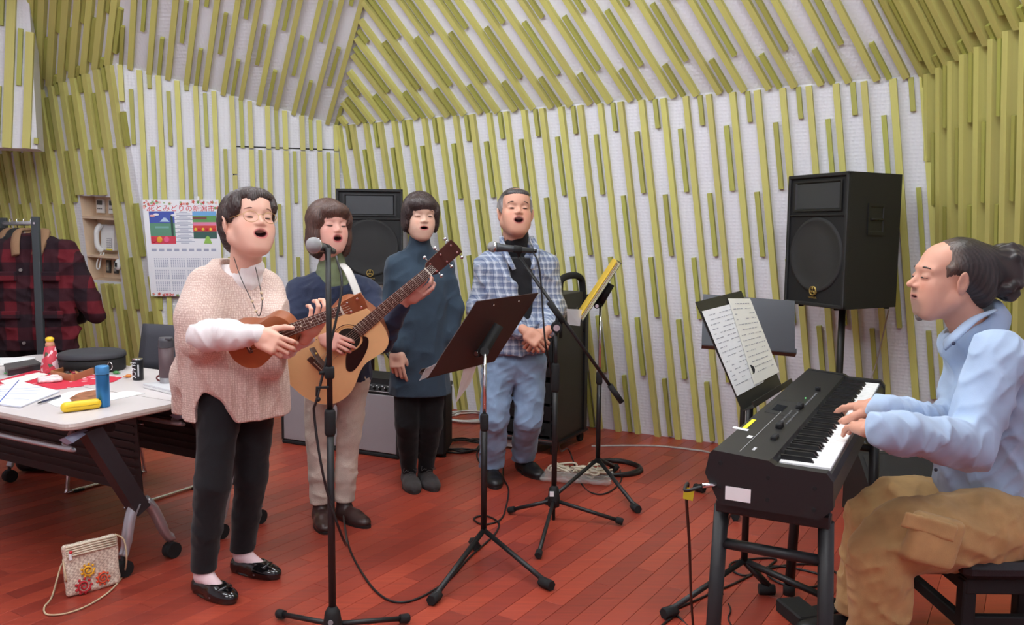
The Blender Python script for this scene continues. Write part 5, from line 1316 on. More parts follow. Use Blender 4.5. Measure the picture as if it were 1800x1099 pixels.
MB().tube(smooth_path([at(598, 462, 4.02), at(610, 474, 3.93), at(622, 500, 3.90), at(634, 532, 3.88), at(642, 556, 3.84)]), .021, 8, flat=.12).build('strap', stp, gt_, True)
MB().tube([at(548, 612, 3.665), at(560, 632, 3.655), at(582, 654, 3.66)], .024, 8, flat=.14).build('strap_end', mat('brown_strap', rgb(70, 50, 44), .6), gt_, True)
MB().ball(at(556, 622, 3.64), .006, 8, 6).build('strap_stud', mat('brass', rgb(200, 170, 90), .3, 1.), gt_, True)

# ================================================================ MICROPHONES AND STANDS
M_GRILLE = mat('mic_grille', (.42, .42, .43), .5, .6, bump=1., bscale=900)
M_MICB = mat('mic_body', rgb(74, 78, 82), .4, .3)
def microphone(label, ball, tail):
    ball, tail = Vector(ball), Vector(tail); d = dirv(ball, tail)
    t_ = thing('microphone', label, 'microphone', tuple(ball), group='vocal microphones')
    MB().ball(ball, .026, 18, 12).build('grille', M_GRILLE, t_, True)
    MB().tube([ball + d * .004, ball + d * .012], .0268, 18).build('grille_band', M_CHR, t_, True)
    MB().tube([ball + d * .018, ball + d * .03, ball + d * .06, tail], [.022, .021, .0165, .0125], 16).build('handle', M_MICB, t_, True)
    MB().tube([tail, tail + d * .02], .010, 12).build('plug', M_BLK, t_, True)
    return d
def leg_set(t_, hub, ends, z0, r, m, tip=.017):
    for e in ends:
        e = Vector(e); MB().cyl(V(hub.x, hub.y, z0), V(e.x, e.y, .02), r, n=10).build('leg', m, t_, True)
        d = dirv(V(hub.x, hub.y, z0), V(e.x, e.y, .02)); MB().tube([V(e.x, e.y, .02) - d * .03, V(e.x, e.y, .02), V(e.x, e.y, .02) + d * .006], [tip * .9, tip, tip * .8], 10).build('rubber_tip', M_RUB, t_, True)
def rot_about(h, e, deg):
    d = Vector(e) - Vector(h); d.z = 0; return Vector(h) + Matrix.Rotation(R(deg), 3, 'Z') @ d
# straight stand in front of the guitarist
h1 = fl(585, 1124); h1 = V(h1.x, h1.y, 0); e0 = fl(490, 1088)
ms = thing('microphone_stand', 'straight black microphone stand nearest the camera, in front of the guitarist', 'stand', tuple(h1), group='microphone stands')
leg_set(ms, h1, [e0, rot_about(h1, e0, 120), rot_about(h1, e0, -120)], .055, .0095, M_BLK)
MB().lathe([(.03, .02), (.034, .05), (.026, .10), (.014, .12)], (h1.x, h1.y, 0), 16).build('hub', M_BLKM, ms, True)
MB().cyl(h1 + V(0, -.031, .075), h1 + V(0, -.034, .075), .009, n=14).build('hub_badge', mat('badge_grey', rgb(150, 150, 152), .5), ms, True)
ztop = at(565, 436, h1.y).z; zc = at(575, 720, h1.y).z
MB().cyl(h1 + Z * .08, h1 + Z * zc, .0125, n=14).build('lower_tube', M_BLK, ms, True)
MB().lathe([(.015, zc - .09), (.019, zc - .08), (.019, zc - .01), (.0155, zc)], (h1.x, h1.y, 0), 16).build('clutch', M_RUB, ms, True)
MB().cyl(h1 + Z * zc, h1 + Z * ztop, .0095, n=14).build('upper_tube', M_BLK, ms, True)
z2_ = at(572, 655, h1.y).z; MB().lathe([(.014, z2_ - .02), (.017, z2_ - .015), (.017, z2_ + .015), (.014, z2_ + .02)], (h1.x, h1.y, 0), 14).build('clip_collar', M_RUB, ms, True)
MB().tube([h1 + V(-.012, 0, z2_), h1 + V(-.032, -.01, z2_)], .006, 8).build('clip_screw', M_RUB, ms, True)
z3_ = at(572, 680, h1.y).z; MB().tube([h1 + V(0, -.01, z3_), h1 + V(-.04, -.015, z3_), h1 + V(-.04, -.015, z3_ - .03)], .005, 8).build('cable_hook', M_RUB, ms, True); MB().ball(h1 + V(-.036, -.015, z3_ - .04), .009, 8, 6).build('hook_ball', M_RUB, ms, True)
bpos = at(551, 431, 2.76); tl_ = at(583, 441, 2.92); dm = microphone('silver-headed microphone on the straight stand before the guitarist', bpos, tl_)
MB().tube([bpos + dm * .085, bpos + dm * .12], .018, 12).build('mic_clip', M_RUB, ms, True); MB().cyl(h1 + Z * (ztop - .01), bpos + dm * .1, .008, n=8).build('clip_stem', M_RUB, ms, True)
# boom stand by the man in the checked shirt
h2 = fl(973, 914); h2 = V(h2.x, h2.y, 0)
ms2 = thing('microphone_stand', 'black boom microphone stand before the person in the checked shirt', 'stand', tuple(h2), group='microphone stands')
leg_set(ms2, h2, [fl(895, 904), fl(1093, 924), fl(946, 984)], .10, .0095, M_BLK)
MB().lathe([(.008, .0), (.008, .06), (.028, .07), (.03, .11), (.024, .16), (.013, .175)], (h2.x, h2.y, 0), 16).build('hub', M_BLKM, ms2, True)
MB().box(h2 + V(-.012, -.03, .14), (.02, .006, .024)).build('white_tag', M_PAPER, ms2, True)
zp = at(968, 575, h2.y).z; zc = at(970, 660, h2.y).z
MB().cyl(h2 + Z * .16, h2 + Z * zc, .0135, n=14).build('lower_tube', M_BLK, ms2, True)
MB().lathe([(.016, zc - .08), (.02, zc - .07), (.02, zc + .05), (.013, zc + .06)], (h2.x, h2.y, 0), 16).build('clutch', M_RUB, ms2, True)
MB().cyl(h2 + Z * zc, h2 + Z * zp, .010, n=14).build('upper_tube', M_BLK, ms2, True)
b0, b1 = at(913, 452, 4.02), at(1092, 706, 4.06)
pv = h2 + Z * zp; MB().cyl(pv + V(0, -.035, 0), pv + V(0, .02, 0), .026, n=18).build('pivot', M_RUB, ms2, True); MB().cyl(pv + V(0, -.037, 0), pv + V(0, -.041, 0), .016, n=14).build('pivot_knob', M_CHR, ms2, True)
MB().cyl(b0, b1, .0085, n=12).build('boom', M_BLK, ms2, True); db = dirv(b0, b1)
MB().cyl(b1 - db * .10, b1 + db * .005, .014, n=12).build('boom_grip', M_RUB, ms2, True)
bj = at(971, 540, 4.03); MB().cyl(bj - db * .03, bj + db * .09, .014, n=12).build('boom_clamp', M_RUB, ms2, True)
MB().cyl(pv, bj + db * .05, .011, n=10).build('clamp_arm', M_RUB, ms2, True)
bp2 = at(866, 434, 3.98); tl2 = at(936, 441, 4.02); dm = microphone('grey-headed microphone on the boom stand before the person in checks', bp2, tl2)
MB().tube([bp2 + dm * .10, bp2 + dm * .14], .018, 12).build('mic_clip', M_RUB, ms2, True); MB().cyl(b0, bp2 + dm * .12, .008, n=8).build('clip_stem', M_RUB, ms2, True)

# ================================================================ MUSIC STANDS
M_DESK = mat('brown_black_desk', rgb(62, 42, 40), .5, var=.05); M_DESKB = mat('black_desk', rgb(44, 44, 42), .42); M_DESKS = mat('sheeny_black_desk', rgb(58, 60, 66), .3, .35)
def slab(mb, c, th):
    """plate from four corners, thickness th along its normal"""
    n = (c[1] - c[0]).cross(c[3] - c[0]).normalized() * th
    return mb.add([*c, *[p + n for p in c]], [(0, 1, 2, 3), (7, 6, 5, 4), (0, 4, 5, 1), (1, 5, 6, 2), (2, 6, 7, 3), (3, 7, 4, 0)])
def music_stand(label, base, corners, legs, back, m, lip=.045, chrome_from=.0, side=1, holes=False):
    """corners: tl, tr, br, bl of the desk; back: +1 if the plate's back looks at the camera"""
    base = V(base.x, base.y, 0)
    t_ = thing('music_stand', label, 'music stand', tuple(base), group='music stands')
    tl, tr, br, bl = corners; br = bl + (tr - tl); n = (tr - tl).cross(bl - tl).normalized(); front = n * side
    slab(MB(), [tl, tr, br, bl], .003).build('desk', m, t_, True)
    # lower lip on the reading side, with a raised edge
    up = (tl - bl).normalized()
    l0, l1 = bl, br; lipo = front * lip
    slab(MB(), [l0, l1, l1 + lipo, l0 + lipo], .003).build('ledge', m, t_, True)
    slab(MB(), [l0 + lipo, l1 + lipo, l1 + lipo + up * .02, l0 + lipo + up * .02], .003).build('ledge_edge', m, t_, True)
    c = (tl + tr + br + bl) / 4; lowc = (bl + br) / 2 * .72 + (tl + tr) / 2 * .28
    bk = -front
    # bracket on the back and the tube up to it
    pv_ = V(base.x, base.y, lowc.z - .03)
    MB().tube([c + up * .06 + bk * .03, lowc + bk * .036, pv_ + Z * .03], [.022, .026, .02], 10).build('bracket', M_BLKM, t_, True)
    MB().cyl(lowc + bk * .03 - (tr - tl).normalized() * .035, lowc + bk * .03 + (tr - tl).normalized() * .035, .016, n=14).build('tilt_knob', M_RUB, t_, True)
    MB().cyl(lowc + bk * .03 - (tr - tl).normalized() * .036, lowc + bk * .03 - (tr - tl).normalized() * .040, .010, n=14).build('knob_cap', M_CHR, t_, True)
    zc_ = pv_.z - chrome_from
    MB().cyl(V(base.x, base.y, zc_ - .02), pv_ + Z * .02, .008, n=12).build('inner_tube', M_CHR, t_, True)
    MB().cyl(V(base.x, base.y, .13), V(base.x, base.y, zc_), .0135, n=14).build('outer_tube', M_BLK, t_, True)
    MB().lathe([(.0145, zc_ - .07), (.018, zc_ - .06), (.018, zc_ - .005), (.012, zc_ + .004)], (base.x, base.y, 0), 14).build('clutch', M_RUB, t_, True)
    for e in legs:
        e = V(e.x, e.y, 0); d = dirv(base, e)
        s_ = d.cross(Z)
        A_, B_ = base + Z * .135, e + Z * .022
        MB().tube([A_, B_], .014, 4).build('leg', M_BLK, t_, True)
        MB().tube([B_ - d * .05, B_ + d * .012], .021, 6).build('rubber_foot', M_RUB, t_, True)
    if holes:
        for u in (.3, .7): MB().ball(tl * (1 - u) + tr * u - up * .03 + (bk * .004), .004, 8, 6).build('rivet', M_CHR, t_, True)
    return t_, (tl, tr, br, bl, front, up)
b_ = fl(850, 985)
s1, d1 = music_stand('dark brown music stand seen from behind, in front of the person in teal', b_, [at(838, 530, 3.40), at(947, 515, 3.84), at(868, 634, 3.80), at(750, 666, 3.36)], [fl(760, 1064), fl(966, 1038), fl(832, 962)], 1, M_DESK, chrome_from=.24, side=1, holes=True)
tl, tr, br, bl, fr_, up_ = d1
M_CLEAR = mat('clear_plastic', (.85, .88, .9), .2, alpha=.35)
slab(MB(), [bl + fr_ * .0 + up_ * .01, bl + up_ * .075, bl + up_ * .06 - (tr - tl).normalized() * .06, bl - (tr - tl).normalized() * .05], .001).build('page_holder', M_CLEAR, s1, True)
sh_ = thing('sheet_music', 'loose white song sheet hanging below the dark brown music stand', 'paper', tuple(br))
q0 = bl * .52 + br * .48 + fr_ * .03; slab(MB(), [q0 + up_ * .1, q0 + up_ * .1 + (br - bl) * .24, q0 + (br - bl) * .22 - Z * .09, q0 - Z * .16 - V(.0, 0, 0)], .0015).build('page', M_PAPER, sh_, True)
# stand with the yellow folder
b_ = fl(1050, 848); wdir = V(.075, 1, 0).normalized(); c0 = at(1023, 566, 4.50); c1 = at(1092, 462, 4.50)
s2, d2 = music_stand('black music stand with chrome tube holding a yellow folder, beside the equipment rack', b_, [c1 - wdir * .05, c1 + wdir * .43, c0 + wdir * .43, c0 - wdir * .05], [fl(1120, 902), fl(964, 888), fl(1082, 828)], 0, M_DESKB, chrome_from=.36, side=1)
tl, tr, br, bl, fr_, up_ = d2
print('stand2 front', fr_)
yf = thing('folder', 'bright yellow folder stuffed with song sheets on the music stand by the rack', 'folder', tuple(bl))
sd = (tr - tl).normalized()
def sheet(p, q, off, th, nm, m, parent, u0=.0, u1=1., v0=0., v1=1.):
    f = lambda u, v: (bl * (1 - u) + br * u) * (1 - v) + (tl * (1 - u) + tr * u) * v + fr_ * off
    slab(MB(), [f(u0, v1), f(u1, v1), f(u1, v0), f(u0, v0)], th).build(nm, m, parent, True)
M_YEL = mat('yellow_card', rgb(236, 196, 62), .6)
sheet(0, 0, .006, -.003, 'back_cover', mat('cream_card', rgb(226, 214, 170), .6), yf, .03, .95, .03, .98)
for k in range(4): sheet(0, 0, .011 + k * .004, -.002, 'page', [M_PAPER, mat('amber_page', rgb(206, 150, 50), .6), M_PAPER, M_YEL][k], yf, .04, .93, .03, .97 - .01 * k)
sheet(0, 0, .029, -.004, 'front_cover', M_YEL, yf, .03, .95, .02, .99)
slab(MB(), [bl + fr_ * .04 + up_ * .06 - sd * .01, bl + fr_ * .05 + up_ * .02 - sd * .02 + fr_ * .06, bl + fr_ * .06 - up_ * .05, bl - up_ * .02], .001).build('page_holder', M_CLEAR, s2, True)
# stand with song sheets by the keyboard
b_ = fl(1306, 1044)
cs = [at(1223, 531, 3.03), at(1303, 511, 3.46), at(1378, 676, 3.42), at(1305, 722, 3.0)]
s3, d3 = music_stand('black music stand holding pale song sheets beside the keyboard', b_, cs, [fl(1170, 1088), fl(1356, 1046), rot_about(b_, fl(1170, 1088), 120)], 0, M_DESKB, chrome_from=.05, side=-1)
tl, tr, br, bl, fr_, up_ = d3; print('stand3 front', fr_)
def page(label, pxs, off, m, rows, seed):
    """a printed page on the desk plane; its lines of print are thin raised ink"""
    P_ = [onpl(x, y, bl, fr_) + fr_ * off for x, y in pxs]
    t_ = thing('sheet_music', label, 'paper', tuple(P_[3]), group='song sheets on the stand by the keyboard')
    slab(MB(), P_, .0008 * (1 if (P_[1] - P_[0]).cross(P_[3] - P_[0]).dot(fr_) < 0 else -1)).build('page', m, t_, True)
    ink = mat('pencil_ink', rgb(150, 150, 160), .7); r_ = random.Random(seed); mb = MB()
    f = lambda u, v: (P_[0] * (1 - u) + P_[1] * u) * (1 - v) + (P_[3] * (1 - u) + P_[2] * u) * v + fr_ * .0012
    for i in range(rows):
        v_ = .06 + .88 * i / rows; u = .08
        while u < .9:
            w_ = r_.uniform(.03, .12); 
            if r_.random() < .75: mb.add([f(u, v_), f(min(u + w_, .93), v_), f(min(u + w_, .93), v_ + .008), f(u, v_ + .008)], [(0, 1, 2, 3)])
            u += w_ + .03
    o_ = mb.build('print', ink, t_, True); o_['kind'] = 'stuff'
    return t_
page('white song sheet on the stand by the keyboard, the left of two', [(1232, 548), (1283, 535), (1341, 672), (1294, 697)], .004, M_PAPER, 16, 1)
page('cream song sheet on the stand by the keyboard, the right of two', [(1277, 526), (1316, 526), (1367, 655), (1323, 678)], .007, mat('cream_paper', rgb(236, 234, 226), .8), 14, 2)
# stand behind it with a sheeny empty desk
Y4 = 4.3
cs = [at(1236, 517, Y4 + .12), at(1397, 529, Y4 + .02), at(1385, 628, Y4 - .1), at(1233, 612, Y4)]
c4 = (cs[2] + cs[3]) / 2; b_ = V(c4.x + .02, c4.y + .06, 0)
s4, d4 = music_stand('empty music stand with sheeny black desk behind the song sheets', b_, cs, [b_ + V(.27, .05, 0), b_ + V(-.18, .21, 0), b_ + V(-.09, -.26, 0)], 0, M_DESKS, chrome_from=.1, side=-1, lip=.06)
print('stand4 front', d4[4])
# ================================================================ BACKLINE
# ---- guitar amplifier with grey cloth
ar = fl(702, 808); al = fl(470, 774); eA_ = (ar - al); eA_.normalize(); nA_ = V(eA_.y, -eA_.x, 0); nA_ = nA_ if nA_.y < 0 else -nA_
AW = .92; ac = V(ar.x, ar.y, 0) - eA_ * (AW / 2); AF = frame(ac, eA_, Z)
am = thing('guitar_amplifier', 'wide guitar amplifier with grey grille cloth behind the singers', 'amplifier', tuple(ac))
AH = .49; AD = .27
side = [(.0, .02), (.0, .405), (-.03, .455), (-.03, AH), (-AD, AH), (-AD, .02)]
cb = MB(); cb.rings([[AF @ Vector((x, z, y)) for y, z in side] for x in (-AW / 2, AW / 2)], smooth=False); cb.build('cabinet', M_TOLEX, am, True)
MB().box((0, .213, .002), (AW - .035, .365, .012), M=AF, bev=.003).build('grille_cloth', mat('grey_grille_cloth', rgb(158, 152, 156), .8, bump=.4, bscale=500, var=.03), am, True)
MB().box((0, .012, -.05), (AW, .024, .12), M=AF, bev=.006).build('plinth', M_RUB, am, True)
for sx in (-1, 1): MB().box((sx * (AW / 2 - .008), .22, .004), (.018, .39, .014), M=AF, bev=.003).build('edge_rim', M_TOLEX, am, True)
PF = AF @ Matrix.Translation((0, .43, -.013)) @ Matrix.Rotation(R(-31), 4, 'X')
MB().box((0, 0, .002), (AW - .03, .05, .006), M=PF).build('control_panel', mat('panel_black', rgb(22, 22, 24), .35), am, True)
MB().box((0, -.022, .006), (AW - .03, .004, .003), M=PF).build('panel_trim', M_CHR, am, True)
for i in range(20):
    x = -AW / 2 + .06 + i * (AW - .12) / 19; MB().lathe([(.011, 0), (.010, .008), (.007, .010), (.0065, .02)], M=PF @ Matrix.Translation((x, .0, .005)), n=12).build('control_knob', M_CHR if i % 5 == 4 else M_RUB, am, True)
    MB().box((x, .0, .026), (.0016, .009, .001), M=PF).build('knob_mark', M_PAPER, am, True); MB().box((x + .01, .016, .0055), (.012, .003, .0008), M=PF).build('panel_print', M_PAPER, am, True)
MB().tube([AF @ Vector((-.12, AH, -.12)), AF @ Vector((-.1, AH + .018, -.12)), AF @ Vector((.1, AH + .018, -.12)), AF @ Vector((.12, AH, -.12))], .012, 8).build('carry_handle', M_RUB, am, True)
MB().box((.2, AH + .004, -.06), (.03, .008, .02), M=AF).build('handle_bracket', mat('brass', rgb(200, 170, 90), .3, 1.), am, True)
# ---- black box behind the leggings
bc = fl(762, 806); cx_ = thing('equipment_case', 'black equipment case standing behind the person in teal', 'case', (bc.x, bc.y, 0))
MB().box((bc.x + .0, bc.y + .16, .215), (.17, .3, .40), bev=.012, rot=Euler((0, 0, R(-4))).to_matrix()).build('body', M_BLKM, cx_, True)
MB().box((bc.x, bc.y + .16, .425), (.178, .308, .03), bev=.008, rot=Euler((0, 0, R(-4))).to_matrix()).build('lid', M_BLK, cx_, True)
for dx in (-.06, .06):
    for dy in (.04, .28): MB().cyl((bc.x + dx, bc.y + dy, 0), (bc.x + dx, bc.y + dy, .02), .016, n=10).build('foot', M_RUB, cx_, True)
# ---- equipment rack on castors with a tubular handle
n0 = fl(975, 802); n1 = fl(1031, 772); n2 = fl(882, 768)
ex_ = (n1 - n0).normalized(); ey_ = V(-ex_.y, ex_.x, 0); RW, RD, RH0, RH1 = .46, .48, .10, 1.0
rk = thing('equipment_rack', 'tall black equipment rack on castors with a looped top handle', 'rack', tuple(n0))
def rp(u, v, z): return V(n0.x, n0.y, 0) + ex_ * u + ey_ * v + Z * z
def rbox(nm, u0, u1, v0, v1, z0, z1, m): return slab_box(nm, [rp(u, v, z) for z in (z0, z1) for u, v in ((u0, v0), (u1, v0), (u1, v1), (u0, v1))], m, rk)
def slab_box(nm, p, m, parent): return MB().add(p, [(0, 3, 2, 1), (4, 5, 6, 7), (0, 1, 5, 4), (1, 2, 6, 5), (2, 3, 7, 6), (3, 0, 4, 7)]).build(nm, m, parent, True)
M_RACK = mat('rack_charcoal', rgb(48, 48, 46), .55, var=.04)
rbox('side_panel', 0, RW, 0, .02, RH0, RH1, M_RACK); rbox('side_panel', 0, RW, RD - .02, RD, RH0, RH1, M_RACK)
rbox('top_panel', 0, RW, 0, RD, RH1, RH1 + .02, M_RACK); rbox('bottom_panel', 0, RW, 0, RD, RH0 - .02, RH0, M_BLK); rbox('back_panel', RW - .01, RW, .02, RD - .02, RH0, RH1, M_BLKM)
for v0, v1 in ((.02, .045), (RD - .045, RD - .02)): rbox('rack_rail', .012, .03, v0, v1, RH0, RH1, M_BLK)
for i, (z0, z1) in enumerate(((.12, .2), (.22, .31), (.33, .46), (.5, .56), (.6, .74), (.78, .88))):
    rbox('rack_unit', .006, .3, .03, RD - .03, z0, z1, M_BLK if i % 2 else M_BLKM)
    for k in range(5): MB().cyl(rp(.006, .09 + k * .07, (z0 + z1) / 2), rp(-.008, .09 + k * .07, (z0 + z1) / 2), .009, n=10).build('unit_knob', M_RUB, rk, True)
rbox('silver_trim', -.004, .006, .0, RD, RH0 - .018, RH0 - .004, M_CHR)
rbox('power_strip', -.002, .02, .3, RD - .02, .02, .075, mat('grey_plastic', rgb(180, 178, 176), .5))
MB().tube(smooth_path([rp(.06, .01, RH1 - .25), rp(.06, .01, RH1 + .06), rp(.1, .01, RH1 + .12), rp(RW / 2, .01, RH1 + .135), rp(RW - .1, .01, RH1 + .12), rp(RW - .04, .01, RH1 + .05), rp(RW - .03, .01, RH1 - .25)]), .022, 10).build('handle', M_RUB, rk, True)
rbox('corner_post', RW - .035, RW + .012, -.015, .03, RH0 - .02, RH1, M_BLK)
rbox('castor_base', -.02, RW + .02, -.02, RD + .02, .07, .085, M_BLK)
for u in (.03, RW - .02):
    for v in (.02, RD - .03):
        c = rp(u, v, .034); MB().cyl(c - ey_ * .012, c + ey_ * .012, .034, n=16).build('castor', M_RUB, rk, True); MB().cyl(c, rp(u, v, .072), .008, n=8).build('castor_stem', M_CHR, rk, True)
# ---- cables
def cable(name, label, pts, r, m, k=6, group=None):
    pts = [Vector(p) for p in pts]
    o_ = MB().tube(smooth_path(pts, k), r, 7).build(name, m); 
    return tag(o_, label, 'cable', group)
M_CBL = mat('black_cable', rgb(26, 24, 26), .5); M_CBLW = mat('white_cable', rgb(214, 210, 206), .5)
def coil(c, rx, n, jit, seed, z=.006, tail0=None, tail1=None):
    r_ = random.Random(seed); pts = []
    if tail0: pts += [Vector(p) for p in tail0]
    for k in range(n * 10):
        a = k * 2 * math.pi / 10 + seed; rr = rx * (1 + jit * (r_.random() - .5)); pts.append(V(c.x + rr * math.cos(a), c.y + rr * math.sin(a) * 1.0, z + .004 * (k // 10) + .003 * r_.random()))
    if tail1: pts += [Vector(p) for p in tail1]
    return pts
def g(x, y, z=.005): p = fl(x, y); return V(p.x, p.y, z)
cable('coiled_cable', 'white cable coiled on the floor by the green wall', coil(g(826, 736), .17, 5, .3, 2, tail0=[g(778, 726), g(800, 732)]), .006, M_CBLW, 3)
cable('coiled_cable', 'black cable heaped in loops on the floor behind the dark brown stand', coil(g(812, 786), .15, 4, .5, 1, tail1=[g(838, 800), g(846, 820)]), .0055, M_CBL, 3)
cable('coiled_cable', 'thick black cable coil on the floor beside the plastic bag of white leads', coil(g(1082, 826), .15, 4, .12, 5), .011, M_CBL, 3)
cable('floor_cable', 'grey cable running along the foot of the green wall to the keyboard', [g(1040, 786), g(1100, 785), g(1160, 786), g(1215, 792), g(1246, 797), g(1290, 815)], .007, mat('grey_cable', rgb(170, 160, 156), .5))
cable('microphone_cable', 'black cable looping from the straight microphone stand across the floor', [tl_ + V(.01, .03, -.02), h1 + V(.03, .06, 1.2), h1 + V(-.035, -.016, z3_ - .02), h1 + V(-.05, -.012, z3_ - .1), h1 + V(-.012, -.022, .55), h1 + V(.03, .1, .3), g(604, 925, .05), g(614, 965), g(640, 1015), g(668, 1048), g(700, 1061), g(740, 1052), g(790, 1020), g(822, 985), g(852, 958), g(872, 938), g(876, 920), g(852, 908), g(833, 914), g(850, 924), g(880, 915), g(890, 890), g(894, 862), g(885, 842), g(884, 822)], .0045, M_CBL)
cable('microphone_cable', 'black cable hanging from the boom microphone and trailing over the floor', [tl2 + V(.0, 0, 0), at(946, 462, 4.0), at(951, 500, 4.0), at(955, 560, 3.99), at(959, 605, 3.98), at(966, 640, 4.03), at(975, 720, 4.08), at(984, 790, 4.12), g(1000, 820, .1), g(1022, 852), g(1046, 870), g(1072, 866), g(1092, 846), g(1090, 828)], .0045, M_CBL)
cable('instrument_cable', 'black lead with metal jack plugged into the near end of the stage piano', [kp(-.02, .02, KT - .085) + V(-.03, 0, -.002), kp(-.02, .02, KT - .09) + V(-.07, .01, -.01), at(1209, 850, 2.2), at(1207, 880, 2.25), at(1212, 960, 2.5), at(1214, 1030, 2.7), at(1216, 1070, 2.8), g(1216, 1108), g(1190, 1085), g(1176, 1092), g(1160, 1105)], .0045, M_CBL)
MB().cyl(kp(-.004, .02, KT - .085), kp(-.004, .02, KT - .085) + V(-.035, 0, -.003), .006, n=10).build('jack_plug', M_CHR, pn, True)
tg = thing('cable_tag', 'yellow paper tag tied on the lead at the near end of the piano', 'tag', tuple(at(1210, 868, 2.21))); q = at(1210, 868, 2.21); slab(MB(), [q + V(-.012, 0, .02), q + V(.016, -.002, .012), q + V(.012, -.002, -.02), q + V(-.014, 0, -.014)], .002).build('paper', mat('yellow_tag', rgb(226, 206, 50), .6), tg, True)
cable('power_cable', 'thin black cord dropping from the piano past the stand legs', [kp(.12, .1, KT - .13), at(1287, 900, 2.75), at(1276, 940, 2.9), at(1268, 1000, 3.0), g(1270, 1045), g(1284, 1072), g(1280, 1090), g(1290, 1110)], .003, M_CBL)
cable('pedal_cable', 'black cable looped on the floor behind the keyboard stand', [g(1190, 1072), g(1240, 1050), g(1290, 1028), g(1330, 1008), g(1355, 998), g(1390, 1000), g(1440, 1012), g(1452, 1024), g(1430, 1034), g(1385, 1032), g(1352, 1016), g(1350, 1000), g(1364, 985), g(1330, 984), g(1290, 990), g(1284, 1002), g(1310, 1014), g(1350, 1002), g(1400, 994), g(1450, 998), g(1486, 1022)], .0045, M_CBL)
cable('speaker_cable', 'thin grey cable hanging from the loudspeaker behind the keyboard', [at(1562, 545, 4.75), at(1552, 590, 4.85), at(1540, 640, 4.9), at(1525, 690, 4.9), at(1518, 760, 4.9), g(1515, 870)], .004, mat('grey_cable', rgb(170, 160, 156), .5))
# ---- plastic bag of white leads
pb = g(1015, 842); bg = thing('plastic_bag', 'clear plastic bag of tangled white leads on the red floor', 'bag', tuple(pb))
v = Vol((pb.x - .26, pb.y - .2, 0), (pb.x + .26, pb.y + .2, .1), .006); v.box((pb.x, pb.y, .018), (.4, .24, .03), Euler((0, 0, R(-12))).to_matrix(), r=.014, k=.01); crease(v, .012, (14, 14, 14), 2.); v.plane((0, 0, .002), (0, 0, -1))
skin('bag_film', v, mat('clear_film', rgb(240, 238, 236), .25, alpha=.3), bg)
r_ = random.Random(8)
for i in range(9):
    c = V(pb.x + r_.uniform(-.12, .12), pb.y + r_.uniform(-.06, .06), .02); pts = []
    for k in range(9): a = r_.uniform(0, 6.3); pts.append(V(c.x + r_.uniform(.03, .11) * math.cos(a), c.y + r_.uniform(.02, .07) * math.sin(a), .02 + r_.uniform(0, .05)))
    MB().tube(smooth_path(pts, 5), .0055, 6).build('white_lead', mat('cream_cable', rgb(222, 210, 190), .5), bg, True)
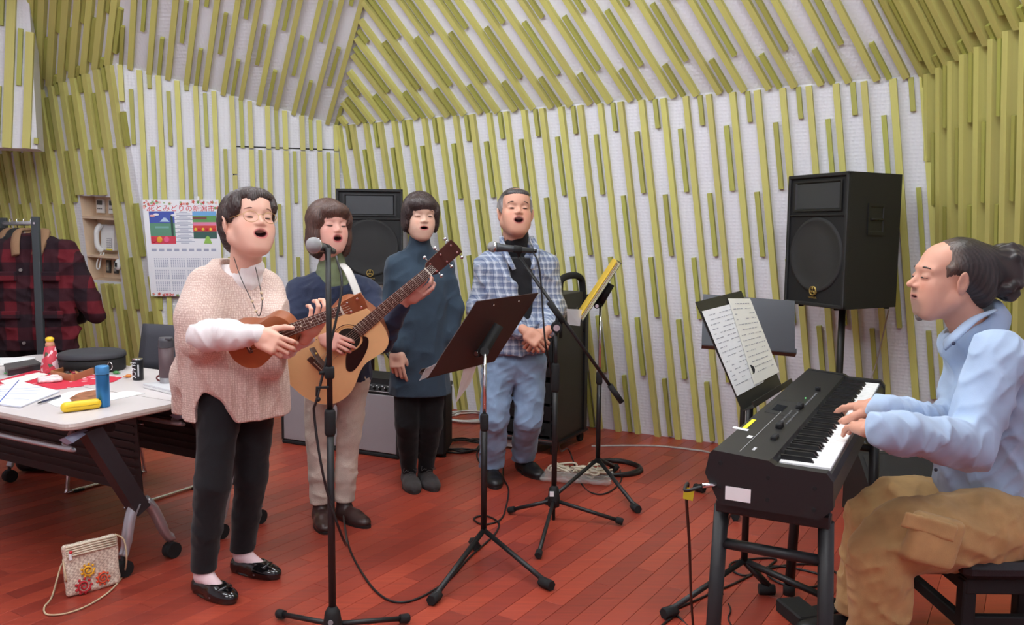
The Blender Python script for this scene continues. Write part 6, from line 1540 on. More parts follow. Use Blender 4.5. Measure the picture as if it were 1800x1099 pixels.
# ================================================================ TABLES AND WHAT STANDS ON THEM
TZ = .685
A_ = fl(118, 748, TZ); eT = V(-.87, .493, 0).normalized(); wT = V(-eT.y, eT.x, 0) * -1; wT = wT if wT.y > 0 else -wT
M_TTOP = mat('pale_grey_laminate', rgb(214, 206, 206), .38); M_TEDGE = mat('beige_edge', rgb(196, 182, 174), .5)
M_SILV = mat('silver_paint', rgb(186, 188, 194), .3, .6); M_DGREY = mat('dark_grey_steel', rgb(58, 54, 58), .45, .2)
TW, TL_ = .495, 1.8
def tp(k, u, w, z=0.): return V(A_.x, A_.y, 0) + eT * u + wT * (w + k * (TW + .006)) + Z * z
def table(k, label):
    t_ = thing('folding_table', label, 'table', tuple(tp(k, TL_ / 2, TW / 2)), group='folding tables')
    n = 6; rr = .05; out = []
    for cx, cy, a0 in ((rr, rr, 180), (TL_ - rr, rr, 270), (TL_ - rr, TW - rr, 0), (rr, TW - rr, 90)):
        out += [(cx + rr * math.cos(R(a0 + 90 * i / n)), cy + rr * math.sin(R(a0 + 90 * i / n))) for i in range(n + 1)]
    MB().rings([[tp(k, x, y, z) for x, y in out] for z in (TZ - .003, TZ)], smooth=False).build('table_top', M_TTOP, t_, True)
    MB().rings([[tp(k, TL_ / 2 + (x - TL_ / 2) * s, TW / 2 + (y - TW / 2) * s2, z) for x, y in out] for s, s2, z in ((.992, .97, TZ - .028), (1.002, 1.006, TZ - .022), (1.003, 1.01, TZ - .012), (1.0, 1., TZ - .002))], smooth=False).build('edge_band', M_TEDGE, t_, True)
    MB().cyl(tp(k, .1, TW / 2, TZ - .07), tp(k, TL_ - .1, TW / 2, TZ - .07), .02, n=10).build('beam', M_DGREY, t_, True)
    # modesty panel and book shelf rail below the top
    q = [tp(k, .14, TW * .8, TZ - .06), tp(k, TL_ - .14, TW * .8, TZ - .06), tp(k, TL_ - .14, TW * .8 + .02, TZ - .40), tp(k, .14, TW * .8 + .02, TZ - .40)]
    slab(MB(), q, .004).build('modesty_panel', mat('black_panel', rgb(30, 28, 30), .5), t_, True)
    for i in range(8): slab(MB(), [tp(k, .16, TW * .8 - .003, TZ - .1 - i * .036), tp(k, TL_ - .16, TW * .8 - .003, TZ - .1 - i * .036), tp(k, TL_ - .16, TW * .8 - .003, TZ - .106 - i * .036), tp(k, .16, TW * .8 - .003, TZ - .106 - i * .036)], .003).build('panel_rib', M_BLK, t_, True)
    MB().tube(smooth_path([tp(k, .12, .1, TZ - .05), tp(k, .12, .06, TZ - .10), tp(k, .16, .04, TZ - .11), tp(k, TL_ - .16, .04, TZ - .11), tp(k, TL_ - .12, .06, TZ - .10), tp(k, TL_ - .12, .1, TZ - .05)], 5), .010, 8).build('shelf_rail', M_SILV, t_, True)
    for u in (.06, TL_ - .06):
        hub = tp(k, u, TW * .68, .27)
        slab_box('leg', [tp(k, u - .03, TW * .68 - .03, .24), tp(k, u + .03, TW * .68 - .03, .24), tp(k, u + .03, TW * .68 + .03, .27), tp(k, u - .03, TW * .68 + .03, .27), tp(k, u - .035, TW * .18, TZ - .05), tp(k, u + .035, TW * .18, TZ - .05), tp(k, u + .035, TW * .18 + .07, TZ - .04), tp(k, u - .035, TW * .18 + .07, TZ - .04)], M_DGREY, t_)
        MB().tube([tp(k, u, TW * .22, TZ - .05), tp(k, u, TW * .06, TZ - .075)], [.03, .045], 4, flat=.35).build('tilt_lever', mat('grey_blue_plastic', rgb(150, 160, 184), .35), t_, True)
        for w0, w1 in ((TW * .68 + .03, TW - .01), (TW * .68 - .03, .25)):
            MB().tube(smooth_path([tp(k, u, w0 - (.01 if w1 > w0 else -.01), .29), tp(k, u, w0 * .7 + w1 * .3, .235), tp(k, u, w0 * .25 + w1 * .75, .12), tp(k, u, w1, .085)], 4), [.036] * 8 + [.03] * 5, 4, flat=.7).build('foot_arm', M_SILV, t_, True)
            c = tp(k, u, w1, .034); MB().cyl(c - eT * .022, c + eT * .022, .034, n=16).build('castor', M_RUB, t_, True); MB().cyl(c, tp(k, u, w1, .09), .009, n=8).build('castor_stem', M_DGREY, t_, True)
    return t_
table(0, 'pale grey folding table on castors nearest the camera, beside the woven bag')
table(1, 'pale grey folding table on castors behind the first, under the black case and tumbler')
def tt(x, y, dz=0.): p = fl(x, y, TZ); return V(p.x, p.y, TZ + dz)
def quad_on(pxs, dz, th=.001): return [tt(x, y, dz) for x, y in pxs]
def flat(name, label, cat, pxs, dz, m, th=.0015, part='sheet', group=None):
    P_ = quad_on(pxs, dz); t_ = thing(name, label, cat, tuple(P_[0]), group=group)
    n = len(P_); MB().add([p + Z * th for p in P_] + P_, [tuple(range(n)), tuple(range(2 * n - 1, n - 1, -1))] + [(j, (j + 1) % n, (j + 1) % n + n, j + n) for j in range(n)]).build(part, m, t_, True)
    return t_, P_
# red cloth runner with white flecks
m = mat('red_printed_cloth', rgb(206, 40, 66), .8); t = NT(m); tc = t.n('ShaderNodeTexCoord'); vo = t.n('ShaderNodeTexVoronoi'); vo.inputs['Scale'].default_value = 16.; lt = t.n('ShaderNodeMath', operation='LESS_THAN'); lt.inputs[1].default_value = .22
t.l(tc.outputs['Object'], vo.inputs['Vector']); t.l(vo.outputs['Distance'], lt.inputs[0]); mx = t.n('ShaderNodeMix', data_type='RGBA'); mx.inputs['A'].default_value = (*rgb(206, 40, 66), 1); mx.inputs['B'].default_value = (*rgb(240, 200, 204), 1); t.l(lt.outputs[0], mx.inputs['Factor']); t.l(mx.outputs['Result'], t.b.inputs['Base Color'])
flat('table_cloth', 'red printed cloth runner lying across the pale tables', 'cloth', [(-40, 680), (60, 652), (215, 664), (200, 672), (95, 686), (60, 676), (-40, 692)], .001, m)
M_NOTE = mat('notebook_paper', rgb(228, 230, 242), .8)
t_, P_ = flat('notebook', 'open notebook with ruled pale blue pages at the table edge', 'notebook', [(-30, 690), (33, 672), (78, 684), (105, 690), (36, 718), (-40, 708)], .002, M_NOTE, .006, 'pages'); 
ln = MB()
for k in range(5):
    a, b = P_[0] * (1 - k / 6) + P_[5] * (k / 6), P_[2] * (1 - k / 6) + P_[4] * (k / 6); ln.tube([a + Z * .0062, b + Z * .0062], .0007, 4)
ln.build('ruled_lines', mat('blue_ink', rgb(150, 160, 210), .7), t_, True)
MB().tube([P_[1] + Z * .007, P_[4] * .5 + P_[5] * .5 + Z * .007], .002, 6).build('spine_fold', mat('blue_cover', rgb(80, 104, 190), .5), t_, True)
flat('loose_paper', 'pile of white papers at the far edge of the table by the coats', 'paper', [(-20, 632), (62, 631), (40, 641), (-20, 646)], .004, M_PAPER, .006, 'sheets', group='loose papers on the tables')
flat('loose_paper', 'white sheet of paper lying right of the blue bottle', 'paper', [(150, 700), (225, 688), (255, 692), (190, 706)], .001, M_PAPER, group='loose papers on the tables')
flat('loose_paper', 'white leaflet lying under the printed photo leaflet behind the yellow case', 'paper', [(78, 706), (120, 690), (175, 684), (150, 710), (100, 716)], .001, M_PAPER, group='loose papers on the tables')
flat('loose_paper', 'cream printed card lying on the red cloth near the notebook', 'paper', [(0, 672), (70, 656), (85, 660), (15, 682)], .004, mat('cream_paper', rgb(236, 234, 226), .8), group='loose papers on the tables')
m = mat('photo_print', rgb(168, 112, 84), .4, var=.5, vscale=30)
flat('photo_leaflet', 'leaflet with a brown photograph lying behind the yellow case', 'leaflet', [(122, 702), (140, 692), (172, 686), (178, 708), (130, 712)], .004, m, .001, 'photo')
# pen
p0, p1 = tt(72, 711, .009), tt(106, 700, .009); pe = thing('pen', 'dark blue ballpoint pen lying on the notebook corner', 'pen', tuple(p0)); MB().tube([p0, p1], .0045, 8).build('barrel', mat('navy_plastic', rgb(60, 64, 92), .3), pe, True); MB().tube([p0 + dirv(p1, p0) * .0, p0 + dirv(p1, p0) * .02], [.0045, .002], 8).build('tip', M_RUB, pe, True)
# yellow case
c = tt(143, 722, .0); d = dirv(tt(108, 725), tt(178, 716)); yc = thing('pencil_case', 'yellow oblong hard case at the front table edge', 'case', tuple(c))
v = Vol((-.1, -.04, 0), (.1, .04, .05), .003, Matrix.Translation(c) @ Matrix.Rotation(math.atan2(d.y, d.x), 4, 'Z')); v.cone((-.055, 0, .021), (.055, 0, .021), .021, .021, k=.005); skin('shell', v, mat('yellow_plastic', rgb(240, 200, 40), .35), yc)
MB().tube([v.M @ Vector((-.06, -.0215, .022)), v.M @ Vector((.06, -.0215, .022))], .0012, 5).build('seam', mat('dark_yellow', rgb(190, 150, 30), .5), yc, True)
# blue bottle
c = tt(182, 715); bo = thing('steel_bottle', 'slim metallic blue drinks bottle standing on the table', 'bottle', tuple(c)); hB = at(182, 643, c.y).z - TZ
MB().lathe([(.024, 0), (.026, .004), (.026, hB * .78), (.0255, hB * .8)], tuple(c), 24).build('body', mat('blue_metal', rgb(52, 120, 176), .3, .6), bo, True); MB().lathe([(.0265, hB * .8), (.0268, hB * .82), (.0268, hB * .97), (.024, hB)], tuple(c), 24).build('cap', mat('blue_cap', rgb(72, 140, 196), .4, .3), bo, True); MB().lathe([(.0264, hB * .79), (.0264, hB * .81)], tuple(c), 24).build('neck_ring', M_RUB, bo, True)
# coffee can
c = tt(243, 668); hC = at(243, 631, c.y).z - TZ; ca = thing('drink_can', 'black drink can lettered in white, standing beside the tumbler', 'can', tuple(c))
rC = .0255; MB().lathe([(rC * .88, 0), (rC, .006), (rC, hC - .008), (rC * .9, hC)], tuple(c), 24).build('body', mat('black_can', rgb(34, 34, 38), .3, .3), ca, True); MB().lathe([(rC * .92, hC - .002), (rC * .92, hC + .002), (rC * .8, hC + .001)], tuple(c), 24).build('rim', M_CHR, ca, True)
text('lettering', 'BLACK', .034, frame(c + V(-.012, -rC - .001, hC * .5), V(0, 0, -1), V(1, 0, 0)), M_PAPER, ca, ext=.0003, sx=.78)
slab(MB(), [c + V(.009, -rC + .001, hC * .75), c + V(.015, -rC + .004, hC * .75), c + V(.015, -rC + .004, hC * .2), c + V(.009, -rC + .001, hC * .2)], .0005).build('small_print', mat('silver_print', rgb(200, 200, 204), .4), ca, True)
# tumbler
c = tt(294, 680); hT = at(292, 593, c.y).z - TZ; tu = thing('tumbler', 'tall brown insulated tumbler with dark lid beside the laptop', 'tumbler', tuple(c))
MB().lathe([(.030, 0), (.031, .004), (.031, hT * .2)], tuple(c), 24).build('base', mat('smoke_plastic', rgb(150, 146, 150), .25), tu, True); MB().lathe([(.0315, hT * .2), (.034, hT * .22), (.034, hT * .8)], tuple(c), 24).build('sleeve', mat('brown_sleeve', rgb(84, 64, 68), .5), tu, True); MB().lathe([(.0345, hT * .8), (.036, hT * .82), (.034, hT * .93), (.03, hT)], tuple(c), 24).build('lid', mat('dark_lid', rgb(70, 68, 74), .45), tu, True); MB().box(c + V(.02, -.02, hT * .98), (.03, .02, .012), bev=.003).build('spout_cap', mat('dark_lid', rgb(70, 68, 74), .45), tu, True)
# laptop with spectacles on it
P_ = [tt(252, 682), tt(300, 674), tt(352, 690), tt(318, 698)]; la = thing('laptop', 'closed white laptop under the red spectacles', 'laptop', tuple(P_[0]))
def lay(z0, z1, k): c = sum(P_, V(0, 0, 0)) / 4; return [c + (p - c) * k + Z * z for z in (z0, z1) for p in P_]
slab_box('base', lay(.002, .012, 1), M_WPL, la); slab_box('lid', lay(.013, .02, 1), mat('silver_lid', rgb(222, 222, 226), .35), la); slab_box('hinge', lay(.0115, .0135, .985), M_RUB, la)
sp_ = thing('spectacles', 'dark red folded spectacles lying on the white laptop', 'glasses', tuple(tt(300, 680, .02)))
M_REDP = mat('dark_red_plastic', rgb(104, 32, 34), .3)
for i, (x, y) in enumerate(((284, 678), (306, 681))):
    c = tt(x, y, .036); MB().tube([c + V(.02 * math.cos(a), .004 * math.cos(a), .014 * math.sin(a)) for a in [2 * math.pi * k / 16 for k in range(16)]], .004, 6, closed=True).build('rim', M_REDP, sp_, True)
MB().tube([tt(291, 679, .038), tt(299, 680, .038)], .003, 6).build('bridge', M_REDP, sp_, True)
for x, y in ((276, 677), (314, 682)): MB().tube([tt(x, y, .038), tt(x + 12, y - 8, .026)], .003, 6).build('temple', M_REDP, sp_, True)
# round black case
c = tt(163, 650); rb = thing('round_case', 'low round black zipped case at the back of the table', 'case', tuple(c)); RF = Matrix.Translation(c) @ Matrix.Diagonal((1, 1, 1, 1))
MB().lathe([(.15, 0), (.158, .006), (.158, .062), (.152, .07)], tuple(c), 40).build('body', M_BLKM, rb, True); MB().lathe([(.16, .07), (.162, .076), (.158, .092), (.14, .098), (.001, .1)], tuple(c), 40).build('lid', mat('charcoal_fabric', rgb(56, 56, 62), .8), rb, True)
MB().tube([c + V(.159 * math.cos(a), .159 * math.sin(a), .071) for a in [2 * math.pi * k / 40 for k in range(40)]], .003, 6, closed=True).build('zip', M_RUB, rb, True)
MB().tube([c + V(.135 + .012 * math.cos(a), -.095, .035 + .02 * math.sin(a)) for a in [2 * math.pi * k / 12 for k in range(12)]], .0025, 6, closed=True).build('zip_pull_ring', M_CHR, rb, True)
# conical red sweets box with yellow knob (plain)
c = tt(90, 655); hO = at(90, 598, c.y).z - TZ; m = mat('red_patterned_card', rgb(196, 60, 76), .5); t = NT(m); tc = t.n('ShaderNodeTexCoord'); vo = t.n('ShaderNodeTexVoronoi'); vo.inputs['Scale'].default_value = 55.
t.l(tc.outputs['Object'], vo.inputs['Vector']); cr = t.n('ShaderNodeValToRGB'); cr.color_ramp.interpolation = 'CONSTANT'; e = cr.color_ramp.elements; e[0].color = (*rgb(196, 56, 74), 1); e[1].position = .45; e[1].color = (*rgb(226, 190, 196), 1); x_ = e.new(.62); x_.color = (*rgb(80, 92, 70), 1); x_ = e.new(.78); x_.color = (*rgb(206, 70, 90), 1)
sp2 = t.n('ShaderNodeSeparateColor'); t.l(vo.outputs['Color'], sp2.inputs[0]); t.l(sp2.outputs[0], cr.inputs[0]); t.l(cr.outputs[0], t.b.inputs['Base Color'])
cn = thing('sweets_box', 'conical red patterned sweets box with yellow top on the table', 'box', tuple(c)); MB().lathe([(.052, 0), (.053, .004), (.024, hO * .8), (.02, hO * .82)], tuple(c), 20).build('cone', m, cn, True); MB().ball(c + Z * (hO * .86), .022, 14, 9).build('head', mat('tan_card', rgb(214, 150, 120), .5), cn, True); MB().lathe([(.012, hO * .92), (.02, hO * .98), (.02, hO * 1.06), (.01, hO * 1.1)], tuple(c), 14).build('knob', mat('golden_yellow', rgb(240, 196, 50), .35), cn, True)
# wooden tray of sweets
P_ = [tt(92, 664), tt(132, 652), tt(166, 657), tt(128, 671)]; tr_ = thing('wooden_tray', 'shallow wooden tray of wrapped sweets on the red cloth', 'tray', tuple(P_[0]))
cc = sum(P_, V(0, 0, 0)) / 4; M_TRAY = mat('tray_wood', rgb(176, 116, 78), .5, var=.1)
slab_box('base', [cc + (p - cc) + Z * z for z in (.002, .008) for p in P_], M_TRAY, tr_)
for i in range(4): a, b = P_[i], P_[(i + 1) % 4]; d = (b - a).normalized(); n_ = d.cross(Z); slab_box('rim', [a + Z * .002, b + Z * .002, b + n_ * -.008 + Z * .002, a + n_ * -.008 + Z * .002, a + Z * .034, b + Z * .034, b + n_ * -.008 + Z * .034, a + n_ * -.008 + Z * .034], M_TRAY, tr_)
r_ = random.Random(12); cols = [(70, 44, 40), (50, 36, 36), (96, 110, 60), (150, 40, 56), (60, 44, 44), (196, 150, 90)]
def sweet(label, p, colr, s, grp): 
    t_ = thing('sweet', label, 'sweet', tuple(p), group=grp); a = r_.uniform(0, 3); ux_ = V(math.cos(a), math.sin(a), 0)
    mm = mat('wrapper_%d_%d_%d' % colr, rgb(*colr), .3)
    MB().ball(p + Z * s * .55, (s, s * .8, s * .55), 10, 7).build('body', mm, t_, True); 
    for sg in (-1, 1): MB().tube([p + ux_ * sg * s * .8 + Z * s * .5, p + ux_ * sg * s * 1.7 + Z * s * .5], [s * .2, s * .55], 6, flat=.3).build('twist', mm, t_, True)
for i in range(14): u, w = r_.uniform(.15, .85), r_.uniform(.15, .85); sweet('wrapped sweet lying in the wooden tray', (P_[0] * (1 - u) + P_[1] * u) * (1 - w) + (P_[3] * (1 - u) + P_[2] * u) * w + Z * .009, r_.choice(cols), .015, 'sweets in the wooden tray')
sweet('green and white wrapped sweet lying right of the blue bottle', tt(204, 658), (70, 130, 70), .016, 'sweets on the red cloth'); sweet('orange wrapped sweet lying beside the black drink can', tt(226, 664), (224, 140, 60), .016, 'sweets on the red cloth'); sweet('small green wrapped sweet lying near the dark tray', tt(19, 658), (60, 170, 80), .017, 'sweets on the red cloth')
# folded paper fan packet
P_ = [tt(62, 668), tt(92, 662), tt(114, 672), tt(84, 682)]; fp = thing('snack_packet', 'white and pink printed snack packet on the red cloth', 'packet', tuple(P_[0])); v = Vol(*bounds(P_, .04), .003)
c = sum(P_, V(0, 0, 0)) / 4; v.box(c + Z * .012, (.10, .12, .02), Euler((0, 0, R(30))).to_matrix(), r=.009, k=.004); crease(v, .008, (30, 30, 10), 1.); v.plane((0, 0, TZ + .002), (0, 0, -1))
skin('packet', v, mat('packet_print', rgb(238, 214, 216), .4, var=.35, vscale=40), fp)
# dark tray at the left
P_ = [tt(8, 652), tt(60, 643), tt(72, 650), tt(14, 662)]; dk = thing('cable_tray', 'dark grey oblong box lying behind the notebook', 'box', tuple(P_[0])); slab_box('body', [p + Z * z for z in (.001, .028) for p in P_], M_DGREY, dk); c = sum(P_, V(0, 0, 0)) / 4; slab_box('lid', [c + (p - c) * 1.03 + Z * z for z in (.028, .036) for p in P_], mat('grey_lid', rgb(84, 82, 84), .5), dk)

# ================================================================ CHAIRS, COATS, BAGS
M_CHF = mat('charcoal_mesh', rgb(66, 66, 74), .75, bump=.3, bscale=400)
def chair(label, c, f):
    """c: floor point below the seat centre, f: facing"""
    f = Vector(f).normalized(); s = V(-f.y, f.x, 0); P = lambda x, y, z: V(c.x, c.y, 0) + s * x + f * y + Z * z
    t_ = thing('sled_chair', label, 'chair', (c.x, c.y, 0), group='sled-base chairs')
    mb = MB(); pts = []
    v = Vol(*bounds([P(x, y, .44) for x in (-.24, .24) for y in (-.24, .24)], .05), .008); RM = Matrix((( s.x, f.x, 0), (s.y, f.y, 0), (0, 0, 1)))
    v.box(P(0, 0, .435), (.45, .45, .04), RM, r=.018, k=.01); skin('seat', v, M_CHF, t_)
    bk = MB(); n = 9; rows = []
    for j in range(5):
        z = .60 + j * .068; rows.append([P(-.23 + .46 * i / n, -.20 - .05 * j / 4 - .035 * (1 - ((i - n / 2) / (n / 2)) ** 2), z) for i in range(n + 1)])
    vs_ = [p for r in rows for p in r] + [p - f * .014 for r in rows for p in r]; N_ = n + 1; fs_ = []
    off = 5 * N_
    for j in range(4):
        for i in range(n): a = j * N_ + i; fs_.append((a, a + 1, a + 1 + N_, a + N_)); fs_.append((off + a, off + a + N_, off + a + 1 + N_, off + a + 1))
    for i in range(n): fs_ += [(i, off + i, off + i + 1, i + 1), (4 * N_ + i, 4 * N_ + i + 1, off + 4 * N_ + i + 1, off + 4 * N_ + i)]
    for j in range(4): fs_ += [(j * N_, (j + 1) * N_, off + (j + 1) * N_, off + j * N_), (j * N_ + n, off + j * N_ + n, off + (j + 1) * N_ + n, (j + 1) * N_ + n)]
    bk.add(vs_, fs_, smooth=True); bk.build('backrest', M_CHF, t_, True)
    for sx in (-1, 1):
        MB().tube(smooth_path([P(sx * .235, .18, .42), P(sx * .24, .21, .20), P(sx * .245, .23, .03), P(sx * .245, .2, .012), P(sx * .245, -.2, .012), P(sx * .245, -.24, .03), P(sx * .24, -.18, .40), P(sx * .225, -.21, .62)], 4), .0095, 8).build('sled_frame', M_CHR, t_, True)
        for y in (.17, -.19): MB().box(P(sx * .245, y, .008), (.03, .06, .014), bev=.003, rot=RM).build('glide', M_RUB, t_, True)
        MB().tube(smooth_path([P(sx * .22, -.2, .55), P(sx * .25, -.05, .64), P(sx * .25, .12, .64)], 4), .014, 8).build('armrest', M_RUB, t_, True)
    MB().cyl(P(-.235, .1, .415), P(.235, .1, .415), .010, n=8).build('cross_tube', M_CHR, t_, True)
    return t_
cb_ = at(232, 690, 4.45); chair('dark grey sled chair behind the tables, beside the telephone shelf wall', V(cb_.x, cb_.y, 0), -wT)
cb_ = at(20, 690, 4.75); 
# coat rack
rx = at(82, 600, 5.15); rl = thing('coat_rack', 'dark grey steel coat rack holding the checked jacket', 'coat rack', (rx.x, rx.y, 0))
ed = V(-.63, .77, 0).normalized(); zR = at(72, 384, rx.y).z; px0 = V(rx.x - .035, rx.y, 0)
for k, u in enumerate((0., 1.15)):
    b = px0 + ed * u
    MB().box(b + Z * (zR / 2 + .02), (.045, .028, zR - .02), bev=.003).build('post', mat('slate_steel', rgb(64, 70, 74), .45, .2), rl, True)
    MB().box(b + Z * .03, (.05, .46, .03), bev=.004).build('foot', M_DGREY, rl, True)
    for dy in (-.2, .2): MB().cyl(b + V(-.01, dy, .018), b + V(.01, dy, .018), .018, n=12).build('castor', M_RUB, rl, True)
MB().cyl(px0 + Z * (zR - .03), px0 + ed * 1.15 + Z * (zR - .03), .014, n=12).build('rail', M_SILV, rl, True); MB().cyl(px0 + Z * .2, px0 + ed * 1.15 + Z * .2, .012, n=12).build('lower_rail', M_DGREY, rl, True)
for z in (zR - .03, .55): MB().cyl(px0 + Z * z + V(0, -.014, 0), px0 + Z * z + V(0, -.019, 0), .007, n=10).build('bolt', M_CHR, rl, True)
def plaid_mat(name, a, b, c):
    m = mat(name, rgb(*a), .95, bump=.3, bscale=250, spec=.15); t = NT(m); tc = t.n('ShaderNodeTexCoord'); sx_ = t.n('ShaderNodeSeparateXYZ'); t.l(tc.outputs['Object'], sx_.inputs[0]); col_ = None
    for sock in ('X', 'Z'):
        m1 = t.n('ShaderNodeMath', operation='MULTIPLY'); m1.inputs[1].default_value = 1 / .16; t.l(sx_.outputs[sock], m1.inputs[0]); fr = t.n('ShaderNodeMath', operation='FRACT'); t.l(m1.outputs[0], fr.inputs[0]); lt = t.n('ShaderNodeMath', operation='LESS_THAN'); lt.inputs[1].default_value = .5; t.l(fr.outputs[0], lt.inputs[0]); ms_ = t.n('ShaderNodeMath', operation='MULTIPLY'); ms_.inputs[1].default_value = .72; t.l(lt.outputs[0], ms_.inputs[0])
        mx = t.n('ShaderNodeMix', data_type='RGBA'); t.l(ms_.outputs[0], mx.inputs['Factor']); mx.inputs['B'].default_value = (*rgb(*b), 1)
        if col_ is None: mx.inputs['A'].default_value = (*rgb(*a), 1)
        else: t.l(col_, mx.inputs['A'])
        col_ = mx.outputs['Result']
    t.l(col_, t.b.inputs['Base Color']); return m
def coat(label, c, ax, m, collar, wid=.25, length=.72, group='coats on the rack', arm=(.2, .5), col2=None):
    """a jacket on a hanger: c = hook point on the rail, ax = across the shoulders"""
    ax = Vector(ax).normalized(); dp = ax.cross(Z); t_ = thing('jacket', label, 'jacket', tuple(c), group=group)
    top = c - Z * .10; F_ = Matrix(((ax.x, dp.x, 0, top.x), (ax.y, dp.y, 0, top.y), (0, 0, 1, top.z), (0, 0, 0, 1)))
    v = Vol((-wid - .24, -.17, -length - .06), (wid + .24, .17, .08), .0075, F_)
    v.stack([(-length, 0, 0, wid * .98, .085), (-length * .5, 0, 0, wid * .92, .09), (-.12, 0, 0, wid * .9, .085), (-.03, 0, 0, wid * .72, .06), (.02, 0, 0, .07, .04)], Matrix(), k=.03)
    for sg in (-1, 1): v.chain([(sg * wid * .8, 0, -.07), (sg * (wid + .03), .0, -.3), (sg * (wid + arm[0] * .35), -.02, -arm[1])], [.06, .068, .06], k=.03)
    v.cone((0, -.09, .0), (0, -.09, -.16), .05, .015, k=.01, mode='cut'); v.cone((0, -.1, -.1), (.0, -.1, -length), .018, .03, k=.01, mode='cut')
    crease(v, .02, (7, 7, 9), .5 + wid); skin('body', v, m, t_)
    W_ = lambda *p: F_ @ Vector(p)
    for sg in (-1, 1): MB().tube(smooth_path([W_(sg * .03, .05, .045), W_(sg * .075, -.0, .04), W_(sg * .075, -.06, -.02), W_(sg * .06, -.1, -.11)]), [.022 + .012 * math.sin(i / 18 * 2.6) for i in range(19)], 8, flat=.4).build('collar', collar, t_, True)
    for sg in (-1, 1): MB().box(W_(sg * wid * .5, -.098, -length * .34), (.13, .018, .06), bev=.006, rot=F_.to_3x3()).build('pocket_flap', m, t_, True); MB().box(W_(sg * wid * .5, -.098, -length * .68), (.15, .018, .05), bev=.006, rot=F_.to_3x3()).build('pocket_flap', m, t_, True)
    for k in range(4): MB().cyl(W_(.04, -.082, -.2 - k * .15), W_(.04, -.094, -.2 - k * .15), .010, n=12).build('button', mat('pewter_button', rgb(140, 134, 132), .4, .5), t_, True)
    MB().tube(smooth_path([c + Z * .012 + dp * .016, c + Z * .018, c - dp * .016 + Z * .008, c - dp * .014 - Z * .02, c - Z * .05, top + Z * .015]), .003, 6).build('hanger_hook', M_CHR, t_, True)
    return t_
hook = lambda u: px0 + ed * u + Z * (zR - .016)
M_CHK = plaid_mat('red_black_wool', (98, 32, 40), (30, 28, 34), None); M_CORDB = mat('brown_corduroy', rgb(136, 104, 78), .9, bump=.5, bscale=180)
axc = V(-.97, -.12, 0)
h_ = hook(.12); coat('red and black checked wool jacket with brown collar hanging in front', V(h_.x, h_.y, h_.z), axc, M_CHK, M_CORDB, .25, .70, arm=(.34, .48))
h_ = hook(.60); coat('dark red wool jacket hanging behind the checked one at the rack', V(h_.x, h_.y, h_.z), axc, plaid_mat('dark_red_wool', (92, 34, 42), (28, 26, 32), None), M_CORDB, .24, .70)
h_ = hook(.86); coat('plain black jacket hanging furthest along the rack', V(h_.x, h_.y, h_.z), axc, fabric('black_wool', (26, 25, 30)), M_RUB, .24, .85)
h_ = hook(.36); coat('long black coat hanging between the two red jackets', V(h_.x, h_.y, h_.z), axc, fabric('black_wool', (26, 25, 30)), M_RUB, .25, .9)
# dark bag under the table
bb = fl(100, 828); bgk = thing('holdall', 'black holdall lying on the floor beneath the tables', 'bag', (bb.x, bb.y, 0)); v = Vol((bb.x - .3, bb.y - .2, 0), (bb.x + .3, bb.y + .25, .2), .008); v.box((bb.x, bb.y + .05, .07), (.44, .24, .13), r=.05, k=.02); crease(v, .012, (8, 8, 8), 1.); v.plane((0, 0, .002), (0, 0, -1)); skin('body', v, mat('black_nylon', rgb(22, 22, 25), .45), bgk)
MB().tube(smooth_path([V(bb.x - .12, bb.y - .03, .12), V(bb.x - .06, bb.y - .05, .17), V(bb.x + .06, bb.y - .05, .17), V(bb.x + .12, bb.y - .03, .12)]), .010, 7).build('handle', M_RUB, bgk, True)
# woven shoulder bag
b0_, b1_ = fl(119, 1054), fl(214, 1027); bx_ = (b1_ - b0_); BW = bx_.length; bx_.normalize(); n_ = bx_.cross(Z); n_ = n_ if n_.y < 0 else -n_
BF = frame(V(b0_.x, b0_.y, 0), bx_, Z - n_ * .12); hgt = .2
wb = thing('shoulder_bag', 'small cream woven shoulder bag with spiral motifs standing on the floor', 'bag', (b0_.x, b0_.y, 0))
v = Vol((-.02, -.02, -.06), (BW + .02, hgt + .03, .03), .003, BF)
v.box((BW / 2, hgt / 2 + .002, -.02), (BW, hgt, .036), r=.014, k=.004); crease(v, .006, (14, 14, 14), 1.)
m = mat('woven_straw', rgb(226, 210, 190), .85); t = NT(m); tc = t.n('ShaderNodeTexCoord'); mp = t.n('ShaderNodeMapping'); mp.inputs['Rotation'].default_value = (.3, .6, .8); ck = t.n('ShaderNodeTexChecker'); ck.inputs['Scale'].default_value = 110.; ck.inputs['Color1'].default_value = (*rgb(234, 220, 202), 1); ck.inputs['Color2'].default_value = (*rgb(198, 178, 160), 1)
t.l(tc.outputs['Object'], mp.inputs[0]); t.l(mp.outputs[0], ck.inputs['Vector']); t.l(ck.outputs[0], t.b.inputs['Base Color']); bp = t.n('ShaderNodeBump'); bp.inputs['Strength'].default_value = .4; t.l(ck.outputs['Fac'], bp.inputs['Height']); t.l(bp.outputs[0], t.b.inputs['Normal'])
skin('body', v, m, wb)
M_STRW = mat('straw_cord', rgb(206, 184, 150), .8)
for k in range(5): MB().tube([BF @ Vector((.008, hgt * (.80 + .045 * k), .0)), BF @ Vector((BW * .5, hgt * (.81 + .045 * k), .004)), BF @ Vector((BW - .008, hgt * (.80 + .045 * k), .0))], .004, 6).build('woven_band', mat('straw_band', rgb(228, 216, 192), .8), wb, True)
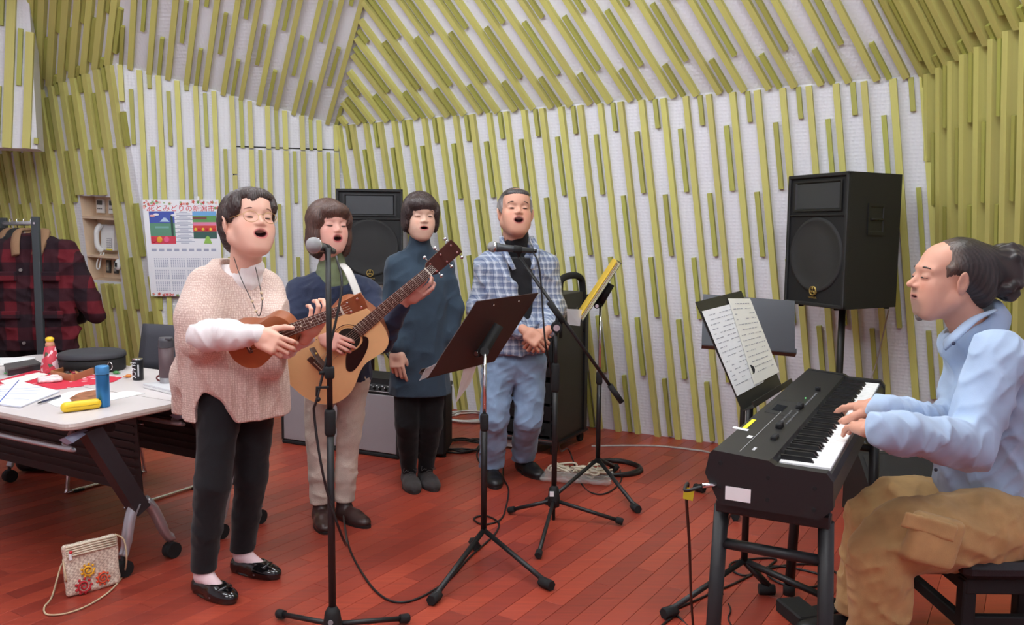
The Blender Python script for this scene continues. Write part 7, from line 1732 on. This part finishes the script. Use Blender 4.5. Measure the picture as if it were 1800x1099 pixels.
def spiral(nm, cx, cy, r, m, hand=1):
    pts = []
    for k in range(26): a = hand * k * .48 + .5; rr = r * (.12 + .8 * k / 25); pts.append(BF @ Vector((cx + rr * math.cos(a), cy + rr * math.sin(a), .002)))
    MB().tube(pts, r * .24, 7, flat=.5).build(nm, m, wb, True)
    for k in range(9): a = k * 2 * math.pi / 9; MB().ball(BF @ Vector((cx + r * math.cos(a), cy + r * math.sin(a), .0015)), r * .2, 8, 6).build('petal', m, wb, True)
spiral('yellow_spiral', BW * .40, hgt * .45, .024, mat('yellow_felt', rgb(238, 180, 44), .8)); spiral('red_spiral', BW * .30, hgt * .17, .028, mat('red_felt', rgb(190, 40, 50), .8)); spiral('orange_spiral', BW * .66, hgt * .22, .024, mat('orange_felt', rgb(226, 84, 50), .8), -1)
MB().box((.02, hgt * .80, .005), (.012, .03, .006), M=BF, bev=.002).build('zip_charm', M_PAPER, wb, True); MB().ball(BF @ Vector((.022, hgt * .88, .006)), .007, 8, 6).build('red_bead', mat('red_bead', rgb(210, 40, 50), .4), wb, True)
MB().tube(smooth_path([BF @ Vector((0, hgt * .75, -.018)), BF @ Vector((.0, hgt * .35, .0)), g(110, 1012, .05), g(92, 1050), g(78, 1070), g(84, 1083), g(120, 1080), g(160, 1064), g(195, 1040), g(216, 1016, .01), BF @ Vector((BW + .03, hgt * .45, -.01)), BF @ Vector((BW + .025, hgt * .85, -.01)), BF @ Vector((BW - .005, hgt * 1.0, -.018))], 6), .0035, 7).build('shoulder_cord', M_STRW, wb, True)

# ================================================================ ON THE WALLS
# calendar on the left back wall, hanging in front of the strips
CO = NA * .058
cp = [onpl(x, y, A1 + CO, NA) for x, y in ((250, 351), (384, 351), (386, 521), (262, 521))]
cd_ = thing('wall_calendar', 'large white wall calendar with two garden pictures and red lettering', 'calendar', tuple(cp[0]))
cp[2] = cp[1] + V(0, 0, cp[2].z - cp[1].z) + eA * .02; cp[3] = cp[0] + V(0, 0, cp[3].z - cp[0].z) + eA * .04
def cq(u, v, o=0.): curl = .03 * max(0, (v - .75) / .25) ** 2; return (cp[0] * (1 - u) + cp[1] * u) * (1 - v) + (cp[3] * (1 - u) + cp[2] * u) * v + NA * (o - curl * .0 + .012 * math.sin(v * 3.1))
def csheet(nm, u0, u1, v0, v1, o, m, n=8, par=None):
    mb = MB(); vs_ = []; fs_ = []
    for j in range(n + 1): v_ = v0 + (v1 - v0) * j / n; vs_ += [cq(u0, v_, o), cq(u1, v_, o)]
    for j in range(n): fs_.append((2 * j, 2 * j + 1, 2 * j + 3, 2 * j + 2))
    k = len(vs_); vs_ += [p - NA * .0008 for p in vs_]; fs_ += [tuple(i + k for i in reversed(f)) for f in fs_[:n]]
    mb.add(vs_, fs_); return mb.build(nm, m, par or cd_, True)
csheet('page', 0, 1, 0, 1, 0, mat('calendar_paper', rgb(238, 238, 246), .7), 16)
def flowers(nm, u0, u1, v0, v1, seed, num):
    r_ = random.Random(seed); cols = [(214, 60, 70), (226, 130, 130), (120, 160, 90), (240, 190, 190), (200, 80, 60), (150, 180, 130)]
    for i in range(num):
        u, v_ = r_.uniform(u0, u1), r_.uniform(v0, v1); c_ = r_.choice(cols); s = r_.uniform(.008, .016)
        MB().prism([(s * (.7 + .3 * math.cos(5 * a)) * math.cos(a), s * (.7 + .3 * math.cos(5 * a)) * math.sin(a)) for a in [2 * math.pi * k / 20 for k in range(20)]], 0, .0008, frame(cq(u, v_, .001), eA, Z)).build('printed_flower', mat('flower_%d_%d_%d' % c_, rgb(*c_), .7), cd_, True)
flowers('f', .02, .98, .012, .05, 1, 34); flowers('f', .01, .06, .06, .11, 2, 4); flowers('f', .94, .99, .06, .11, 3, 4); flowers('f', .03, .97, .975, .993, 4, 26)
text('lettering', '花とみどりの新潟市', .054, frame(cq(.5, .095, .0012), eA, Z), mat('red_ink', rgb(216, 40, 60), .6), cd_, ext=.0003)
def pic(u0, u1, v0, v1, kind):
    P = lambda nm, a, b, c, d, col, o=.0014: csheet(nm, u0 + (u1 - u0) * a, u0 + (u1 - u0) * b, v0 + (v1 - v0) * c, v0 + (v1 - v0) * d, o, mat('print_%d_%d_%d' % col, rgb(*col), .6), 2)
    if kind == 0:
        P('picture_sky', 0, 1, 0, .36, (62, 84, 176)); P('picture_field', 0, 1, .36, .76, (92, 146, 120)); P('picture_flowers', 0, 1, .76, 1, (216, 60, 84))
        for i, (a, b, col) in enumerate(((.1, .14, (240, 180, 180)), (.22, .1, (236, 236, 244)), (.75, .12, (236, 236, 244)))): MB().ball((0, 0, 0), (.022, .01, .0012), 12, 6, M=frame(cq(u0 + (u1 - u0) * a * 1.3, v0 + (v1 - v0) * b, .002), eA, Z)).build('picture_cloud', mat('print_%d_%d_%d' % col, rgb(*col), .6), cd_, True)
        MB().prism([(-.035, 0), (.035, 0), (.008, .03), (-.006, .032)], 0, .001, frame(cq(u0 + (u1 - u0) * .6, v0 + (v1 - v0) * .32, .0016), eA, Z)).build('picture_mountain', mat('print_pale_blue', rgb(190, 214, 240), .6), cd_, True)
        P('picture_tree', .84, .93, .1, .76, (40, 70, 60), .002); P('picture_stream', .2, .75, .46, .52, (120, 170, 170), .002)
        for a, col in ((.34, (236, 170, 50)), (.62, (236, 96, 140)), (.12, (206, 50, 70))): MB().ball((0, 0, 0), (.022, .026, .0012), 14, 6, M=frame(cq(u0 + (u1 - u0) * a, v0 + (v1 - v0) * .87, .002), eA, Z)).build('picture_blossom', mat('print_%d_%d_%d' % col, rgb(*col), .6), cd_, True)
    else:
        P('picture_sky', 0, 1, 0, .16, (110, 170, 224)); P('picture_hills', 0, 1, .16, .4, (96, 156, 90)); P('picture_bank', 0, .6, .2, .3, (120, 70, 60), .002); P('picture_pink_field', 0, 1, .4, .52, (226, 130, 170)); P('picture_tulips', 0, 1, .52, .74, (214, 70, 60)); P('picture_hedge', 0, 1, .74, 1, (50, 90, 84))
        for i in range(6): MB().ball((0, 0, 0), (.011, .012, .0012), 10, 6, M=frame(cq(u0 + (u1 - u0) * (.1 + .16 * i), v0 + (v1 - v0) * .66, .002), eA, Z)).build('picture_blossom', mat('print_tulip_%d' % (i % 2), rgb(*((240, 200, 60), (200, 40, 50))[i % 2]), .6), cd_, True)
        MB().prism([(-.03, -.03), (.03, -.03), (.012, .02), (0, .03), (-.014, .02)], 0, .001, frame(cq(u0 + (u1 - u0) * .6, v0 + (v1 - v0) * 1.04, .0024), eA, Z)).build('picture_bush', mat('print_lime', rgb(150, 196, 90), .6), cd_, True)
pic(.07, .40, .12, .455, 0); pic(.64, .955, .12, .40, 1)
ink = mat('calendar_ink', rgb(168, 172, 196), .7); gr = MB()
for cgrp, (u0, u1) in enumerate(((.08, .28), (.30, .50), (.52, .72), (.74, .93))):
    for blk in range(3):
        vb = .60 + blk * .122
        for i in range(7):
            for j in range(6):
                u, v_ = u0 + (u1 - u0) * (i + .5) / 7, vb + .1 * (j + .5) / 6; F_ = frame(cq(u, v_, .001), eA, Z); gr.add([(-.004, -.0035, 0), (.004, -.0035, 0), (.004, .0035, 0), (-.004, .0035, 0)], [(0, 1, 2, 3)], F_)
for i in range(22): F_ = frame(cq(.52, .13 + .015 * i, .001), eA, Z); w_ = .03 + .02 * ((i * 7) % 3); gr.add([(-w_, -.003, 0), (w_, -.003, 0), (w_, .002, 0), (-w_, .002, 0)], [(0, 1, 2, 3)], F_)
for i in range(9): F_ = frame(cq(.1 + .1 * i, .515, .001), eA, Z); gr.add([(-.018, -.012, 0), (.018, -.012, 0), (.018, .008, 0), (-.018, .008, 0)], [(0, 1, 2, 3)], F_)
o_ = gr.build('date_print', ink, cd_, True); o_['kind'] = 'stuff'
MB().box(cq(.73, -.01, .006), (.02, .012, .035), bev=.003).build('hanging_clip', M_WPL, cd_, True)
# telephone shelf contents
def RZM(u, w, d): return frame(rz(u, w, d), (tr_w := (RC[1] - RC[0])), Z)
def wbox(nm, F_, sx, sy, sz, m, par, off=(0, 0, 0), bev=.003): return MB().box(off, (sx, sy, sz), M=F_, bev=bev).build(nm, m, par, True)
for i, u in enumerate((.22, .60)):
    F_ = RZM(u, .13, DEP - .012); cb2 = thing('thermostat', ('square white wall controller on the top shelf, left of the pair', 'square white wall controller on the top shelf, right of the pair')[i], 'controller', tuple(F_.translation), group='wall controllers')
    wbox('housing', F_, .085, .11, .022, M_WPL, cb2); wbox('display', F_, .06, .035, .004, mat('grey_display', rgb(70, 74, 76), .3), cb2, (0, .028, .012), .001)
    for k in range(3): wbox('button', F_, .014, .008, .004, mat('grey_button', rgb(92, 92, 94), .5), cb2, (-.02 + .02 * k, -.02, .012), .001)
F_ = RZM(.44, .50, DEP - .03); ph = thing('telephone', 'white wall telephone on the middle shelf of the recess', 'telephone', tuple(F_.translation))
wbox('base', F_, .15, .21, .05, M_WPL, ph, bev=.008); wbox('keypad', F_, .06, .075, .006, mat('grey_keypad', rgb(176, 176, 180), .5), ph, (.03, -.04, .026), .002)
for i in range(12): wbox('key', F_, .012, .011, .006, M_WPL, ph, (.012 + .018 * (i % 3), -.068 + .018 * (i // 3), .030), .002)
wbox('yellow_label', F_, .07, .012, .002, mat('yellow_tape', rgb(236, 220, 40), .5), ph, (.03, -.094, .026), .0005)
MB().tube(smooth_path([F_ @ Vector((-.05, .10, .035)), F_ @ Vector((-.062, .06, .065)), F_ @ Vector((-.064, 0, .07)), F_ @ Vector((-.058, -.07, .065)), F_ @ Vector((-.045, -.11, .035))]), [.018 + .006 * abs(i - 12) / 12 for i in range(25)], 8).build('handset', M_WPL, ph, True)
MB().tube(smooth_path([F_ @ Vector((-.045, -.11, .035)), F_ @ Vector((-.05, -.15, .05)), F_ @ Vector((-.07, -.2, .06)), F_ @ Vector((-.075, -.25, .06)), F_ @ Vector((-.05, -.255, .06)), F_ @ Vector((-.045, -.22, .055)), F_ @ Vector((-.03, -.16, .05)), F_ @ Vector((-.01, -.12, .04))], 5), .006, 7).build('handset_cord', M_WPL, ph, True)
sw_lab = ['dark switch plate at the left of the bottom shelf', 'dark switch plate in the middle of the bottom shelf', 'dark switch plate at the right of the bottom shelf']
for i, u in enumerate((.24, .48, .72)):
    F_ = RZM(u, .86, DEP - .01); sw = thing('light_switch', sw_lab[i], 'switch', tuple(F_.translation), group='switch plates'); wbox('plate', F_, .05, .105, .012, mat('dark_plate', rgb(70, 68, 66), .5), sw); wbox('rocker', F_, .024, .07, .012, mat('steel_rocker', rgb(176, 176, 172), .35, .5), sw, (0, 0, .006), .002); MB().ball(F_ @ Vector((0, .0, .014)), .005, 8, 6).build('pilot_lamp', mat('pilot_white', rgb(250, 250, 220), .3), sw, True)
F_ = frame(rz(1.0, .79, -.012), RC[1] - RC[0], Z); so = thing('wall_dial', 'small white oval wall unit with dark window at the shelf edge', 'controller', tuple(F_.translation)); MB().ball((0, 0, 0), (.03, .045, .02), 18, 10, M=F_).build('housing', M_WPL, so, True); wbox('window', F_, .022, .034, .006, M_RUB, so, (0, 0, .018), .001)
